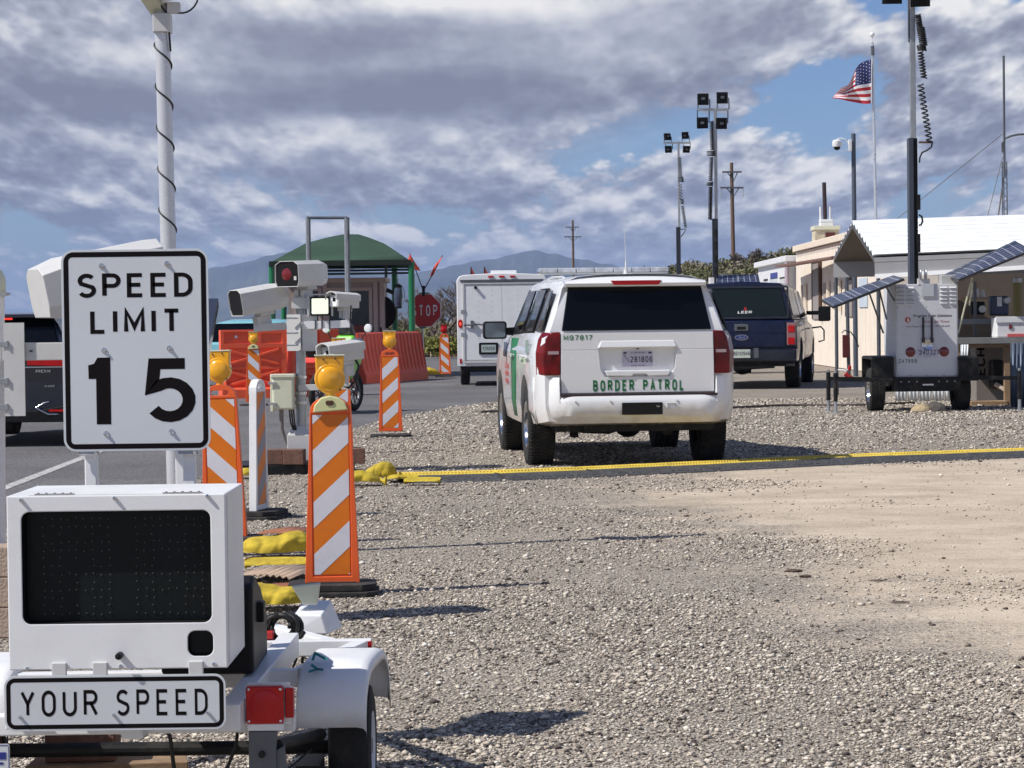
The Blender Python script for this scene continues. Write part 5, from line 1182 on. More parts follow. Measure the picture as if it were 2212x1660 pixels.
mb = MB(); mb.hexa([(-.70,-1.04,1.10),(.70,-1.04,1.10),(.70,-.95,1.10),(-.70,-.95,1.10),(-.56,-.80,1.54),(.56,-.80,1.54),(.56,-.72,1.54),(-.56,-.72,1.54)]); mb.build('rear_window', GLASSD, RX, bev=.01)
mb = MB(); mb.box(-.60,.60,-.93,-.6,1.555,1.60); mb.build('roof_spoiler', NAVYD, RX, bev=.01)
mb = MB(); mb.box(-.10,.10,-.938,-.92,1.535,1.553); mb.build('high_brake_light', mat('lit_brake_lamp',(.8,.02,.01),.3,emit=(1,.03,.02),estr=1.6), RX)
mb = MB(); mb.prism([(.30,.985),(.88,.96),(.86,1.07),(.30,1.055)],'y',-1.062,-.94); mb.build('tail_light', REDL, RX, bev=.006); mb = MB(); mb.prism([(-.30,.985),(-.88,.96),(-.86,1.07),(-.30,1.055)],'y',-1.062,-.94); mb.build('tail_light', REDL, RX, bev=.006)
mb = MB(); mb.box(-.86,.86,-1.055,-.95,.955,.967); mb.build('chrome_strip', CHROME, RX)
mb = MB(); fit(mb, 'RDX', .40, .58, .895, .036, .2, .5, -1.048, slant=.2); mb.build('model_badge', CHROME, RX)
mb = MB(); fit(mb, 'AWD', .50, .62, .72, .024, .2, .5, -1.048, slant=.2); mb.build('drive_badge', CHROME, RX)
mb = MB(); mb.prism([(-.82,.30),(.82,.30),(.86,.52),(.60,.47),(.40,.44),(-.40,.44),(-.60,.47),(-.86,.52)],'y',-1.075,-.95); mb.build('lower_bumper', BLACK, RX, bev=.01)
for s in (-1,1):
    mb = MB(); mb.tube([(s*.40,-1.07,.475),(s*.47,-1.075,.435),(s*.55,-1.075,.395),(s*.82,-1.05,.395)],.012,8); mb.tube([(s*.40,-1.07,.475),(s*.50,-1.07,.53),(s*.56,-1.07,.545)],.010,8); mb.build('exhaust_trim', CHROME, RX, smooth=50)
    mb = MB(); mb.box(min(s*.56,s*.80),max(s*.56,s*.80),-1.08,-1.06,.425,.452); mb.build('reflector', REDL, RX)
mb = MB(); mb.prism([(-.85,1.60),(-.98,1.60),(-.95,1.70),(-.90,1.71)][::-1], 'x', .35,.40); mb.add([],[]); mb.v=[(x,y+.45,z) for x,y,z in mb.v]; mb.build('roof_aerial', BLACK, RX, bev=.006)

# ---------------------------------------------------------------- dark blue pickup with a topper
PKP = P(1594,833,55.0); PK = thing('pickup_truck', 'dark blue pickup with a matching bed topper parked beside the cream building', 'pickup', (P(1594,833,52.3).x+.31,53.4,0), R(-10.5), None, 1.13)
mb = MB(); K = [(-1.0,.50),(1.0,.50),(1.02,.75),(1.01,1.15),(.97,1.24),(.95,1.27),(-.95,1.27),(-.97,1.24),(-1.01,1.15),(-1.02,.75)]
mb.prism(K,'y',-1.15,1.0); bd = mb.build('cargo_bed', NAVY, PK); whl_cut(bd,(0,),.50,.44); sm(bd,30,.02)
mb = MB(); mb.prism([(-.93,1.28),(.93,1.28),(.90,1.45),(.78,1.90),(.70,1.95),(0,1.99),(-.70,1.95),(-.78,1.90),(-.90,1.45)],'y',-1.12,1.0); bd = mb.build('topper', NAVY, PK); sm(bd,20,.02)
mb = MB(); mb.hexa([(-.84,-1.145,1.33),(.84,-1.145,1.33),(.84,-1.11,1.33),(-.84,-1.11,1.33),(-.71,-1.14,1.86),(.71,-1.14,1.86),(.71,-1.11,1.86),(-.71,-1.11,1.86)]); mb.build('topper_window', mat('topper_glass',(.006,.014,.017),.1,spec=.3), PK, bev=.01)
mb = MB(); mb.ringplate(1.74,.60,.05,.035,-1.152,-1.135,0,1.60); fr = mb.build('window_frame', NAVYD, PK); 
mb = MB(); fit(mb,'LEER',-.07,.19,1.395,.052,.26,.5,-1.150,slant=.15); mb.build('topper_badge', WHITE, PK)
mb = MB(); mb.prism([(.04,1.455),(.10,1.455),(.085,1.51),(.06,1.52)],'y',-1.150,-1.147); mb.build('topper_logo', RED, PK)
mb = MB(); mb.box(-.80,.80,-1.185,-1.14,.78,1.25); tg = mb.build('tailgate', NAVY, PK); c = MB(); c.box(-.9,.9,-1.2,-1.18,1.02,1.035); cut(tg,c); sm(tg,30,.012)
mb = MB(); mb.plate(.26,.125,.02,-1.20,-1.18,0,1.14); h = mb.build('tailgate_handle', GALVD, PK, bev=.006); mb = MB(); mb.plate(.16,.05,.015,-1.205,-1.20,0,1.13); mb.build('handle_cup', BLACK, h)
def oval(mb, cx, cz, a, b, y0, y1, mi=0, n=28): mb.prism([(cx+a*math.cos(2*PI*i/n), cz+b*math.sin(2*PI*i/n)) for i in range(n)], 'y', y0, y1, mi)
mb = MB(); oval(mb,0,.955,.125,.052,-1.196,-1.18); em = mb.build('oval_emblem', CHROME, PK); mb = MB(); oval(mb,0,.955,.112,.041,-1.199,-1.195); mb.build('emblem_field', mat('emblem_blue',(.01,.03,.16),.3), em); fontmesh('emblem_script','Ford',.062,CHROME,em,(0,-1.2005,.935),bold=.001,shear=.3)
mb = MB(); mb.box(-1.02,1.02,-1.36,-1.20,.52,.74); bp = mb.build('rear_bumper', NAVYD, PK, bev=.03); mb = MB(); mb.box(-.95,.95,-1.34,-1.20,.741,.752); mb.build('bumper_step', BLACK, PK)
mb = MB(); mb.plate(.31,.155,.01,-1.375,-1.36,.02,.66); lp = mb.build('licence_plate', mat('plate_green_white',(.50,.56,.50),.45,var=.1), PK); mb = MB(); letters(mb,'BEN0946',.02,.625,.075,.62,.18,-1.377,.22); mb.build('plate_lettering', INK, lp)
mb = MB(); mb.box(.24,.33,-1.372,-1.355,.58,.76); mb.build('bumper_bracket', GALVD, PK, bev=.006)
for s in (-1,1):
    mb = MB(); mb.box(min(s*.83,s*1.0),max(s*.83,s*1.0),-1.18,-1.10,.80,1.22); tl = mb.build('tail_light', mat('tail_surround',(.26,.13,.14),.25,coat=.5), PK, bev=.015)
    for z in (.865,1.085): mb = MB(); mb.plate(.12,.125,.02,-1.187,-1.178,s*.915,z+.02); mb.build('lamp_lens', REDL, tl)
mb = MB(); mb.box(-.8,.8,-1.0,4.0,.42,.60); mb.lathe([(0,-.3),(.15,-.25),(.2,0),(.15,.2),(0,.25)],16,'y',(-.1,.0,.44)); mb.build('underbody', BLACKM, PK)
mb = MB(); mb.cyl((-.35,-.55,.38),(.55,-.5,.42),.05,n=10); mb.cyl((.55,-.95,.45),(.95,-.95,.45),.035,n=10); mb.build('exhaust', GALVD, PK)
# cab and bonnet
rows = []
st = [(1.03,section(1.0,.93,.74,.5,1.25,1.93)),(1.5,section(1.01,.94,.76,.5,1.25,1.95)),(2.4,section(1.01,.94,.76,.5,1.24,1.94)),(2.8,section(1.01,.94,.74,.5,1.23,1.86)),(3.5,section(1.01,.94,.88,.5,1.20,1.26)),(4.3,section(.99,.92,.85,.5,1.12,1.18)),(4.6,section(.9,.8,.7,.55,1.0,1.03))]
cb = shell('cab', PK, st, NAVY, [0]*14, [0]*14); whl_cut(cb,(3.67,),.50,.44); sm(cb,30)
for s in (-1,1):
    for nm, ps in (('cab_window',[(1.12,1.30),(1.14,1.60),(1.16,1.85),(1.95,1.30),(1.93,1.60),(1.92,1.85)]),('cab_window',[(2.05,1.30),(2.04,1.60),(2.04,1.84),(3.05,1.28),(2.85,1.56),(2.6,1.82)])):
        mb = MB(); rows = [[(s*(float(np.interp((a[1]),[1.25,1.85],[.945,.785]))+.008), a[0]+(b[0]-a[0])*t, a[1]+(b[1]-a[1])*t) for t in (0,.5,1)] for a,b in zip(ps[:3],ps[3:])]; mb.grid(rows); mb.build(nm, GLASSD, PK, solid=.004)
    mb = MB(); mb.add([(s*.935,-.95,1.36),(s*.935,.85,1.36),(s*.80,.80,1.84),(s*.82,-.85,1.84)],[(0,1,2,3)]); mb.build('topper_side_window', GLASSM, PK, solid=.01)
    mb = MB(); mb.plate(.24,.30,.04,2.90,3.02,s*1.28,1.38); m_ = mb.build('tow_mirror', BLACK, PK, bev=.02); mb = MB(); mb.box(min(s*.92,s*1.2),max(s*.92,s*1.2),2.92,2.98,1.36,1.44); mb.build('mirror_arm', BLACK, m_)
for (x,y) in ((-.86,0),(.86,0),(-.86,3.67),(.86,3.67)): car_wheel(PK, x, y, .42, .27, .22, 1 if x>0 else -1)
mb = MB(); mb.tube([(1.02,3.1,1.10),(1.2,3.1,1.12),(1.26,3.1,1.05),(1.26,3.1,.85),(1.15,3.1,.82)],.016,8); mb.build('side_step_bar', BLACK, PK, smooth=50)

# ---------------------------------------------------------------- white cargo trailer
CT = P(1082,835,57.0); CG = thing('cargo_trailer', 'tall white enclosed cargo trailer with rear doors and three small red top lights', 'cargo trailer', (CT.x+.05,57.0,0), R(.4))
mb = MB(); mb.prism([(-1.03,.46),(1.03,.46),(1.03,2.42),(.98,2.50),(.88,2.54),(0,2.58),(-.88,2.54),(-.98,2.50),(-1.03,2.42)],'y',0,4.6); bx = mb.build('box_body', WHITE, CG); sm(bx,15,.015)
mb = MB(); mb.box(-.86,.0,-.030,-.002,.60,2.30); d1 = mb.build('door', WHITE, CG, bev=.006)
mb = MB(); mb.box(.006,.86,-.030,-.002,.60,2.30); d2 = mb.build('door', WHITE, CG, bev=.006)
mb = MB(); mb.ringplate(1.80,1.84,.03,.045,-.045,-.001,0,1.45); mb.build('door_frame', CAMG, CG, bev=.004)
mb = MB(); mb.box(-.95,.95,-.055,-.0,2.385,2.43); mb.build('rain_gutter', GALVD, CG)
for x in (-.85+.31,-.85+.62,.36,.70):
    mb = MB()
    for k in range(13): mb.lathe([(0,-.036),(.010,-.034),(.012,-.030)],8,'y',(x,0,.72+k*.123))
    mb.build('rivet_row', CAMG, CG)
for x in (-.25,0,.25): mb = MB(); mb.box(x-.06,x+.06,-.03,-.001,2.475,2.515); mb.build('top_lamp', REDL, CG, bev=.006)
mb = MB(); mb.plate(.44,.27,.03,-.055,-.032,-.32,.86); p_ = mb.build('plate_holder', BLACK, CG, bev=.006); mb = MB(); mb.plate(.33,.17,.01,-.062,-.056,-.32,.86); pl = mb.build('licence_plate', mat('plate_pale_green',(.42,.50,.46),.4), p_); mb = MB(); letters(mb,'T29259',-.32,.825,.075,.62,.18,-.0635,.22); mb.build('plate_lettering', INK, pl)
LIT = mat('lit_tail_lamp',(.8,.05,.03),.3,emit=(1,.10,.05),estr=1.1)
for s in (-1,1):
    mb = MB(); oval(mb, s*.955,1.43,.055,.10,-.035,-.001); o = mb.build('tail_light', REDL, CG, bev=.008); mb = MB(); oval(mb, s*.955,1.43,.022,.04,-.040,-.034); mb.build('lit_bulb', LIT, o)
    mb = MB(); mb.box(s*.955-.025,s*.955+.025,-.012,-.001,.53,.63); mb.build('lower_reflector', REDL, CG)
    for z in (1.18,1.70): mb = MB(); mb.box(s*.90-.04,s*.90+.06,-.05,-.031,z-.05,z+.05); mb.build('door_hinge', GALV, CG, bev=.006)
mb = MB(); mb.cyl((-.60,-.1,2.25),(-.60,-.02,2.25),.035,n=14); mb.build('door_stop', BLACK, CG)
mb = MB(); mb.tube([(-.88,-.06,1.40),(-.70,-.08,1.40),(-.65,-.08,1.42),(-.42,-.08,1.40)],.018,8); mb.box(-.72,-.66,-.09,-.03,1.32,1.50); mb.build('door_latch', GALVD, CG)
mb = MB(); mb.box(-.9,.9,.1,4.4,.34,.46); mb.cyl((-.8,1.9,.34),(.8,1.9,.34),.05,n=10); mb.build('chassis', BLACKM, CG)
mb = MB(); mb.box(-.25,.35,1.3,1.9,2.58,2.66); mb.build('roof_vent', WHITE, CG, bev=.01)
for x,y in ((-.88,1.5),(.88,1.5),(-.88,2.4),(.88,2.4),(-.88,.0)): 
    if y>0: car_wheel(CG, x, y, .34, .20, .19, 1 if x>0 else -1)
# ================================================================ checkpoint: canopy, kiosk, barriers
def quadbox(root, name, m, pts, th=(0,.02,0), bev=0, parent=None):
    """plate through 4 world points with thickness vector"""
    mb = W(root); t = Vector(th); a = [Vector(p) for p in pts]; mb.hexa([tuple(p) for p in a]+[tuple(p+t) for p in a]); return mb.build(name, m, parent or root, bev=bev)
KY = 67.0
def K(u, v, Y=KY): return P(u, v, Y)
c0 = K(735, 690)
cn = thing('shade_canopy', 'green domed fabric canopy on green posts over the inspection kiosk', 'canopy', (c0.x, KY+2.5, 0))
mb = W(cn); lv = []
for (ul, ur, v, d) in ((581,888,568.5,0),(612,862,549,.5),(652,823,522.5,1.3),(690,790,509,2.0),(727,762,499.5,2.55)):
    a = K(ul,v); b = K(ur,v); y0, y1 = KY+d, KY+6-d; lv.append([(a.x,y0,a.z),(b.x,y0,b.z),(b.x,y1,b.z),(a.x,y1,a.z)])
vs_ = [p for r in lv for p in r]; fs = []
for k in range(len(lv)-1):
    for j in range(4): fs.append((k*4+j,k*4+(j+1)%4,(k+1)*4+(j+1)%4,(k+1)*4+j))
fs.append((16,17,18,19)); mb.add(vs_, fs); mb.build('canvas_roof', GREENC, cn, smooth=25, solid=.02)
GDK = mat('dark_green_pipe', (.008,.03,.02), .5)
for u, Y in ((587,KY+.1),(888.5,KY+.1),(612,KY+5.8),(852,KY+5.8)):
    a = P(u, 575, KY+.1) if Y < KY+1 else P(u,575,Y); mb = W(cn); mb.cyl((a.x,Y,0),(a.x,Y,3.1),.085,n=20); mb.build('post', GREENS, cn, smooth=40)
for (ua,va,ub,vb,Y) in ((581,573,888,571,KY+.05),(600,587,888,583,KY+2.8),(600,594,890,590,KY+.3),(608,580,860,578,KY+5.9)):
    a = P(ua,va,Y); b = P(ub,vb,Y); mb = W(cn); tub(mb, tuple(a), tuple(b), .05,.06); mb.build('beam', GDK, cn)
a = P(581,573,KY); b = P(888,573,KY); mb = W(cn); mb.box(a.x,b.x,KY-.01,KY+.05,a.z-.04,a.z+.1); mb.build('underside_band', mat('dark_underside_band',(.006,.014,.01),.8), cn)  # near-black band where the canopy's dark underside shows
a = P(834,600,KY+.3); b = P(834,570,KY+.3); mb = W(cn); mb.cyl(tuple(a),tuple(b),.04,n=8); mb.build('hanger', GDK, cn)

kp = K(726,690,KY+1.5)
ks = thing('inspection_kiosk', 'small tan framed inspection kiosk with dark windows under the green canopy', 'kiosk', (kp.x, KY+2, 0))
y0 = KY+1.5; a = P(622,612,y0); b = P(830,790,y0); x0_, x1_ = a.x, b.x; zt = a.z
KW = mat('kiosk_wall', (.30,.25,.23), .6, var=.08); KD = mat('kiosk_dark_glass', (.02,.03,.032), .12, var=.3)
mb = W(ks); mb.box(x0_,x1_,y0,y0+2.2,.05,zt); mb.build('wall', KW, ks)
mb = W(ks); mb.box(x0_-.1,x1_+.08,y0-.12,y0+2.3,zt,zt+.12); mb.build('roof', TAN, ks, bev=.01)
for ua, ub, va, vb in ((640,690,628,700),(709,800,628,745)):
    p = P(ua,va,y0); q = P(ub,vb,y0); mb = W(ks); mb.box(p.x,q.x,y0-.02,y0-.005,q.z,p.z); wn = mb.build('window', KD, ks)
    w_, h_ = q.x-p.x, p.z-q.z; mb = W(ks); mb.ringplate(w_+.14,h_+.14,.02,.09,y0-.05,y0-.002,(p.x+q.x)/2,(p.z+q.z)/2); mb.build('window_frame', TAN, wn)
for u in (703,812,826): p = P(u,700,y0); mb = W(ks); mb.box(p.x-.06,p.x+.06,y0-.06,y0-.001,.05,zt); mb.build('trim_post', TAN, ks, bev=.005)
p = P(715,700,y0); q = P(800,745,y0); mb = W(ks); mb.box(p.x,q.x,y0-.035,y0-.022,q.z,p.z-.05); mb.build('red_panel', mat('red_notice',(.16,.025,.02),.6,var=.3), ks)
p = P(836,620,y0-.1); mb = W(ks); M = W(ks).M @ Matrix.Translation((p.x+.08,y0-.2,p.z-.12)) @ Matrix.Rotation(R(25),4,'Y'); mb.M = M; mb.box(-.10,.12,-.06,.06,-.06,.05); mb.build('small_camera', BLACK, ks, bev=.01)

p = P(822,680,KY+2.6); fan = thing('drum_fan', 'large round black drum fan standing at the right side of the kiosk', 'fan', (p.x,KY+2.6,0))
p = P(820,676,KY+2.6); mb = W(fan); mb.lathe([(.30,-.14),(.46,-.15),(.48,-.12),(.48,.12),(.44,.16),(.10,.18),(0,.18)], 32, 'y', (p.x,KY+2.6,p.z)); mb.build('housing', BLACK, fan, smooth=40)
mb = W(fan); mb.lathe([(0,-.12),(.3,-.10),(.44,-.12)], 24, 'y', (p.x,KY+2.6,p.z)); mb.build('grille', BLACKM, fan)
mb = W(fan); mb.cyl((p.x-.4,KY+1,.03),(p.x-.1,KY+1,p.z-.4),.03,n=8); mb.cyl((p.x+.4,KY+1,.03),(p.x+.1,KY+1,p.z-.4),.03,n=8); mb.box(p.x-.45,p.x+.45,KY+.9,KY+1.1,0,.05); mb.build('stand', BLACKM, fan)

p = P(860,603,KY+.3); ln = thing('hanging_lantern', 'dark glass lantern hanging from the canopy beam on a hook', 'lantern', (p.x,KY+.25,p.z-.9))
mb = W(ln); z0 = P(860,665,KY+.25).z; z1 = P(860,616,KY+.25).z; hh = z1-z0
mb.lathe([(.085,0),(.10,.05),(.125,hh*.45),(.115,hh*.75),(.095,hh*.93)], 20, 'z', (p.x,KY+.25,z0)); mb.build('glass_body', mat('lantern_glass',(.05,.07,.12),.15,var=.3,coat=.5), ln, smooth=50)
mb = W(ln); mb.lathe([(.0,hh+.03),(.05,hh+.02),(.115,hh*.95),(.10,hh*.88)], 20, 'z', (p.x,KY+.25,z0)); mb.build('cap', BLACK, ln, smooth=40)
mb = W(ln); mb.lathe([(0,-.02),(.095,-.02),(.10,.02),(.09,.03)], 20, 'z', (p.x,KY+.25,z0)); mb.cyl((p.x,KY+.25,z0+.03),(p.x,KY+.25,z0+hh*.3),.045,n=12); mb.build('base', BLACK, ln, smooth=40)
mb = W(ln); mb.tube([(p.x,KY+.25,z0+hh+.03),(p.x-.02,KY+.25,z0+hh+.1),(p.x+.01,KY+.25,p.z)],.008); mb.tube([(p.x+.11,KY+.25,z0+hh*.9),(p.x+.16,KY+.25,z0+hh*.75),(p.x+.16,KY+.25,z0+hh*.4)],.008); mb.build('hook', BLACK, ln)

gf = P(706,690,60); gr = thing('goalpost', 'tall silver goal shaped pipe frame rising in front of the green canopy', 'pipe frame', (gf.x,60,0))
for u in (664,747):
    a = P(u,470,60); 
    for du, r, m in ((0,.038,GALV),(5 if u>700 else 4,.028,GALVD)):
        b = P(u+du,470,60.1); mb = W(gr); mb.cyl((b.x,60+du*.03,0),(b.x,60+du*.03,b.z),r,n=12); mb.build('upright', m, gr, smooth=40)
a = P(662,471,60); b = P(751,471,60); mb = W(gr); mb.cyl(tuple(a),tuple(b),.035,n=12); mb.build('crossbar', GALVD, gr, smooth=40)

# water filled barriers
def barrier(label, u0, u1, vb, Y0, Y1, H, m, fluted=False, name='traffic_barrier'):
    a = P(u0, vb, Y0); b = P(u1, vb, Y1); d = Vector((b.x-a.x, Y1-Y0, 0)); Lb = d.length; ang = math.atan2(d.y, d.x)
    t = thing(name, label, 'barrier', (a.x, Y0, 0), ang, 'orange water filled barriers round the kiosk')
    mb = MB()
    if fluted:
        rows = []; N_ = 150
        for i in range(N_+1):
            x = Lb*i/N_; f = .5+.5*math.sin(i/N_*2*PI*17); q = .035*(1 if f > .5 else 0)+.01*f; sk = .0
            rows.append([(x,.0-.34,0),(x,-.34,.20),(x+.02,-.30,.26),(x+.02,-.235-q,.42),(x+.01,-.17-q,.8),(x,-.13-q,H-.10),(x,-.13,H-.03),(x,-.08,H),(x,.08,H),(x,.13,H-.03),(x,.34,.2),(x,.34,0)])
        mb.grid(rows); 
        for k in (0,-1): mb.add(rows[k], [tuple(range(12))])
        o = mb.build('shell', m, t, smooth=25)
    else:
        mb.prism([(-.32,0),(.32,0),(.32,.18),(.14,.45),(.13,H),(-.13,H),(-.14,.45),(-.32,.18)], 'x', 0, Lb); o = mb.build('shell', m, t)
        for (xa,xb,za,zb,dp) in ((.08,.47*Lb,H*.80,H*.965,.10),(.10,.92*Lb,H*.47,H*.73,.05),(.10,.92*Lb,H*.16,H*.42,.12),(.62*Lb,.93*Lb,H*.80,H*.94,.05)):
            c = MB(); c.box(xa,xb,-.6,-.13+dp*.5,za,zb); cut(o, c)
        sm(o, 20, .015)
        mb = MB()
        for za, zb in ((.47,.73),(.16,.42)):
            tub(mb, (.12,-.125,H*za+.03),(.88*Lb,-.125,H*zb-.03),.06,.06); tub(mb, (.12,-.120,H*zb-.03),(.88*Lb,-.120,H*za+.03),.06,.06)
        tub(mb, (Lb*.5,-.10,H*.15),(Lb*.5,-.10,H*.75),.05,.05) if False else None
        mb.build('cross_ribs', m, t, bev=.01)
        mb = MB(); mb.box(.04,Lb-.04,-.30,-.12,.12,.20); mb.build('foot_rib', m, t, bev=.01)
        mb = MB(); mb.cyl((Lb*.24,-.11,H*.9),(Lb*.24,-.09,H*.9),.03,n=12); mb.build('plug', WHITE, t)
    return t
barrier('leftmost bright orange barrier with moulded cross ribs', 476,619,856,50,50.3,1.37,BARR)
barrier('bright orange ribbed barrier behind the camera pole, right of the leftmost one', 622,752,852,50.5,51.5,1.36,BARR)
barrier('shade-darkened red fluted barrier with flared foot between the motorcycle and the stop sign', 763,899,826,60.5,64.5,1.24,BARR_SHADE, True)

# light teal car behind the barriers
tcp = P(560,690,60); TC = thing('parked_car', 'light teal car mostly hidden behind the orange barriers at left', 'car', (tcp.x+.7,60,0), R(83))
def S3(y,hw=.88,bw=.82,gw=.62,zb=.25,zbelt=1.05,zroof=1.60): return (y, section(hw,bw,gw,zb,zbelt,zroof,.5))
st = [S3(-.9,zroof=1.30),S3(-.5,zroof=1.5),S3(.2),S3(1.3,zroof=1.60),S3(1.7,zroof=1.52),S3(2.6,.86,.8,.72,.25,1.0,1.06),S3(3.6,.75,.7,.6,.3,.75,.8)]
TEAL = mat('light_teal_paint',(.22,.52,.58),.25,coat=.7)
b_ = shell('body', TC, st, TEAL, [0]*14,[0]*14); whl_cut(b_,(0,2.6),.36,.32); sm(b_,30)
for s in (-1,1):
    mb = MB(); rows = [[(s*(float(np.interp(z,[1.05,1.58],[.83,.64]))+.006),ya+(yb-ya)*t,z) for t in (0,.5,1)] for ya,yb,z in ((-.6,2.45,1.08),(-.45,2.1,1.3),(-.2,1.75,1.5))]; mb.grid(rows); mb.build('side_window', GLASSD, TC, solid=.004)
mb = MB(); mb.hexa([(-.70,2.62,1.07),(.70,2.62,1.07),(.70,2.55,1.07),(-.70,2.55,1.07),(-.55,1.80,1.53),(.55,1.80,1.53),(.55,1.74,1.53),(-.55,1.74,1.53)]); mb.build('windscreen', GLASSM, TC)
for x,y in ((-.75,0),(.75,0),(-.75,2.6),(.75,2.6)): car_wheel(TC, x, y, .33, .2, .2, 1 if x>0 else -1)

# motorcycle, seen from behind and to the left, nose to the right
mp = P(764,887,42.0); MC = thing('motorcycle', 'lime green and black motorcycle parked behind the camera pole, front wheel to the right', 'motorcycle', (mp.x,42.0,0), R(70))
LIME = mat('lime_green_paint',(.18,.62,.05),.3,coat=.7)
# local x forward; front wheel at 0
for x, nm in ((0,'front_wheel'),(-1.4,'rear_wheel')):
    mb = MB(); mb.lathe([(.24,-.04),(.30,-.055),(.335,-.03),(.345,0),(.335,.03),(.30,.055),(.24,.04)],40,'y',(x,0,.345)); wv_ = mb.build(nm, TYRE, MC, smooth=50)
    mb = MB(); mb.lathe([(.245,-.03),(.23,-.01),(.23,.01),(.245,.03)],32,'y',(x,0,.345)); mb.lathe([(0,-.05),(.05,-.04),(.05,.04),(0,.05)],16,'y',(x,0,.345))
    for k in range(9): a = k*2*PI/9; mb.cyl((x+.05*math.cos(a),0,.345+.05*math.sin(a)),(x+.235*math.cos(a),0,.345+.235*math.sin(a)),.012,n=6)
    mb.build('spoked_rim', GALVD, wv_)
for s in (-.09,.09): mb = MB(); mb.cyl((0,s,.345),(-.30,s,.98),.025,n=10); mb.build('fork', GALVD, MC, smooth=40)
mb = MB(); mb.prism([(-.10,.74),(.02,.82),(-.02,.98),(-.12,1.18),(-.30,1.30),(-.42,1.12),(-.55,.95),(-.60,.62),(-.42,.52),(-.25,.66)],'y',-.17,.17); mb.build('fairing', LIME, MC, bev=.05, seg=3)
mb = MB(); mb.prism([(-.20,1.22),(-.14,1.30),(-.28,1.48),(-.34,1.46),(-.32,1.30)],'y',-.13,.13); mb.build('windshield', GLASSM, MC, bev=.03)
mb = MB(); mb.prism([(-.48,.92),(-.42,1.12),(-.62,1.16),(-.90,1.02),(-.95,.88)],'y',-.15,.15); mb.build('fuel_tank', LIME, MC, bev=.06, seg=3)
mb = MB(); mb.prism([(-.90,.86),(-.90,.98),(-1.30,.96),(-1.75,1.10),(-1.80,1.02),(-1.35,.84)],'y',-.12,.12); mb.build('seat', BLACK, MC, bev=.04)
mb = MB(); mb.prism([(-.45,.25),(-.40,.75),(-.85,.80),(-1.0,.40),(-.85,.22)],'y',-.14,.14); mb.cyl((-.9,-.2,.35),(-1.6,-.2,.5),.06,n=12); mb.build('engine', BLACKM, MC, bev=.02)
mb = MB(); mb.box(-1.835,-1.80,-.12,.12,.86,.93); mb.build('tail_light', mat('lit_bike_lamp',(.8,.03,.02),.3,emit=(1,.06,.05),estr=1.4), MC, bev=.006)
mb = MB(); mb.tube([(-.38,-.36,1.16),(-.28,-.22,1.15),(-.26,0,1.13),(-.28,.22,1.15),(-.38,.36,1.16)],.015,8); mb.build('handlebar', BLACKM, MC, smooth=50)
for s in (-1,1):
    mb = MB(); mb.cyl((-.28,s*.24,1.16),(-.22,s*.36,1.36),.010,n=8); mb.build('mirror_stalk', BLACKM, MC)
    mb = MB(); mb.lathe([(0,-.03),(.06,-.025),(.075,0),(.05,.03),(0,.04)],16,'x',(-.22,s*.38,1.39)); mb.build('mirror', WHITE, MC, smooth=50)

# stop sign
spx = P(917,671,70.0); b = P(914,800,70)
SG = thing('stop_sign', 'red octagonal STOP sign on a pole with two orange flags above it', 'stop sign', (b.x,70,0))
r = .475; oc_ = [(spx.x+r*math.cos(R(22.5+45*k))/math.cos(R(22.5))*.98, spx.z+r*math.sin(R(22.5+45*k))/math.cos(R(22.5))*.98) for k in range(8)]
mb = W(SG); mb.prism(oc_,'y',70-.01,70+.0); mb.build('sign_plate', WHSH, SG)
oi = [(spx.x+(p[0]-spx.x)*.955, spx.z+(p[1]-spx.z)*.955) for p in oc_]; mb = W(SG); mb.prism(oi,'y',70-.016,70-.0102); mb.build('red_field', mat('stop_red',(.42,.012,.015),.4,var=.05), SG)
mb = W(SG); fit(mb,'STOP',spx.x-.36,spx.x+.37,spx.z-.165,.32,.17,.34,70-.018); mb.build('lettering', WHSH, SG)
mb = W(SG); mb.cyl((b.x,70.03,.04),(b.x,70.03,2.3),.032,n=12); mb.cyl((b.x,70.03,.04),(b.x,70.03,.55),.055,n=12); mb.build('pole', GALV, SG, smooth=40)
mb = W(SG); mb.box(spx.x-.14,spx.x+.14,69.97,70.02,spx.z+.46,spx.z+.50); mb.build('bracket', GALVD, SG); mb = W(SG); mb.box(b.x-.1,b.x+.1,69.97,70.02,spx.z-.50,spx.z-.45); mb.build('bracket', GALVD, SG)
FLO2 = mat('fluorescent_orange_cloth',(.95,.12,.06),.7,var=.08)
for (ub,vb_,ut,vt,ps) in ((913,625,885,548,((885,549),(880,566),(893,583),(909,586))),(917,625,956,552,((956,553),(938,575),(929,596),(935,597)))):
    a = P(ub,vb_,70); c = P(ut,vt,70); mb = W(SG); mb.cyl(tuple(a),tuple(c),.014,n=8); st_ = mb.build('flag_staff', BLACK, SG)
    q = [P(x,y,70+.05*((i%2)*2-1)) for i,(x,y) in enumerate(ps)]; mb = W(SG); mb.add([tuple(p) for p in q],[(0,1,2,3)]); mb.build('orange_flag', FLO2, SG, solid=.006)
mb = W(SG); a = P(915,640,70); c = P(915,618,70); mb.cyl(tuple(a),tuple(c),.045,n=10); mb.build('flag_holder', BLACK, SG)
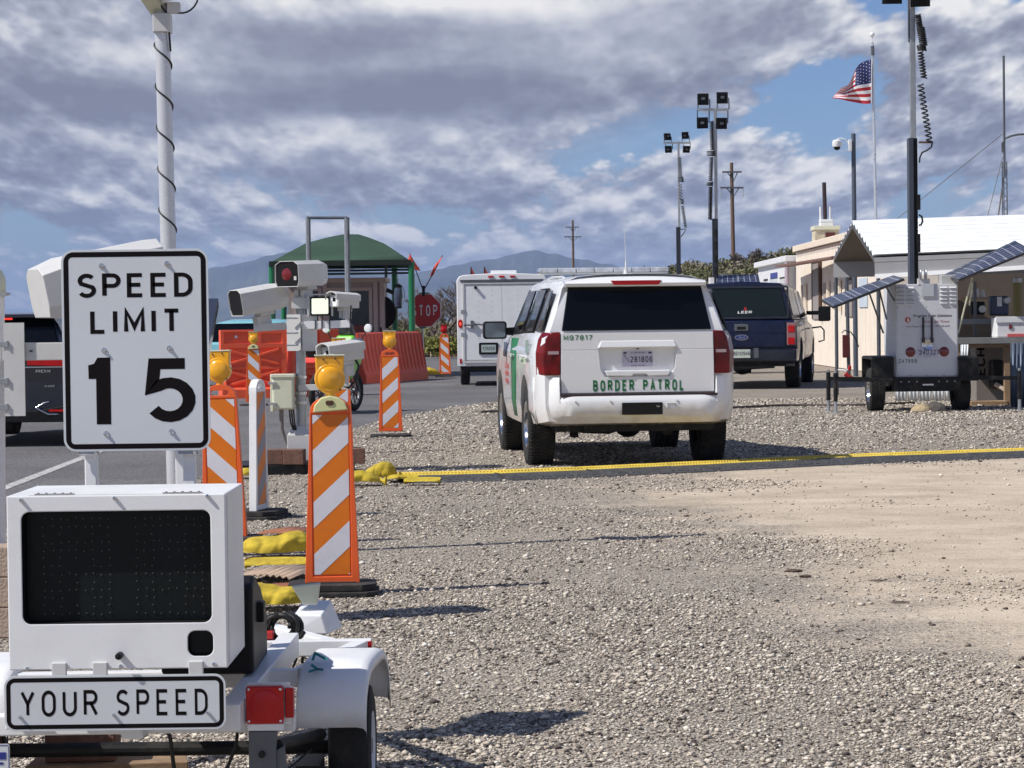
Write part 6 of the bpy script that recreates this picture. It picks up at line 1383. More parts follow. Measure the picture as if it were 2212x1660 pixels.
for u, lab in ((1021,'small orange flag tip showing above the cargo trailer roof, the left one'),(1050,'small orange flag tip showing above the cargo trailer roof, the right one')):
    a = P(u,577,74); t = thing('marker_flag', lab, 'flag', (a.x,74,0), 0, 'flags behind the cargo trailer')
    mb = W(t); mb.cyl((a.x-.05,74,0),(a.x-.05,74,a.z),.015,n=8); mb.build('flag_staff', BLACK, t); mb = W(t); mb.add([(a.x-.05,74,a.z),(a.x+.10,74.05,a.z-.30),(a.x-.05,74,a.z-.38)],[(0,1,2)]); mb.build('flag_cloth', FLO2, t, solid=.006)

# ================================================================ light towers
def coil(mb, p0, p1, r, turns, t=.012, n=14):
    p0 = Vector(p0); p1 = Vector(p1); pts = []
    for i in range(turns*n+1):
        f = i/(turns*n); a = 2*PI*i/n; c = p0.lerp(p1, f); pts.append(c+Vector((r*math.cos(a), r*math.sin(a)*.8, 0)))
    mb.tube(pts, t, 5)
def lamp(root, u, v, Y, s, M_rot, arm_to):
    p = P(u, v, Y); mb = MB(); mb.M = W(root).M @ Matrix.Translation(p) @ Matrix.Rotation(M_rot[0],4,'Z') @ Matrix.Rotation(M_rot[1],4,'X')
    mb.box(-s*.5,s*.5,-.05,.05,-s*.5,s*.5)
    for k in range(6): mb.box(-s*.42+k*s*.15,-s*.42+k*s*.15+.012,-.08,-.0501,-s*.4,s*.4)
    h = mb.build('lamp_head', BLACK, root, bev=.01)
    m2 = MB(); m2.M = mb.M; m2.box(-s*.16,s*.16,-.092,-.0805,-s*.1,s*.12); m2.build('junction_box', GALVD, h)
    m2 = W(root); e = Vector(arm_to); m2.tube([tuple(p+Vector((s*.58,0,0))),(p.x+s*.6,p.y,(p.z+e.z)/2+.0),(p.x+s*.6,p.y,e.z)],.014,6); m2.tube([tuple(p+Vector((-s*.45,0,0))),(p.x-s*.45,p.y,e.z)],.012,6); m2.build('lamp_bracket', BLACK, h)
    return h
def tower(label, Y, um, vtop, vj, vbot, bar, lamps, s, wlo, wup, coils, box=True):
    g0 = P(um, 700, Y); t = thing('light_tower', label, 'light tower', (g0.x,Y,0), 0, 'solar light towers')
    a = P(um, vtop, Y); j = P(um+.5, vj, Y); 
    mb = W(t); mb.box(a.x-wup/2,a.x+wup/2,Y-wup/2,Y+wup/2,j.z-.3,a.z); mb.build('upper_mast', GALV, t, bev=.004)
    mb = W(t); mb.box(j.x-wlo*.6,j.x+wlo*.4,Y-wlo/2,Y+wlo/2,.5,j.z); mb.build('lower_mast', mat('mast_dark_paint',(.022,.026,.038),.45), t, bev=.006)
    b0 = P(bar[0],bar[2],Y); b1 = P(bar[1],bar[2],Y); mb = W(t); tub(mb, tuple(b0), tuple(b1), .05,.07); mb.build('lamp_crossbar', GALV, t)
    for (u,v,rz,rx) in lamps: lamp(t, u, v, Y, s, (R(rz),R(rx)), (0,0,b0.z))
    mb = W(t)
    for (ua,va,ub,vb,r,n) in coils: coil(mb, P(ua,va,Y-.05), P(ub,vb,Y-.05), r, n, .013)
    mb.build('coiled_cable', CABLE, t, smooth=60)
    return t, j
t1, j1 = tower('smaller distant light tower, left of the taller one, with four lamps on a crossbar', 100, 1465.5, 306, 491, 590, (1433,1492,309), ((1441.5,296,20,-12),(1480,293,-14,15),(1444,323,-18,14),(1482.5,323,8,12)), .27, .17, .085,
    ((1468,340,1471,385,.06,12),(1471,383,1472,394,.10,4),(1470,398,1471,432,.06,5),(1473,430,1474,442,.07,4),(1474,445,1481,492,.06,14)))
mb = W(t1); a = P(1470,496,100); b = P(1482,495,100); mb.tube([tuple(a),tuple(b),tuple(P(1478,503,100)),tuple(P(1471,512,100))],.02,6); mb.build('cable_arm', BLACKM, t1)
mb = W(t1); mb.box(j1.x-.7,j1.x+.7,99.5,100.8,.35,1.5); mb.build('trailer_body', CAMG, t1, bev=.02); mb = W(t1); mb.cyl((j1.x-.9,100,.33),(j1.x-.7,100,.33),.33,n=20); mb.cyl((j1.x+.7,100,.33),(j1.x+.9,100,.33),.33,n=20); mb.build('wheels', TYRE, t1)
t2, j2 = tower('taller distant light tower with four black lamps and a solar panel, behind the pickup', 67, 1545, 236, 473, 620, (1507,1574,237.5), ((1518.5,215,0,-6),(1560,212,0,-4),(1517.5,266,-8,5),(1558,267,6,8)), .30, .15, .085,
    ((1537,262,1539,325,.05,18),(1536,326,1537,338,.11,4),(1537,340,1535,392,.05,13),(1534,394,1533,402,.08,3),(1535,404,1534,475,.05,22)))
for k in range(4):
    q = P(1546, 500+k*27, 66.9); mb = W(t2); mb.box(q.x-.02,q.x+.06,66.85,67.0,q.z-.14,q.z+.05); mb.build('mast_roller', BLACKM, t2)
mb = W(t2); mb.box(j2.x-.7,j2.x+.7,66.3,67.8,.35,1.6); mb.build('trailer_body', CAMG, t2, bev=.02); mb = W(t2); mb.cyl((j2.x-.9,67,.33),(j2.x-.7,67,.33),.33,n=20); mb.cyl((j2.x+.7,67,.33),(j2.x+.9,67,.33),.33,n=20); mb.build('wheels', TYRE, t2)

def solar_mat():
    g = NT('solar_cells'); tc = g.n('ShaderNodeUVMap')
    br = g.n('ShaderNodeTexBrick'); g.l(tc.outputs[0], br.inputs['Vector']); br.offset = 0; br.inputs['Scale'].default_value = 1; br.inputs['Brick Width'].default_value = .16; br.inputs['Row Height'].default_value = .16; br.inputs['Mortar Size'].default_value = .006
    br.inputs['Color1'].default_value = (.008,.012,.045,1); br.inputs['Color2'].default_value = (.010,.015,.055,1); br.inputs['Mortar'].default_value = (.42,.45,.50,1)
    g.l(br.outputs['Color'], g.b.inputs['Base Color']); g.b.inputs['Roughness'].default_value = .3; g.b.inputs['Specular IOR Level'].default_value = .15; return g.m
SCELL = solar_mat()
def panel(root, c4, name='solar_panel', th=.035, modules=1):
    """c4: near-left, near-right, far-right, far-left world corners"""
    a = [Vector(p) for p in c4]; nrm = (a[1]-a[0]).cross(a[3]-a[0]).normalized(); nrm = nrm if nrm.z > 0 else -nrm
    mb = W(root); mb.hexa([tuple(p-nrm*th) for p in a]+[tuple(p) for p in a]); fr = mb.build(name, mat('panel_frame',(.05,.05,.055),.4,metal=.5), root)
    mb = W(root); ex = (a[1]-a[0]).normalized(); ey = (a[3]-a[0]).normalized(); i_ = [a[0]+(ex+ey)*.025, a[1]+(ey-ex)*.025, a[2]-(ex+ey)*.025, a[3]+(ex-ey)*.025]
    mb.add([tuple(p+nrm*.003) for p in i_],[(0,1,2,3)]); g_ = mb.build('cells', SCELL, fr)
    uv = g_.data.uv_layers.new(name='UVMap'); W_, H_ = (a[1]-a[0]).length, (a[3]-a[0]).length
    for li, q in zip(range(4), ((0,0),(W_,0),(W_,H_),(0,H_))): uv.data[li].uv = q
    for k in range(1, modules):
        f = k/modules; p0 = i_[0].lerp(i_[1],f); p1 = i_[3].lerp(i_[2],f); mb = W(root); mb.hexa([tuple(p0-ex*.012),tuple(p0+ex*.012),tuple(p1+ex*.012),tuple(p1-ex*.012),tuple(p0-ex*.012+nrm*.008),tuple(p0+ex*.012+nrm*.008),tuple(p1+ex*.012+nrm*.008),tuple(p1-ex*.012+nrm*.008)]); mb.build('panel_rail', GALV, fr)
    return fr
panel(t2, [P(1546,624,66),P(1644,621,66),P(1638,593,67.3),P(1546,594,67.3)], modules=2)
p = P(1541,608,66); mb = W(t2); mb.box(p.x-.08,p.x+.02,66,66.6,p.z-.3,p.z+.1); mb.build('panel_hinge', WHITE, t2)

# --- near light trailer
LY = 39.0; l0 = P(2002,860,LY); LT = thing('light_tower_trailer', 'white solar light trailer with two tilted panels, tall dark mast and black wheels at right', 'light trailer', (l0.x,LY,0), 0)
def LP_(u,v,Y=LY): return P(u,v,Y)
a = LP_(1934,614); b = LP_(2070.5,815); bx0_, bx1_, bz1, bz0 = a.x, b.x, LP_(2002,614).z, LP_(2002,815).z
LTW = mat('light_trailer_paint', (.62,.63,.66), .4, var=.03, dirt=.15)
mb = W(LT); mb.box(bx0_,bx1_,LY,LY+1.25,bz0,bz1); bdy = mb.build('body', LTW, LT, bev=.01)
mb = W(LT); mb.box(bx0_+.02,bx1_-.02,LY-.012,LY-.001,bz0+.02,bz1-.26); mb.build('access_panel', LTW, LT, bev=.003)
kx = .307/ (5400/LY); cx0 = 762; cz0 = 962
ctr = LP_(2002,714.5)
def LQ(cx, cy): return (ctr.x+(cx-762)*kx, ctr.z-(cy-962)*kx)
for cx in (580,648,882,945):
    for k in range(5):
        x, z = LQ(cx, 662+k*27); mb = W(LT); mb.hexa([(x-.058,LY-.013,z-.012),(x+.058,LY-.013,z-.012),(x+.058,LY-.001,z-.012),(x-.058,LY-.001,z-.012),(x-.055,LY-.038,z-.004),(x+.055,LY-.038,z-.004),(x+.055,LY-.001,z+.016),(x-.055,LY-.001,z+.016)]); mb.build('louvre', LTW, LT)
x, z = LQ(768,678); mb = W(LT); mb.plate(.20,.20,.01,LY-.03,LY-.012,x,z); mb.build('hatch', mat('hatch_grey',(.50,.52,.56),.4), LT, bev=.003)
DK = mat('dark_rubber_strap',(.05,.035,.045),.6)
for cx in (735,795): xa, za = LQ(cx,868); xb, zb = LQ(cx-1,1038); mb = W(LT); mb.box(xa-.014,xa+.014,LY-.05,LY-.013,zb,za); mb.box(xa-.024,xa+.024,LY-.055,LY-.013,zb-.02,zb+.06); mb.build('rubber_strap', DK, LT, bev=.004)
for cx in (645,882): x, z = LQ(cx,1112); mb = W(LT); mb.lathe([(0,LY-.035),(.06,LY-.033),(.074,LY-.022),(.078,LY-.012)],28,'y',(x,0,z)); mb.build('tail_light', REDD, LT, smooth=40)
x, z = LQ(763,1113); mb = W(LT); mb.plate(.315,.17,.012,LY-.022,LY-.013,x,z); pl = mb.build('licence_plate', PLM, LT)
mb = W(LT); letters(mb,'24032T',x+.03,z-.045,.082,.66,.19,LY-.0235,.26)
for k, ch in enumerate('GRS'): letters(mb, ch, x-.135+k*.018, z+.02-k*.022, .022, .8, .2, LY-.0235)
letters(mb,'OFFICIAL USE',x,z-.072,.012,.8,.2,LY-.0235,.3); mb.build('plate_lettering', INK, pl)
x, z = LQ(762,1062); mb = W(LT); mb.lathe([(0,.03),(.06,.022),(.088,.0)],20,'y',(x,LY-.045,z)); mb.M = mb.M; mb.build('plate_lamp', CHROME, LT, smooth=50)
x, z = LQ(625,1175); mb = W(LT); fit(mb,'Z47559',LQ(560,0)[0],LQ(690,0)[0],LQ(0,1189)[1],.062,.2,.36,LY-.0135); mb.build('fleet_number', mat('dark_green_decal',(.02,.08,.05),.5), LT)
TXT = mat('brown_decal',(.07,.035,.04),.5)
x, z = LQ(800,867); fontmesh('company_name','Progress Solar Solutions',.064,TXT,LT,(x-LT.location.x,LY-.0140-LT.location.y,z),bold=.0008,shear=.25,sx=.96)
x, z = LQ(830,907); fontmesh('product_line','Solar Light Tower',.055,mat('red_decal',(.35,.06,.06),.5),LT,(x-LT.location.x,LY-.0140-LT.location.y,z),shear=.25)
x, z = LQ(768,938); fontmesh('web_address','www.ProgressSolar.com   1-855-258-6697',.040,TXT,LT,(x-LT.location.x,LY-.0140-LT.location.y,z),shear=.2)
x, z = LQ(628,885); mb = W(LT); pts = []
for k in range(24): rr_ = .052 if k%2 else .036; pts.append((x+rr_*math.cos(k*PI/12), z+rr_*math.sin(k*PI/12)))
mb.prism(pts,'y',LY-.0145,LY-.0122); lg = mb.build('company_logo', mat('orange_red_decal',(.45,.04,.01),.5), LT); mb = W(LT); mb.prism([(x-.005,z-.03),(x+.03,z-.025),(x+.012,z+.0),(x+.02,z+.03),(x-.01,z+.012)],'y',LY-.0165,LY-.0146); mb.build('logo_flame', WHITE, lg)
for cx in (558,645,760,880,968):
    for cy in (797,1275): x, z = LQ(cx,cy); mb = W(LT); mb.lathe([(0,LY-.017),(.008,LY-.012)],8,'y',(x,0,z)); mb.build('screw', GALVD, LT)
a = LP_(1930,816); b = LP_(2074,844); mb = W(LT); mb.box(a.x,b.x,LY-.08,LY+1.4,b.z,LP_(2002,815).z-.004); fr = mb.build('chassis', BLACKM, LT, bev=.006)
for cx in (573,628,685,838,895,950): x, z = LQ(cx,1320); mb = W(LT); mb.cyl((x,LY-.09,z),(x,LY-.081,z),.011,n=8); mb.build('chassis_bolt', GALV, fr)
x, z = LQ(762,1342); mb = W(LT); mb.box(x-.085,x+.085,LY-.086,LY-.0805,z-.012,z+.012); mb.build('white_reflector', WHITE, LT)
for (ua,ub,uw0,uw1) in ((1880,1929,1881,1917),(2068,2112,2063,2106)):
    a = LP_(ua,773); b = LP_(ub,800); mb = W(LT); zt = a.z; mb.prism([(LY-.10,zt-.36),(LY-.10,zt-.0),(LY+.02,zt+.02),(LY+.85,zt+.02),(LY+.97,zt),(LY+.97,zt-.36),(LY+.95,zt-.36),(LY+.94,zt-.03),(LY-.06,zt-.03),(LY-.07,zt-.36)], 'x', a.x, b.x); mb.build('fender', BLACKM, LT, bev=.01)
    xa = (LP_(uw0,850).x+LP_(uw1,850).x)/2-LT.location.x; car_wheel(LT, xa, .42, .345, .235, .19, -1 if uw0<1950 else 1)
mb = W(LT); mb.cyl((LP_(1895,0).x,LY+.42,.34),(LP_(2090,0).x,LY+.42,.34),.045,n=12); mb.build('axle', BLACKM, LT)
# mast
mj = LP_(1975.5,297); mt_ = LP_(1973,-40)
mb = W(LT); mb.box(mt_.x-.035,mt_.x+.05,LY+.15,LY+.25,mj.z-.4,mt_.z); mb.build('upper_mast', GALV, LT, bev=.005)
q = LP_(1967,0); mb = W(LT); mb.box(mt_.x-.055,mt_.x-.036,LY+.16,LY+.24,P(1967,88,LY).z,mt_.z); mb.build('inner_mast', GALVD, LT, bev=.003)
mb = W(LT); mb.box(mj.x-.075,mj.x+.0,LY+.10,LY+.30,bz0+.3,mj.z); mb.build('lower_mast', mat('slate_mast_paint',(.05,.06,.085),.45), LT, bev=.006)
mb = W(LT); mb.box(mj.x+.001,mj.x+.065,LY+.13,LY+.27,bz0+.3,mj.z-.004); mb.build('mast_channel', BLACK, LT, bev=.004)
for v0, v1 in ((420,453),(505,545)): a = LP_(1984,v0); b = LP_(1991,v1); mb = W(LT); mb.box(a.x-.01,b.x,LY+.1,LY+.2,b.z,a.z); mb.build('roller_guard', BLACKM, LT, bev=.004)
mb = W(LT); coil(mb, LP_(1982,32), LP_(1993,92), .042, 14, .014); coil(mb, LP_(1989,60), LP_(1995,98), .055, 8, .014); coil(mb, LP_(1990,98), LP_(1992,110), .062, 4, .014); coil(mb, LP_(1988,112), LP_(1996,170), .042, 9, .0125); coil(mb, LP_(1988,182), LP_(2008,308), .045, 13, .0125); mb.build('coiled_cable', CABLE, LT, smooth=60)
a = LP_(1985,308); b = LP_(2014,308); mb = W(LT); tub(mb, tuple(a), tuple(b), .03,.03); mb.build('cable_arm', RUSTY, LT)
mb = W(LT); mb.tube([tuple(LP_(*p)) for p in ((2014,309),(2012,318),(2003,325),(1992,330),(1987,341),(1986,352))],.013,6); mb.build('mast_cable', CABLE, LT, smooth=50); mb = W(LT); mb.tube([tuple(LP_(*p)) for p in ((1985,465),(1991,468),(1993,478),(1990,486),(1985,487))],.016,6); mb.build('mast_cable', CABLE, LT, smooth=50)
for u, v, rz in ((1927,-12,0),(1988,-6,-10)): lamp(LT, u, v, LY, .30, (R(rz),R(8)), (0,0,LP_(1970,-30).z))
a = LP_(1905,-32); b = LP_(2045,-32); mb = W(LT); tub(mb, tuple(a), tuple(b), .06,.07); mb.build('lamp_crossbar', GALV, LT)
panel(LT, [P(1798,663,38.4),P(1953,602,38.4),P(1930,595,39.8),P(1774,648,39.8)], modules=3)
panel(LT, [P(2070,604,38.4),P(2228,540,38.4),P(2192,520,39.8),P(2034,596,39.8)], modules=3)
for pts in (((1878,634),(1908,720)),((1900,628),(1915,690)),((1915,622),(1932,650)),((2101,610),(2094,660)),((2100,600),(2070,720))):
    mb = W(LT); mb.cyl(tuple(P(*pts[0],38.8)),tuple(P(*pts[1],39.1)),.014,n=8); mb.build('panel_strut', GALVD if pts[0][0]<2000 else BEIGE, LT)
for du in (0,12): p = LP_(1988+du,592); mb = W(LT); mb.lathe([(0,-.012),(.085,-.012),(.09,0),(.085,.012),(0,.012)],24,'x',(p.x,LY+.02,p.z)); mb.build('winch_reel', GALV, LT, smooth=30)
p = LP_(1996,598); mb = W(LT); mb.box(p.x-.09,p.x+.09,LY-.0,LY+.12,p.z-.14,p.z-.03); mb.build('winch_frame', CAMG, LT)
p = LP_(2052,605); mb = W(LT); mb.box(p.x-.13,p.x+.12,LY+.05,LY+.3,p.z-.06,p.z+.08); mb.build('charge_box', mat('clear_grey',(.5,.5,.48),.3), LT, bev=.01)
for (ua,ub,vb_,Y) in ((1788,1928,812,LY+.3),(1803,1928,818,LY-.3),(2075,2202,822,LY)):
    a = P(ua,vb_,Y); b = P(ub,vb_+4,Y); mb = W(LT); tub(mb, (a.x,Y,.52),(b.x,Y,.50),.06,.06); mb.build('outrigger', BLACKM, LT)
for (u,Y) in ((1789.5,LY+.3),(1805,LY-.3),(2202,LY-.2)):
    a = P(u,850,Y); mb = W(LT); mb.cyl((a.x,Y,.18),(a.x,Y,.62),.034,n=14); j_ = mb.build('jack', BLACKM, LT, smooth=40); mb = W(LT); mb.cyl((a.x,Y,.0),(a.x,Y,.185),.026,n=12); mb.lathe([(0,.01),(.07,.01),(.07,0),(0,0)],16,'z',(a.x,Y,0)); mb.build('jack_leg', GALV, j_, smooth=40); mb = W(LT); mb.cyl((a.x,Y,.60),(a.x,Y,.66),.022,n=10); mb.build('jack_cap', GALV, j_)
p = P(1825,805,LY+.3); mb = W(LT); mb.tube([(p.x-.12,LY+.2,.66),(p.x,LY+.15,.645),(p.x+.05,LY+.15,.68)],.012,6); mb.build('jack_handle', WHITE, LT); 
mb = W(LT); mb.cyl((p.x+.05,LY+.15,.66),(p.x+.06,LY+.12,.72),.03,.02,8); mb.build('handle_grip', RED, LT)

# rocks by the trailer
for (u,v,w_,h_,lab,cl) in ((1990,890,.17,.10,'small tan rock between the light trailer wheels',(.42,.33,.2)),(2022,889,.20,.13,'dark grey rock between the light trailer wheels',(.10,.09,.08))):
    p = G(u,v); bm = bmesh.new(); bmesh.ops.create_icosphere(bm, subdivisions=2, radius=1)
    for q in bm.verts: q.co = Vector((q.co.x*w_*(1+random.uniform(-.15,.15)), q.co.y*w_*.7, q.co.z*h_*(1+random.uniform(-.2,.2))))
    m_ = bpy.data.meshes.new('rock'); bm.to_mesh(m_); bm.free(); m_.materials.append(mat('rock%.2f'%cl[0],cl,.95,var=.25,bump=.6)); o = bpy.data.objects.new('rock', m_); COL.objects.link(o); o.location = (p.x,p.y,.02); tag(o, lab, 'rock')

# ================================================================ buildings on the right
WX = 9.4
cb_ = thing('cream_building', 'long cream metal sided building with tall dark doorway and small roof cooler', 'building', (WX,65,0))
mb = W(cb_); mb.hexa([(WX,62,.02),(WX+7,62,.02),(WX+7,82.4,.02),(WX,82.4,.02),(WX,62,3.72),(WX+7,62,3.72),(WX+7,82.4,3.78),(WX,82.4,3.78)]); wl_ = mb.build('wall', CREAM, cb_)
mb = W(cb_)
mb.box(WX-.10,WX+7.1,61.9,82.5,3.62,3.82); mb.build('roof', mat('cream_trim',(.82,.70,.56),.5,var=.03), cb_, bev=.02)
mb = W(cb_); 
for k in range(52): y = 62+k*.39; mb.box(WX-.115,WX-.10,y,y+.14,3.58,3.62)
mb.build('roof_corrugation', SIGNB, cb_)
for k in range(24): 
    y = 62.1+k*.85; mb = W(cb_); mb.box(WX-.005,WX-.001,y,y+.03,.02,3.58); mb.build('panel_seam', CREAM, cb_)
def onwall(u): return WX*FPX/(u-1106)
def wz(u, v): return P(u, v, onwall(u)).z
DARKO = mat('dark_opening', (.035,.025,.022), .7, var=.2); GDOOR = mat('grey_door', (.30,.27,.26), .6)
for (ua,ub,va,vb,m,nm,lab) in ((1757,1778,563,690,DARKO,'doorway',None),(1829,1851,598,684,DARKO,'doorway',None)):
    ya, yb = onwall(ub), onwall(ua); zt_, zb_ = wz((ua+ub)/2,va), wz((ua+ub)/2,vb); mb = W(cb_); mb.box(WX-.03,WX-.013,ya,yb,zb_,zt_); d = mb.build(nm, m, cb_)
    mb = W(cb_); mb.box(WX-.045,WX-.0305,ya+(yb-ya)*.25,yb-(yb-ya)*.18,zb_,zt_-.1); mb.build('door_leaf', GDOOR, d)
    mb = W(cb_); mb.box(WX-.10,WX-.032,ya-.02,ya+.10,zb_-.05,zt_); mb.build('door_jamb', RUSTY, d)
for (ua,ub,va,vb) in ((1734,1746,616,668),(1782,1796,611,668),(1805,1821,609,670)):
    ya, yb = onwall(ub), onwall(ua); zt_, zb_ = wz((ua+ub)/2,va), wz((ua+ub)/2,vb); mb = W(cb_); mb.box(WX-.03,WX-.013,ya,yb,zb_,zt_); w_ = mb.build('window', mat('tan_screen',(.38,.31,.24),.7,var=.1), cb_)
    mb = W(cb_); mb.box(WX-.10,WX-.031,ya-.02,ya+.22,zb_-.04,zt_+.04); mb.build('window_shutter', CREAM, w_)
ya, yb = onwall(1877), onwall(1859); mb = W(cb_); mb.box(WX-.03,WX-.013,ya,yb,wz(1868,664),wz(1868,601)); mb.build('window', mat('pale_blue_sheet',(.55,.62,.70),.5), cb_)
# door roof
a = P(1675,577,76); mb = W(cb_); mb.hexa([(WX-1.15,70.5,3.22),(WX-.10,70.5,3.30),(WX-.10,84,3.30),(WX-1.15,84,3.22),(WX-1.15,70.5,3.25),(WX-.10,70.5,3.33),(WX-.10,84,3.33),(WX-1.15,84,3.25)]); mb.build('door_awning', mat('brown_metal_sheet',(.16,.08,.06),.6), cb_) if False else None
p0, p1 = P(1674,576,80), P(1800,556,68); mb = W(cb_); mb.hexa([(p0.x,80,p0.z-.03),(p0.x+.6,81,p0.z-.0),(WX-.02,69,p1.z+.03),(p1.x,68,p1.z-.03),(p0.x,80,p0.z+.03),(p0.x+.6,81,p0.z+.06),(WX-.02,69,p1.z+.09),(p1.x,68,p1.z+.03)]); mb.build('door_awning', mat('brown_metal_sheet',(.20,.10,.08),.6), cb_)

ws = thing('white_shed', 'white shed with a blue notice at the far end of the cream building', 'shed', (9.2,88,0))
mb = W(ws); mb.box(9.2,15,82.7,93,.0,3.32); mb.build('wall', WHITE, ws)
mb = W(ws); mb.box(9.05,15.1,82.55,93.1,3.32,3.52); mb.build('roof', WHITE, ws, bev=.02)
mb = W(ws); mb.cyl((9.12,82.62,.0),(9.12,82.62,3.3),.075,n=12); mb.build('shaded_corner_column', mat('corner_shade_mauve',(.40,.34,.40),.6), ws, smooth=40)  # column for the shed's shaded corner, shade put into its mauve colour
def shq(u, v): Y = 9.2*FPX/(u-1106); return Y, P(u,v,Y).z
for (ua,va,ub,vb,m,nm) in ((1668,591,1682,602,mat('notice_blue',(.04,.06,.28),.5),'blue_notice'),(1667,603,1682,617,SIGNW,'paper_notice'),(1653,604,1661,606,SIGNB,'vent_slot'),(1688,600,1698,602,SIGNB,'vent_slot'),(1688,603,1698,622,CAMG,'meter_box')):
    ya, za = shq(ua,va); yb, zb = shq(ub,vb); mb = W(ws); mb.box(9.17,9.198,min(ya,yb),max(ya,yb),zb,za); mb.build(nm, m, ws)

ck = P(1787,510,80); rc = thing('roof_cooler', 'weathered box unit with a red grille and dark mast on the cream roof', 'roof unit', (ck.x,80,3.8))
OLD = mat('weathered_cream',(.55,.50,.38),.8,var=.25,dirt=.7,dirtcol=(.14,.12,.08))
a = P(1761,497,80); b = P(1813,524,80); mb = W(rc); mb.box(a.x,b.x,80,80.9,3.82,a.z); mb.build('case', OLD, rc)
mb = W(rc); mb.box(a.x-.04,b.x+.04,79.95,80.95,a.z+.001,a.z+.13); mb.build('lid', BEIGE, rc, bev=.01)
a2_ = P(1783,503,80); b2_ = P(1804,518,80); mb = W(rc); mb.box(a2_.x,b2_.x,79.97,79.998,b2_.z,a2_.z); mb.build('grille', mat('dark_red_grille',(.10,.02,.015),.7), rc)
a3 = P(1773.5,474,80); b3 = P(1802,491,80); mb = W(rc); mb.box(a3.x,b3.x,80.2,80.6,b3.z,a3.z-.1); mb.box(a3.x,b3.x,80.2,80.6,a3.z-.095,a3.z); mb.build('top_box', WHITE, rc, bev=.02)
for u in (1775.5,1796): p = P(u,446,80); mb = W(rc); mb.cyl((p.x,80.4,a3.z),(p.x,80.4,p.z),.035,n=10); mb.build('white_rod', WHITE, rc, smooth=40)
p = P(1783.5,393,80); q = P(1786,474,80); mb = W(rc); mb.cyl((q.x,80.4,a3.z),(p.x,80.4,p.z),.065,n=12); mb.build('dark_mast', mat('dark_maroon_pole',(.03,.015,.02),.6), rc, smooth=40)

# carport with a corrugated white roof
cp0 = P(1889,700,42); CPT = thing('carport', 'open sided carport with a white corrugated metal roof and shade-coloured ceiling in the gable end', 'carport', (cp0.x,44,0))
def wavy(name, A, B, C_, D_, m, n=9, amp=.022, seg=72, parent=CPT, solid=.004):
    """A-B is the ridge, D-C the eave; corrugation runs parallel to the ridge"""
    A, B, C_, D_ = map(Vector, (A,B,C_,D_)); nr = (B-A).cross(D_-A).normalized(); rows = []
    for i in range(seg+1):
        f = i/seg; s_ = abs((f*n)%1-.5)*2; h = amp*max(0,min(1,(s_-.35)*3.3)); a = A.lerp(D_,f)+nr*h; b = B.lerp(C_,f)+nr*h; rows.append([tuple(a),tuple(b)])
    mb = W(CPT); mb.grid(rows); return mb.build(name, m, parent, solid=solid)
rl, rr2 = P(1841,483,44.8), P(2250,469,43.2); nl, nr2 = P(1888.5,557,42), P(2250,541.5,40.6); fl_, fr2 = P(1801,557,47.6), P(2250,545,46.0)
wavy('roof_front', rl, rr2, nr2, nl, ROOFW, 8, -.055)
wavy('roof_back', rl, rr2, fr2, fl_, ROOFW, 8, .055)
dz_ = Vector((0,0,-.075))
quadbox(CPT,'ceiling_shade_sheet',SHADE,[rl+dz_,rr2+dz_,nr2+dz_,nl+dz_],(0,0,-.01)); quadbox(CPT,'ceiling_shade_sheet',SHADE,[rl+dz_,rr2+dz_,fr2+dz_,fl_+dz_],(0,0,-.01))
nb, nb2 = P(1890.5,597.5,42), P(2250,576,40.6); fb_, fb2 = P(1800,600,47.6), P(2250,590,46.0)
SIDEP = mat('grey_side_panel',(.30,.30,.31),.5,metal=.2,var=.06)
quadbox(CPT,'side_panel',SIDEP,[nl,nr2,nr2+Vector((0,.02,0)),nl+Vector((0,.02,0))][:2]+[nb2,nb],(0,.012,0))
quadbox(CPT,'side_panel',SIDEP,[fl_,fr2,fb2,fb_],(0,.012,0))
mb = W(CPT); tub(mb, tuple(nb+Vector((0,-.02,0))), tuple(nb2+Vector((0,-.02,0))),.05,.07); mb.build('white_trim', WHITE, CPT)
quadbox(CPT,'gable_sheet',SHADE,[fl_+Vector((.05,0,0)),rl+Vector((.05,0,0)),nl+Vector((.05,0,-.0)),nb+Vector((.05,0,0))],(.01,0,0)) if False else None
for a, b in ((rl,nl),(rl,fl_)): mb = W(CPT); tub(mb, tuple(a+Vector((.03,0,-.06))), tuple(b+Vector((.03,0,-.06))),.05,.05); mb.build('rafter', GALVD, CPT)
mb = W(CPT); tub(mb, tuple(rl+Vector((0,0,-.05))), tuple(rr2+Vector((0,0,-.05))),.06,.06); mb.build('ridge_beam', GALVD, CPT)
for p in (nb, fb_, P(2240,600,40.7)): mb = W(CPT); mb.cyl((p.x+.06,p.y+.06,0),(p.x+.06,p.y+.06,p.z+.1),.035,n=10); mb.build('post', GALVD, CPT)

pp0 = P(1834,817,60); ph = thing('pipe_post', 'dark leaning pipe post with a red box in front of the cream building', 'post', (pp0.x,60,0))
a = P(1828,560,60); mb = W(ph); mb.cyl((pp0.x,60,0),(a.x,60,a.z),.045,n=12); mb.build('pipe', GALVD, ph, smooth=40)
a = P(1820,724,59.9); b = P(1835,773,59.9); mb = W(ph); mb.box(a.x,b.x,59.85,59.95,b.z,a.z); mb.build('red_box', mat('maroon_box',(.10,.015,.015),.5), ph, bev=.01)
mb = W(ph); mb.tube([tuple(P(*p,59.9)) for p in ((1818,720),(1824,714),(1838,718),(1848,732),(1855,750))],.014,6); mb.build('loose_cable', CABLE, ph, smooth=50)
mb = W(ph); mb.cyl((pp0.x-.09,60,.12),(pp0.x+.06,60,.0),.06,n=10); mb.build('red_foot', RED, ph)

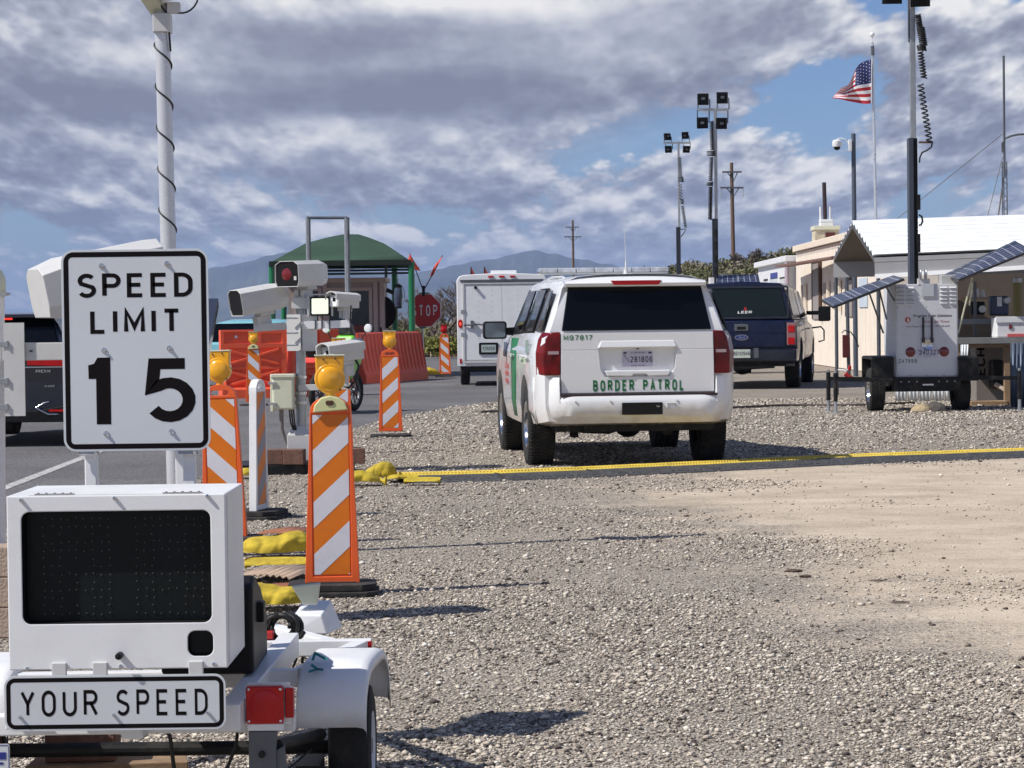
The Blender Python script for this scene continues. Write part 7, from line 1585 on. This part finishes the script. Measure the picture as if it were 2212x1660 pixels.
# workshop clutter under the carport
PLY_SHADED = mat('plywood', (.12,.095,.075), .8, var=.2)  # plywood tone darkened: the roof's shade is put into the base colour
bk = tag(MB().box(0,4.5,0,.05,0,2.6).build('plywood_wall', PLY_SHADED, None, loc=(P(2068,700,47).x,47.2,0)), 'plywood back wall behind the cluttered workbench', 'wall')
sk = thing('skirting_sheets', 'row of white corrugated sheets standing on the ground behind the light trailer wheels', 'metal sheets', (P(1998,875,43.5).x,43.5,0))
a = P(1934,844,43.5); b = P(2068,876,43.5); 
for k in range(5):
    x0k = a.x+(b.x-a.x)*k/5; x1k = a.x+(b.x-a.x)*(k+1)/5-.02; rows = []
    for i in range(17): f = i/16; rows.append([(x0k+(x1k-x0k)*f,43.5+.012*math.sin(f*2*PI*3),0),(x0k+(x1k-x0k)*f,43.5+.012*math.sin(f*2*PI*3)+.03,.31)])
    mb = W(sk); mb.grid(rows); mb.build('sheet', ROOFW, sk, smooth=50, solid=.004)
WB = thing('workbench', 'grey topped timber workbench piled with tools under the carport', 'workbench', (P(2150,760,41.5).x,41.5,0))
a = P(2066,731,41.2); b = P(2260,741,41.2); mb = W(WB); mb.box(a.x,b.x,41.2,42.2,b.z,a.z); mb.build('bench_top', mat('bench_grey',(.28,.28,.27),.5,metal=.4,var=.2), WB)
mb = W(WB); mb.box(a.x,b.x,41.25,41.30,b.z-.07,b.z-.001); mb.build('front_rail', WOOD, WB)
for u in (2170,2068): p = P(u,800,41.3); mb = W(WB); mb.box(p.x,p.x+.09,41.3,41.4,0,b.z-.001); mb.build('leg', WOOD, WB)
a = P(2066,686,42.3); b = P(2260,699,42.3); mb = W(WB); mb.box(a.x,b.x,42.2,42.7,b.z,a.z-.03); mb.build('shelf', mat('shelf_grey',(.20,.21,.22),.5), WB)
p = P(2104,725,42.3); mb = W(WB); mb.box(p.x,p.x+.05,42.3,42.35,a.z-1.9,a.z+.6); mb.build('shelf_post', GALVD, WB)
def item(name, cat, label, u0, v0, u1, v1, Y, m, d=.3, bev=.01, fn=None):
    a = P(u0,v0,Y); b = P(u1,v1,Y); t = thing(name, label, cat, ((a.x+b.x)/2, Y, b.z), 0)
    mb = W(t); mb.box(a.x,b.x,Y,Y+d,b.z,a.z); o = mb.build('case', m, t, bev=bev)
    return t, a, b
t, a, b = item('cool_box','cooler','white cool box with a red stripe on the workbench at the right edge',2152,686,2240,730,41.3,WHITE,.45,.03)
mb = W(t); mb.box(a.x-.01,b.x,41.28,41.30,a.z-.09,a.z+.01); mb.build('lid', WHITE, t, bev=.005); mb = W(t); mb.box(a.x+.18,b.x,41.28,41.298,b.z+.02,b.z+.07); mb.build('red_stripe', mat('pink_red',(.6,.12,.12),.5), t); mb = W(t); mb.prism([(a.x+.20,b.z+.16),(a.x+.25,b.z+.15),(a.x+.27,b.z+.20),(a.x+.22,b.z+.235)],'y',41.285,41.298); mb.build('badge', REDD, t)
t, a, b = item('carton','carton','white carton with large dark letters under the workbench',2108,748,2168,872,41.9,mat('carton_card',(.20,.18,.16),.8,var=.15),.5)
lt = MB(); letters(lt,'ECH',0,0,.16,1.1,.22,0,.35); o = lt.build('carton_lettering', SIGNB, t); o.matrix_local = Matrix.Translation((a.x+.16-t.location.x,-.004,(a.z+b.z)/2-t.location.z+.22)) @ Matrix.Rotation(R(-90),4,'Y')
t, a, b = item('black_machine','machine','round black machine on the ground under the workbench',2143,778,2172,840,41.6,BLACKM,.4,.06)
mb = W(t); p = P(2150,830,41.5); mb.tube([(p.x,41.5,p.z),(p.x+.15,41.4,p.z-.1),(p.x+.2,41.4,p.z-.3),(p.x+.35,41.4,p.z-.35)],.04,8); mb.build('hose', mat('pale_hose',(.45,.40,.34),.6), t, smooth=50)
t, a, b = item('pallet','pallet','low timber pallet on the gravel under the workbench',2098,868,2180,884,41.0,WOOD,.5,.004)
t, a, b = item('grinder','power tool','black bench grinder with a pale wheel on the grey shelf',2098,622+30,2128,680,42.4,BLACK,.2,.02)
mb = W(t); p = P(2122,668,42.35); mb.cyl((p.x,42.33,p.z),(p.x,42.39,p.z),.06,n=16); mb.build('wheel', CAMG, t)
t, a, b = item('drill_press','power tool','blue and black drill press with a round silver knob on the shelf',2140,640,2180,682,42.4,mat('tool_blue',(.04,.06,.12),.4),.25,.03)
mb = W(t); p = P(2176,650,42.3); mb.lathe([(0,-.05),(.05,-.05),(.07,0),(.06,.03)],18,'y',(p.x,42.36,p.z)); mb.build('knob', GALV, t); mb = W(t); p = P(2160,652,42.3); mb.box(p.x-.03,p.x+.05,42.38,42.395,p.z-.08,p.z+.08); mb.build('label_plate', WHITE, t)
t, a, b = item('paper_stack','books','row of white boxes and papers on the end of the shelf',2157,688,2185,700,42.1,CAMG,.3,.004)
for (u0,v0,u1,v1,lab) in ((2096,626,2104,644,'first small pale bottle on the upper wall shelf'),(2107,624,2115,644,'second small pale bottle on the upper wall shelf'),(2119,627,2127,644,'third small pale bottle on the upper wall shelf')):
    a = P(u0,v0,46.8); b = P(u1,v1,46.8); mb = MB(); mb.lathe([(0,a.z-b.z),(.03,a.z-b.z),(.035,(a.z-b.z)*.8),(.045,(a.z-b.z)*.6),(.045,0),(0,0)],12,'z'); tag(mb.build('bottle', CAMG, None, smooth=40, loc=((a.x+b.x)/2,46.8,b.z)), lab, 'bottle', 'bottles on the wall shelf')
a = P(2075,644,46.7); b = P(2165,648,46.7); tag(MB().box(0,b.x-a.x,0,.3,0,.03).build('wall_shelf', WOOD, None, loc=(a.x,46.7,a.z-.03)), 'narrow upper shelf on the plywood wall', 'shelf')
for k,(u0,u1,v0,m,lab) in enumerate(((2074,2091,745,ROOFW,'short white corrugated sheet leaning beside the light trailer'),(2182,2260,742,mat('blue_grey_sheet',(.10,.13,.18),.5,metal=.4),'tall blue grey corrugated sheets leaning at the right edge'))):
    vb_ = 776 if k==0 else 880; Y = 40.6 if k==0 else 40.2; a = P(u0,v0,Y); b = P(u1,vb_,Y); rows = []
    for i in range(33): f = i/32; x = a.x+(b.x-a.x)*f; y = .012*math.sin(f*2*PI*(3 if k==0 else 9)); rows.append([(x-a.x,y,0),(x-a.x+.03,y+.1,a.z-b.z)])
    mb = MB(); mb.grid(rows); tag(mb.build('corrugated_sheet', m, None, smooth=50, solid=.004, loc=(a.x,Y,max(b.z,0.0))), lab, 'sheet')
p = P(2198,606,46); q = P(2199,700,41.0); yp = thing('yellow_post','yellow green steel post at the right edge under the carport','post',(p.x,46,0)); mb = W(yp); mb.cyl((p.x,46,0),(p.x,46,p.z),.085,n=14); mb.build('pipe', mat('olive_yellow_shade',(.20,.18,.06),.5,dirt=.2), yp, smooth=40); mb = W(yp); mb.lathe([(0,.06),(.09,.04),(.09,-.04),(.06,-.05)],14,'z',(p.x,46,p.z)); mb.build('cap', GALV, yp)  # yellow green darkened: carport shade is put into the post colour

# ================================================================ poles, flag, mast
cv = P(1844.5,480,62); CT_ = thing('cctv_pole', 'dark steel pole with a white dome camera on a curved arm, left of the flagpole', 'camera pole', (cv.x,62,0))
a = P(1843.5,289,62); b = P(1846,480,62); mb = W(CT_); mb.cyl((b.x,62,0),(a.x,62,a.z),.062,.055,16); mb.build('pole', mat('blue_grey_pole',(.10,.12,.155),.45,metal=.3), CT_, smooth=40)
a = P(1833,302,61.9); b = P(1840,327,61.9); mb = W(CT_); mb.box(a.x,b.x,61.85,61.95,b.z,a.z); mb.build('bracket', WHITE, CT_, bev=.01)
mb = W(CT_); mb.tube([tuple(P(*p,61.9)) for p in ((1836,322),(1832,308),(1825,301),(1815,299),(1808,301))],.016,8); mb.build('arm', WHITE, CT_, smooth=50)
p = P(1808,313,61.9); mb = W(CT_); mb.lathe([(0,.13),(.07,.12),(.115,.09),(.12,.0),(.105,-.055)],22,'z',tuple(p)); mb.build('dome_housing', WHITE, CT_, smooth=40)
mb = W(CT_); mb.lathe([(.085,-.05),(.08,-.09),(.055,-.125),(0,-.14)],18,'z',tuple(p)); mb.build('dome', BLACK, CT_, smooth=60)

fb = P(1892,480,85); FP = thing('flagpole', 'tall slender silver flagpole with a ball top carrying a flag', 'flagpole', (fb.x,85,0))
ft = P(1884.5,92,85); mb = W(FP); sl_ = (ft.x-fb.x)/(ft.z-fb.z); mb.cyl((fb.x-sl_*fb.z,85,0),tuple(ft),.065,.045,16); mb.build('pole', mat('flagpole_silver',(.62,.66,.72),.3,metal=.6), FP, smooth=40)
p = P(1884,75,85); mb = W(FP); mb.lathe([(0,-.09),(.06,-.07),(.09,0),(.06,.07),(0,.09)],16,'z',tuple(p)); mb.cyl(tuple(P(1884.3,94,85)),tuple(p),.018,n=8); mb.build('ball_finial', WHITE, FP, smooth=60)
mb = W(FP); mb.cyl(tuple(P(1885.5,120,84.9)),tuple(P(1884.5,100,84.9)),.06,n=10); mb.build('truck', GALVD, FP)
fg = thing('national_flag', 'United States flag blown to the left on the silver flagpole', 'flag', tuple(P(1882,176,84.9)))
top = [(1882.5,129),(1872,131),(1862,135),(1853,142),(1848,152),(1846,158),(1842,166),(1837,176),(1831,184),(1817,190)]
bot = [(1881,224),(1872,225),(1862,224.5),(1852,223),(1843,221),(1836,219),(1828,217),(1818,215),(1808,214),(1797,214)]
FR = mat('flag_red',(.42,.02,.03),.8,var=.06); FW = mat('flag_white',(.78,.77,.80),.8,var=.03); FB = mat('flag_blue',(.02,.03,.13),.8,var=.1)
nS, nT = 57, 52; rows = []
for j in range(nT+1):
    t = j/nT; row = []
    for i in range(nS+1):
        s_ = i/nS; q = s_*(len(top)-1); k = min(int(q), len(top)-2); f = q-k
        tx_u = top[k][0]+(top[k+1][0]-top[k][0])*f; tx_v = top[k][1]+(top[k+1][1]-top[k][1])*f; bx_u = bot[k][0]+(bot[k+1][0]-bot[k][0])*f; bx_v = bot[k][1]+(bot[k+1][1]-bot[k][1])*f
        u = tx_u+(bx_u-tx_u)*t; v = tx_v+(bx_v-tx_v)*t+1.2*math.sin(s_*9+t*2)*s_
        row.append(tuple(P(u, v, 84.9+.16*math.sin(s_*11+t*4.5)*s_**.5+.10*math.sin(s_*5-t*6)*s_)))
    rows.append(row)
mb = W(fg); b0 = 0; vs_ = [p for r_ in rows for p in r_]; mb.add(vs_, [], 0)
for j in range(nT):
    for i in range(nS):
        stripe = int(j/(nT/13)); mi = 0 if stripe%2==0 else 1
        if stripe < 7 and i < nS*.42:
            mi = 2
            if (i%4==2) and ((j-(2 if (i//4)%2 else 0))%4==1) and 0 < j < 27: mi = 1
        n_ = nS+1; mb.f.append([j*n_+i, j*n_+i+1, (j+1)*n_+i+1, (j+1)*n_+i]); mb.m.append(mi)
mb.build('flag_cloth', [FR,FW,FB], fg, smooth=80)
p = P(1881.5,176,84.9); mb = W(fg); mb.cyl(tuple(P(1883,129,84.9)),tuple(P(1882,224,84.9)),.012,n=6); mb.build('hoist_rope', WHITE, fg)

lm = P(2171,470,62); LM = thing('lattice_mast', 'slim lattice radio mast with guy wires rising behind the carport roof', 'mast', (lm.x,62,0))
a = P(2168,121,62); b = P(2170,385,62); mb = W(LM); mb.cyl(tuple(b),tuple(a),.030,n=10); mb.build('top_pipe', GALVD, LM, smooth=40)
mb = W(LM); zt_ = b.z+.4; 
for dx_, dy_ in ((-.07,0),(.07,0),(0,.1)): mb.cyl((lm.x+dx_,62+dy_,0),(b.x+dx_*.8,62+dy_,zt_),.014,n=6)
z = .2; k = 0
while z < zt_-.2:
    s_ = 1 if k%2 else -1; mb.cyl((lm.x-.07*s_,62,z),(lm.x+.07*s_,62,z+.16),.009,n=5); z += .16; k += 1
mb.build('lattice', GALVD, LM)
mb = W(LM); mb.tube([tuple(P(*p,62)) for p in ((2166,330),(2165,312),(2170,300),(2185,294),(2200,291),(2240,289))],.028,8); mb.build('side_arm', GALVD, LM, smooth=50)
for (ua,va,ub,vb,Y2,r_) in ((2166,290,1880,520,70,.010),(2166,340,2125,500,66,.009),(2168,385,2152,500,64,.02)):
    mb = W(LM); mb.cyl(tuple(P(ua,va,62)),tuple(P(ub,vb,Y2)),r_,n=5); mb.build('guy_wire', GALVD, LM)

def upole(label, u_t, u_b, vt, Y, bars):
    a = P(u_t,vt,Y); b = P(u_b,600,Y); t = thing('utility_pole', label, 'utility pole', (b.x,Y,0), 0, 'wooden utility poles in the distance')
    mb = W(t); mb.cyl((b.x+(b.x-a.x)*.05,Y,0),tuple(a),.20,.14,12); mb.build('pole', mat('old_pole_wood',(.16,.105,.075),.9,var=.2), t, smooth=40)
    for (ua,ub,v,ins) in bars:
        p = P(ua,v,Y-.2); q = P(ub,v,Y-.2); mb = W(t); tub(mb, tuple(p), tuple(q), .12,.13); ba = mb.build('crossarm', GALVD, t)
        for w_ in ins:
            c = P(w_,v,Y-.2); mb = W(t); 
            for k in range(5): mb.lathe([(0,.05),(.09,.03),(.10,0),(.04,-.02),(0,-.02)],10,'z',(c.x,Y-.2,c.z-.15-k*.14))
            mb.build('insulator', mat('grey_insulator',(.35,.38,.42),.3), ba)
        m_ = P((ua+ub)/2,v,Y-.2); mb = W(t); mb.cyl((b.x+(p.x-b.x)*.55,Y-.15,p.z),(b.x,Y-.15,p.z-.7),.04,n=6); mb.cyl((b.x+(q.x-b.x)*.55,Y-.15,q.z),(b.x,Y-.15,q.z-.7),.04,n=6); mb.build('brace', GALVD, ba)
    return t
upole('nearer wooden utility pole with two crossarms, right of the light towers', 1580, 1586, 352, 200, ((1560,1602,372,(1561,)),(1556,1606,406,(1557,1605))))
upole('farther wooden utility pole with two crossarms above the patrol vehicle', 1237, 1239, 476, 330, ((1222,1250,491,(1223,1249)),(1219,1255,512,(1221,1253))))

# ================================================================ vegetation
def leaf_mat(name, a, b):
    g = NT(name); oi_ = g.n('ShaderNodeAttribute'); oi_.attribute_name = 'tone'; g.l(g.ramp(oi_.outputs['Fac'], [(0,a),(1,b)]), g.b.inputs['Base Color']); g.b.inputs['Roughness'].default_value = .8; g.b.inputs['Specular IOR Level'].default_value = .2; return g.m
BUSHG = leaf_mat('scrub_leaves', (.07,.08,.035), (.27,.26,.13)); BUSHT = leaf_mat('dry_twigs', (.11,.095,.075), (.33,.29,.22)); BUSHY = leaf_mat('bright_shrub_leaves', (.07,.09,.02), (.24,.24,.06))
GRS = leaf_mat('dry_grass', (.26,.20,.10), (.60,.50,.30))
def cloud_mesh(name, centres, sizes, leaves, lsize, m, squash=.7, kind='stuff', aspect=1.0, upright=False):
    """leaf-sized faces scattered in and over many clumps"""
    n = len(centres); C_ = np.repeat(np.array(centres), leaves, 0); S_ = np.repeat(np.array(sizes), leaves)
    k = len(C_); d = RNG.normal(size=(k,3)); d /= np.linalg.norm(d,axis=1)[:,None]; d[:,2] = np.abs(d[:,2])*1.0
    rad = RNG.random(k)**.45; lump = 1+.28*np.sin(d[:,0]*5+C_[:,0]*3)*np.sin(d[:,2]*6+C_[:,1]*2)
    p = C_+d*(S_*rad*lump)[:,None]*np.array([1,1,squash])
    a = RNG.normal(size=(k,3)); a /= np.linalg.norm(a,axis=1)[:,None]; b = np.cross(a, RNG.normal(size=(k,3))); b /= np.linalg.norm(b,axis=1)[:,None]
    if upright: a = np.stack([RNG.normal(0,.25,k),RNG.normal(0,.25,k),np.ones(k)],1); b = np.stack([RNG.normal(size=k),RNG.normal(size=k),np.zeros(k)],1); b /= np.linalg.norm(b,axis=1)[:,None]
    ls = (lsize*(.6+.8*RNG.random(k)))[:,None]
    q = np.stack([p-a*ls*aspect, p+b*ls*.45, p+a*ls*aspect, p-b*ls*.45],1).reshape(-1,3)
    me = bpy.data.meshes.new(name); me.vertices.add(len(q)); me.vertices.foreach_set('co', q.ravel().astype(np.float32)); F = np.arange(len(q)).reshape(-1,4)
    me.loops.add(F.size); me.loops.foreach_set('vertex_index', F.ravel().astype(np.int32)); me.polygons.add(len(F)); me.polygons.foreach_set('loop_start', (np.arange(len(F))*4).astype(np.int32)); me.update()
    at = me.attributes.new('tone','FLOAT','POINT'); base = np.repeat(RNG.random(n), leaves); at.data.foreach_set('value', np.repeat(np.clip(base*.6+RNG.random(k)*.4,0,1),4).astype(np.float32))
    me.materials.append(m); o = bpy.data.objects.new(name, me); COL.objects.link(o)
    if kind: struct(o, kind)
    return o
def hill_z(u):  return np.interp(u, [p[0] for p in HP], [p[1] for p in HP])
cs, ss = [], []
for k in range(1500):
    u = random.uniform(1200,2300); Y = random.uniform(124,170)**1.0; t = max(0,(Y-125)/45)
    zt_ = P(u, float(hill_z(u)), 170).z; z = zt_*(t**1.3); p = P(u, 690, Y); cs.append((p.x, Y, z-.1)); ss.append(random.uniform(.45,1.15))
for k in range(420):
    u = random.uniform(1300,1760); Y = random.uniform(156,170); zt_ = P(u, float(hill_z(u)), 170).z; p = P(u, 690, Y); cs.insert(0, (p.x, Y, zt_*(max(0,(Y-125)/45)**1.3)-.1)); ss.insert(0, random.uniform(.5,1.15))
cloud_mesh('scrub', cs[:1000], ss[:1000], 170, .13, BUSHG); cloud_mesh('dry_brush', cs[1000:], [s*1.1 for s in ss[1000:]], 150, .12, BUSHT, aspect=1.6)
cs, ss = [], []
for k in range(900):
    u = random.uniform(-150,1500); Y = random.uniform(135,420); p = P(u, 690, Y); cs.append((p.x, Y, -.1)); ss.append(random.uniform(.5,1.3))
cloud_mesh('far_scrub', cs, ss, 90, .2, BUSHG)
cs, ss = [], []
for k in range(5200):
    Y = random.uniform(104,190); u = random.uniform(780,1010) if k%3 else random.uniform(-100,1500); p = P(u, 690, Y)
    if -30 < p.x < 3.2 and Y < 100: continue
    cs.append((p.x, Y, .05)); ss.append(random.uniform(.15,.4))
cloud_mesh('dry_grass', cs, ss, 34, .16, GRS, squash=1.2, aspect=1.5, upright=True)

def shrub(label, u, v, Y, r, m, leaves=900, group=None, squash=.8):
    p = P(u, v, Y); o = cloud_mesh('shrub', [(p.x+random.uniform(-r,r)*.5, Y+random.uniform(-r,r)*.5, max(.1,random.uniform(0,.5)*r)) for _ in range(7)], [r*random.uniform(.45,.75) for _ in range(7)], leaves//7, .10, m, squash, None)
    return tag(o, label, 'shrub', group)
GS = 'shrubs behind the checkpoint'
shrub('yellow green shrub on the grass between the black fan and the green post', 860,705,98,1.0,BUSHY,1400,GS)
shrub('dull olive shrub seen left of the green post', 878,690,112,1.5,BUSHG,1600,GS)
shrub('yellow green shrub just right of the stop sign', 955,705,100,1.0,BUSHY,1400,GS)
shrub('olive shrub right of the green post behind the stop sign', 935,690,115,1.6,BUSHG,1600,GS)
shrub('grey green shrub beside the left edge of the cargo trailer', 978,695,108,1.5,BUSHT,1600,GS)

def bare_tree(label, u, v0, Y, H, seed, group='bare trees'):
    rnd = random.Random(seed); b = P(u, v0, Y); t = thing('bare_tree', label, 'tree', (b.x,Y,0), 0, group); mb = MB(); tw = MB()
    def br(p, d, L, r, lev, mb_):
        q = p+d*L; mid = p.lerp(q,.5)+Vector((rnd.uniform(-1,1),rnd.uniform(-1,1),rnd.uniform(-.5,.5)))*L*.10
        (mb if lev < 2 else tw).tube([p,mid,q], r, 5 if lev < 2 else 3)
        if lev >= 5: return
        for _ in range(3 if lev < 4 else 4):
            nd_ = (d+Vector((rnd.uniform(-1,1),rnd.uniform(-1,1),rnd.uniform(-.35,.65)))*.85).normalized(); br(p.lerp(q, rnd.uniform(.45,1)), nd_, L*rnd.uniform(.55,.8), max(r*.6,.008), lev+1, None)
    for k in range(3): br(Vector((rnd.uniform(-.3,.3),rnd.uniform(-.3,.3),0)), Vector((rnd.uniform(-.5,.5),rnd.uniform(-.3,.3),1)).normalized(), H*.34, .07, 0, None)
    tm = mat('bare_bark',(.12,.095,.08),.9,var=.2); mb.build('trunk', tm, t); tw.build('twigs', tm, t); return t
bare_tree('bare grey tree behind the stop sign, left of the cargo trailer', 958, 700, 105, 3.6, 1)
bare_tree('second bare tree spreading against the mountain beside the cargo trailer', 985, 700, 118, 4.2, 2)
bare_tree('thin bare tree behind the roof of the cargo trailer', 1085, 700, 125, 4.4, 3)
bare_tree('low bare tree left of the green post under the canopy edge', 872, 700, 120, 2.6, 4)
for k, (u, v, sd_, lab) in enumerate(((1586,575,5,'bare tree on the hill crest beside the near utility pole'),(1628,566,6,'bare tree on the hill crest just left of the white shed'),(1405,592,7,'small bare tree at the left end of the hill crest'))):
    t = bare_tree(lab, u, v, 165, 1.5 if k < 2 else 1.0, sd_, 'bare trees on the hill'); t.location.z = P(u, float(hill_z(u))+4, 165).z-.2
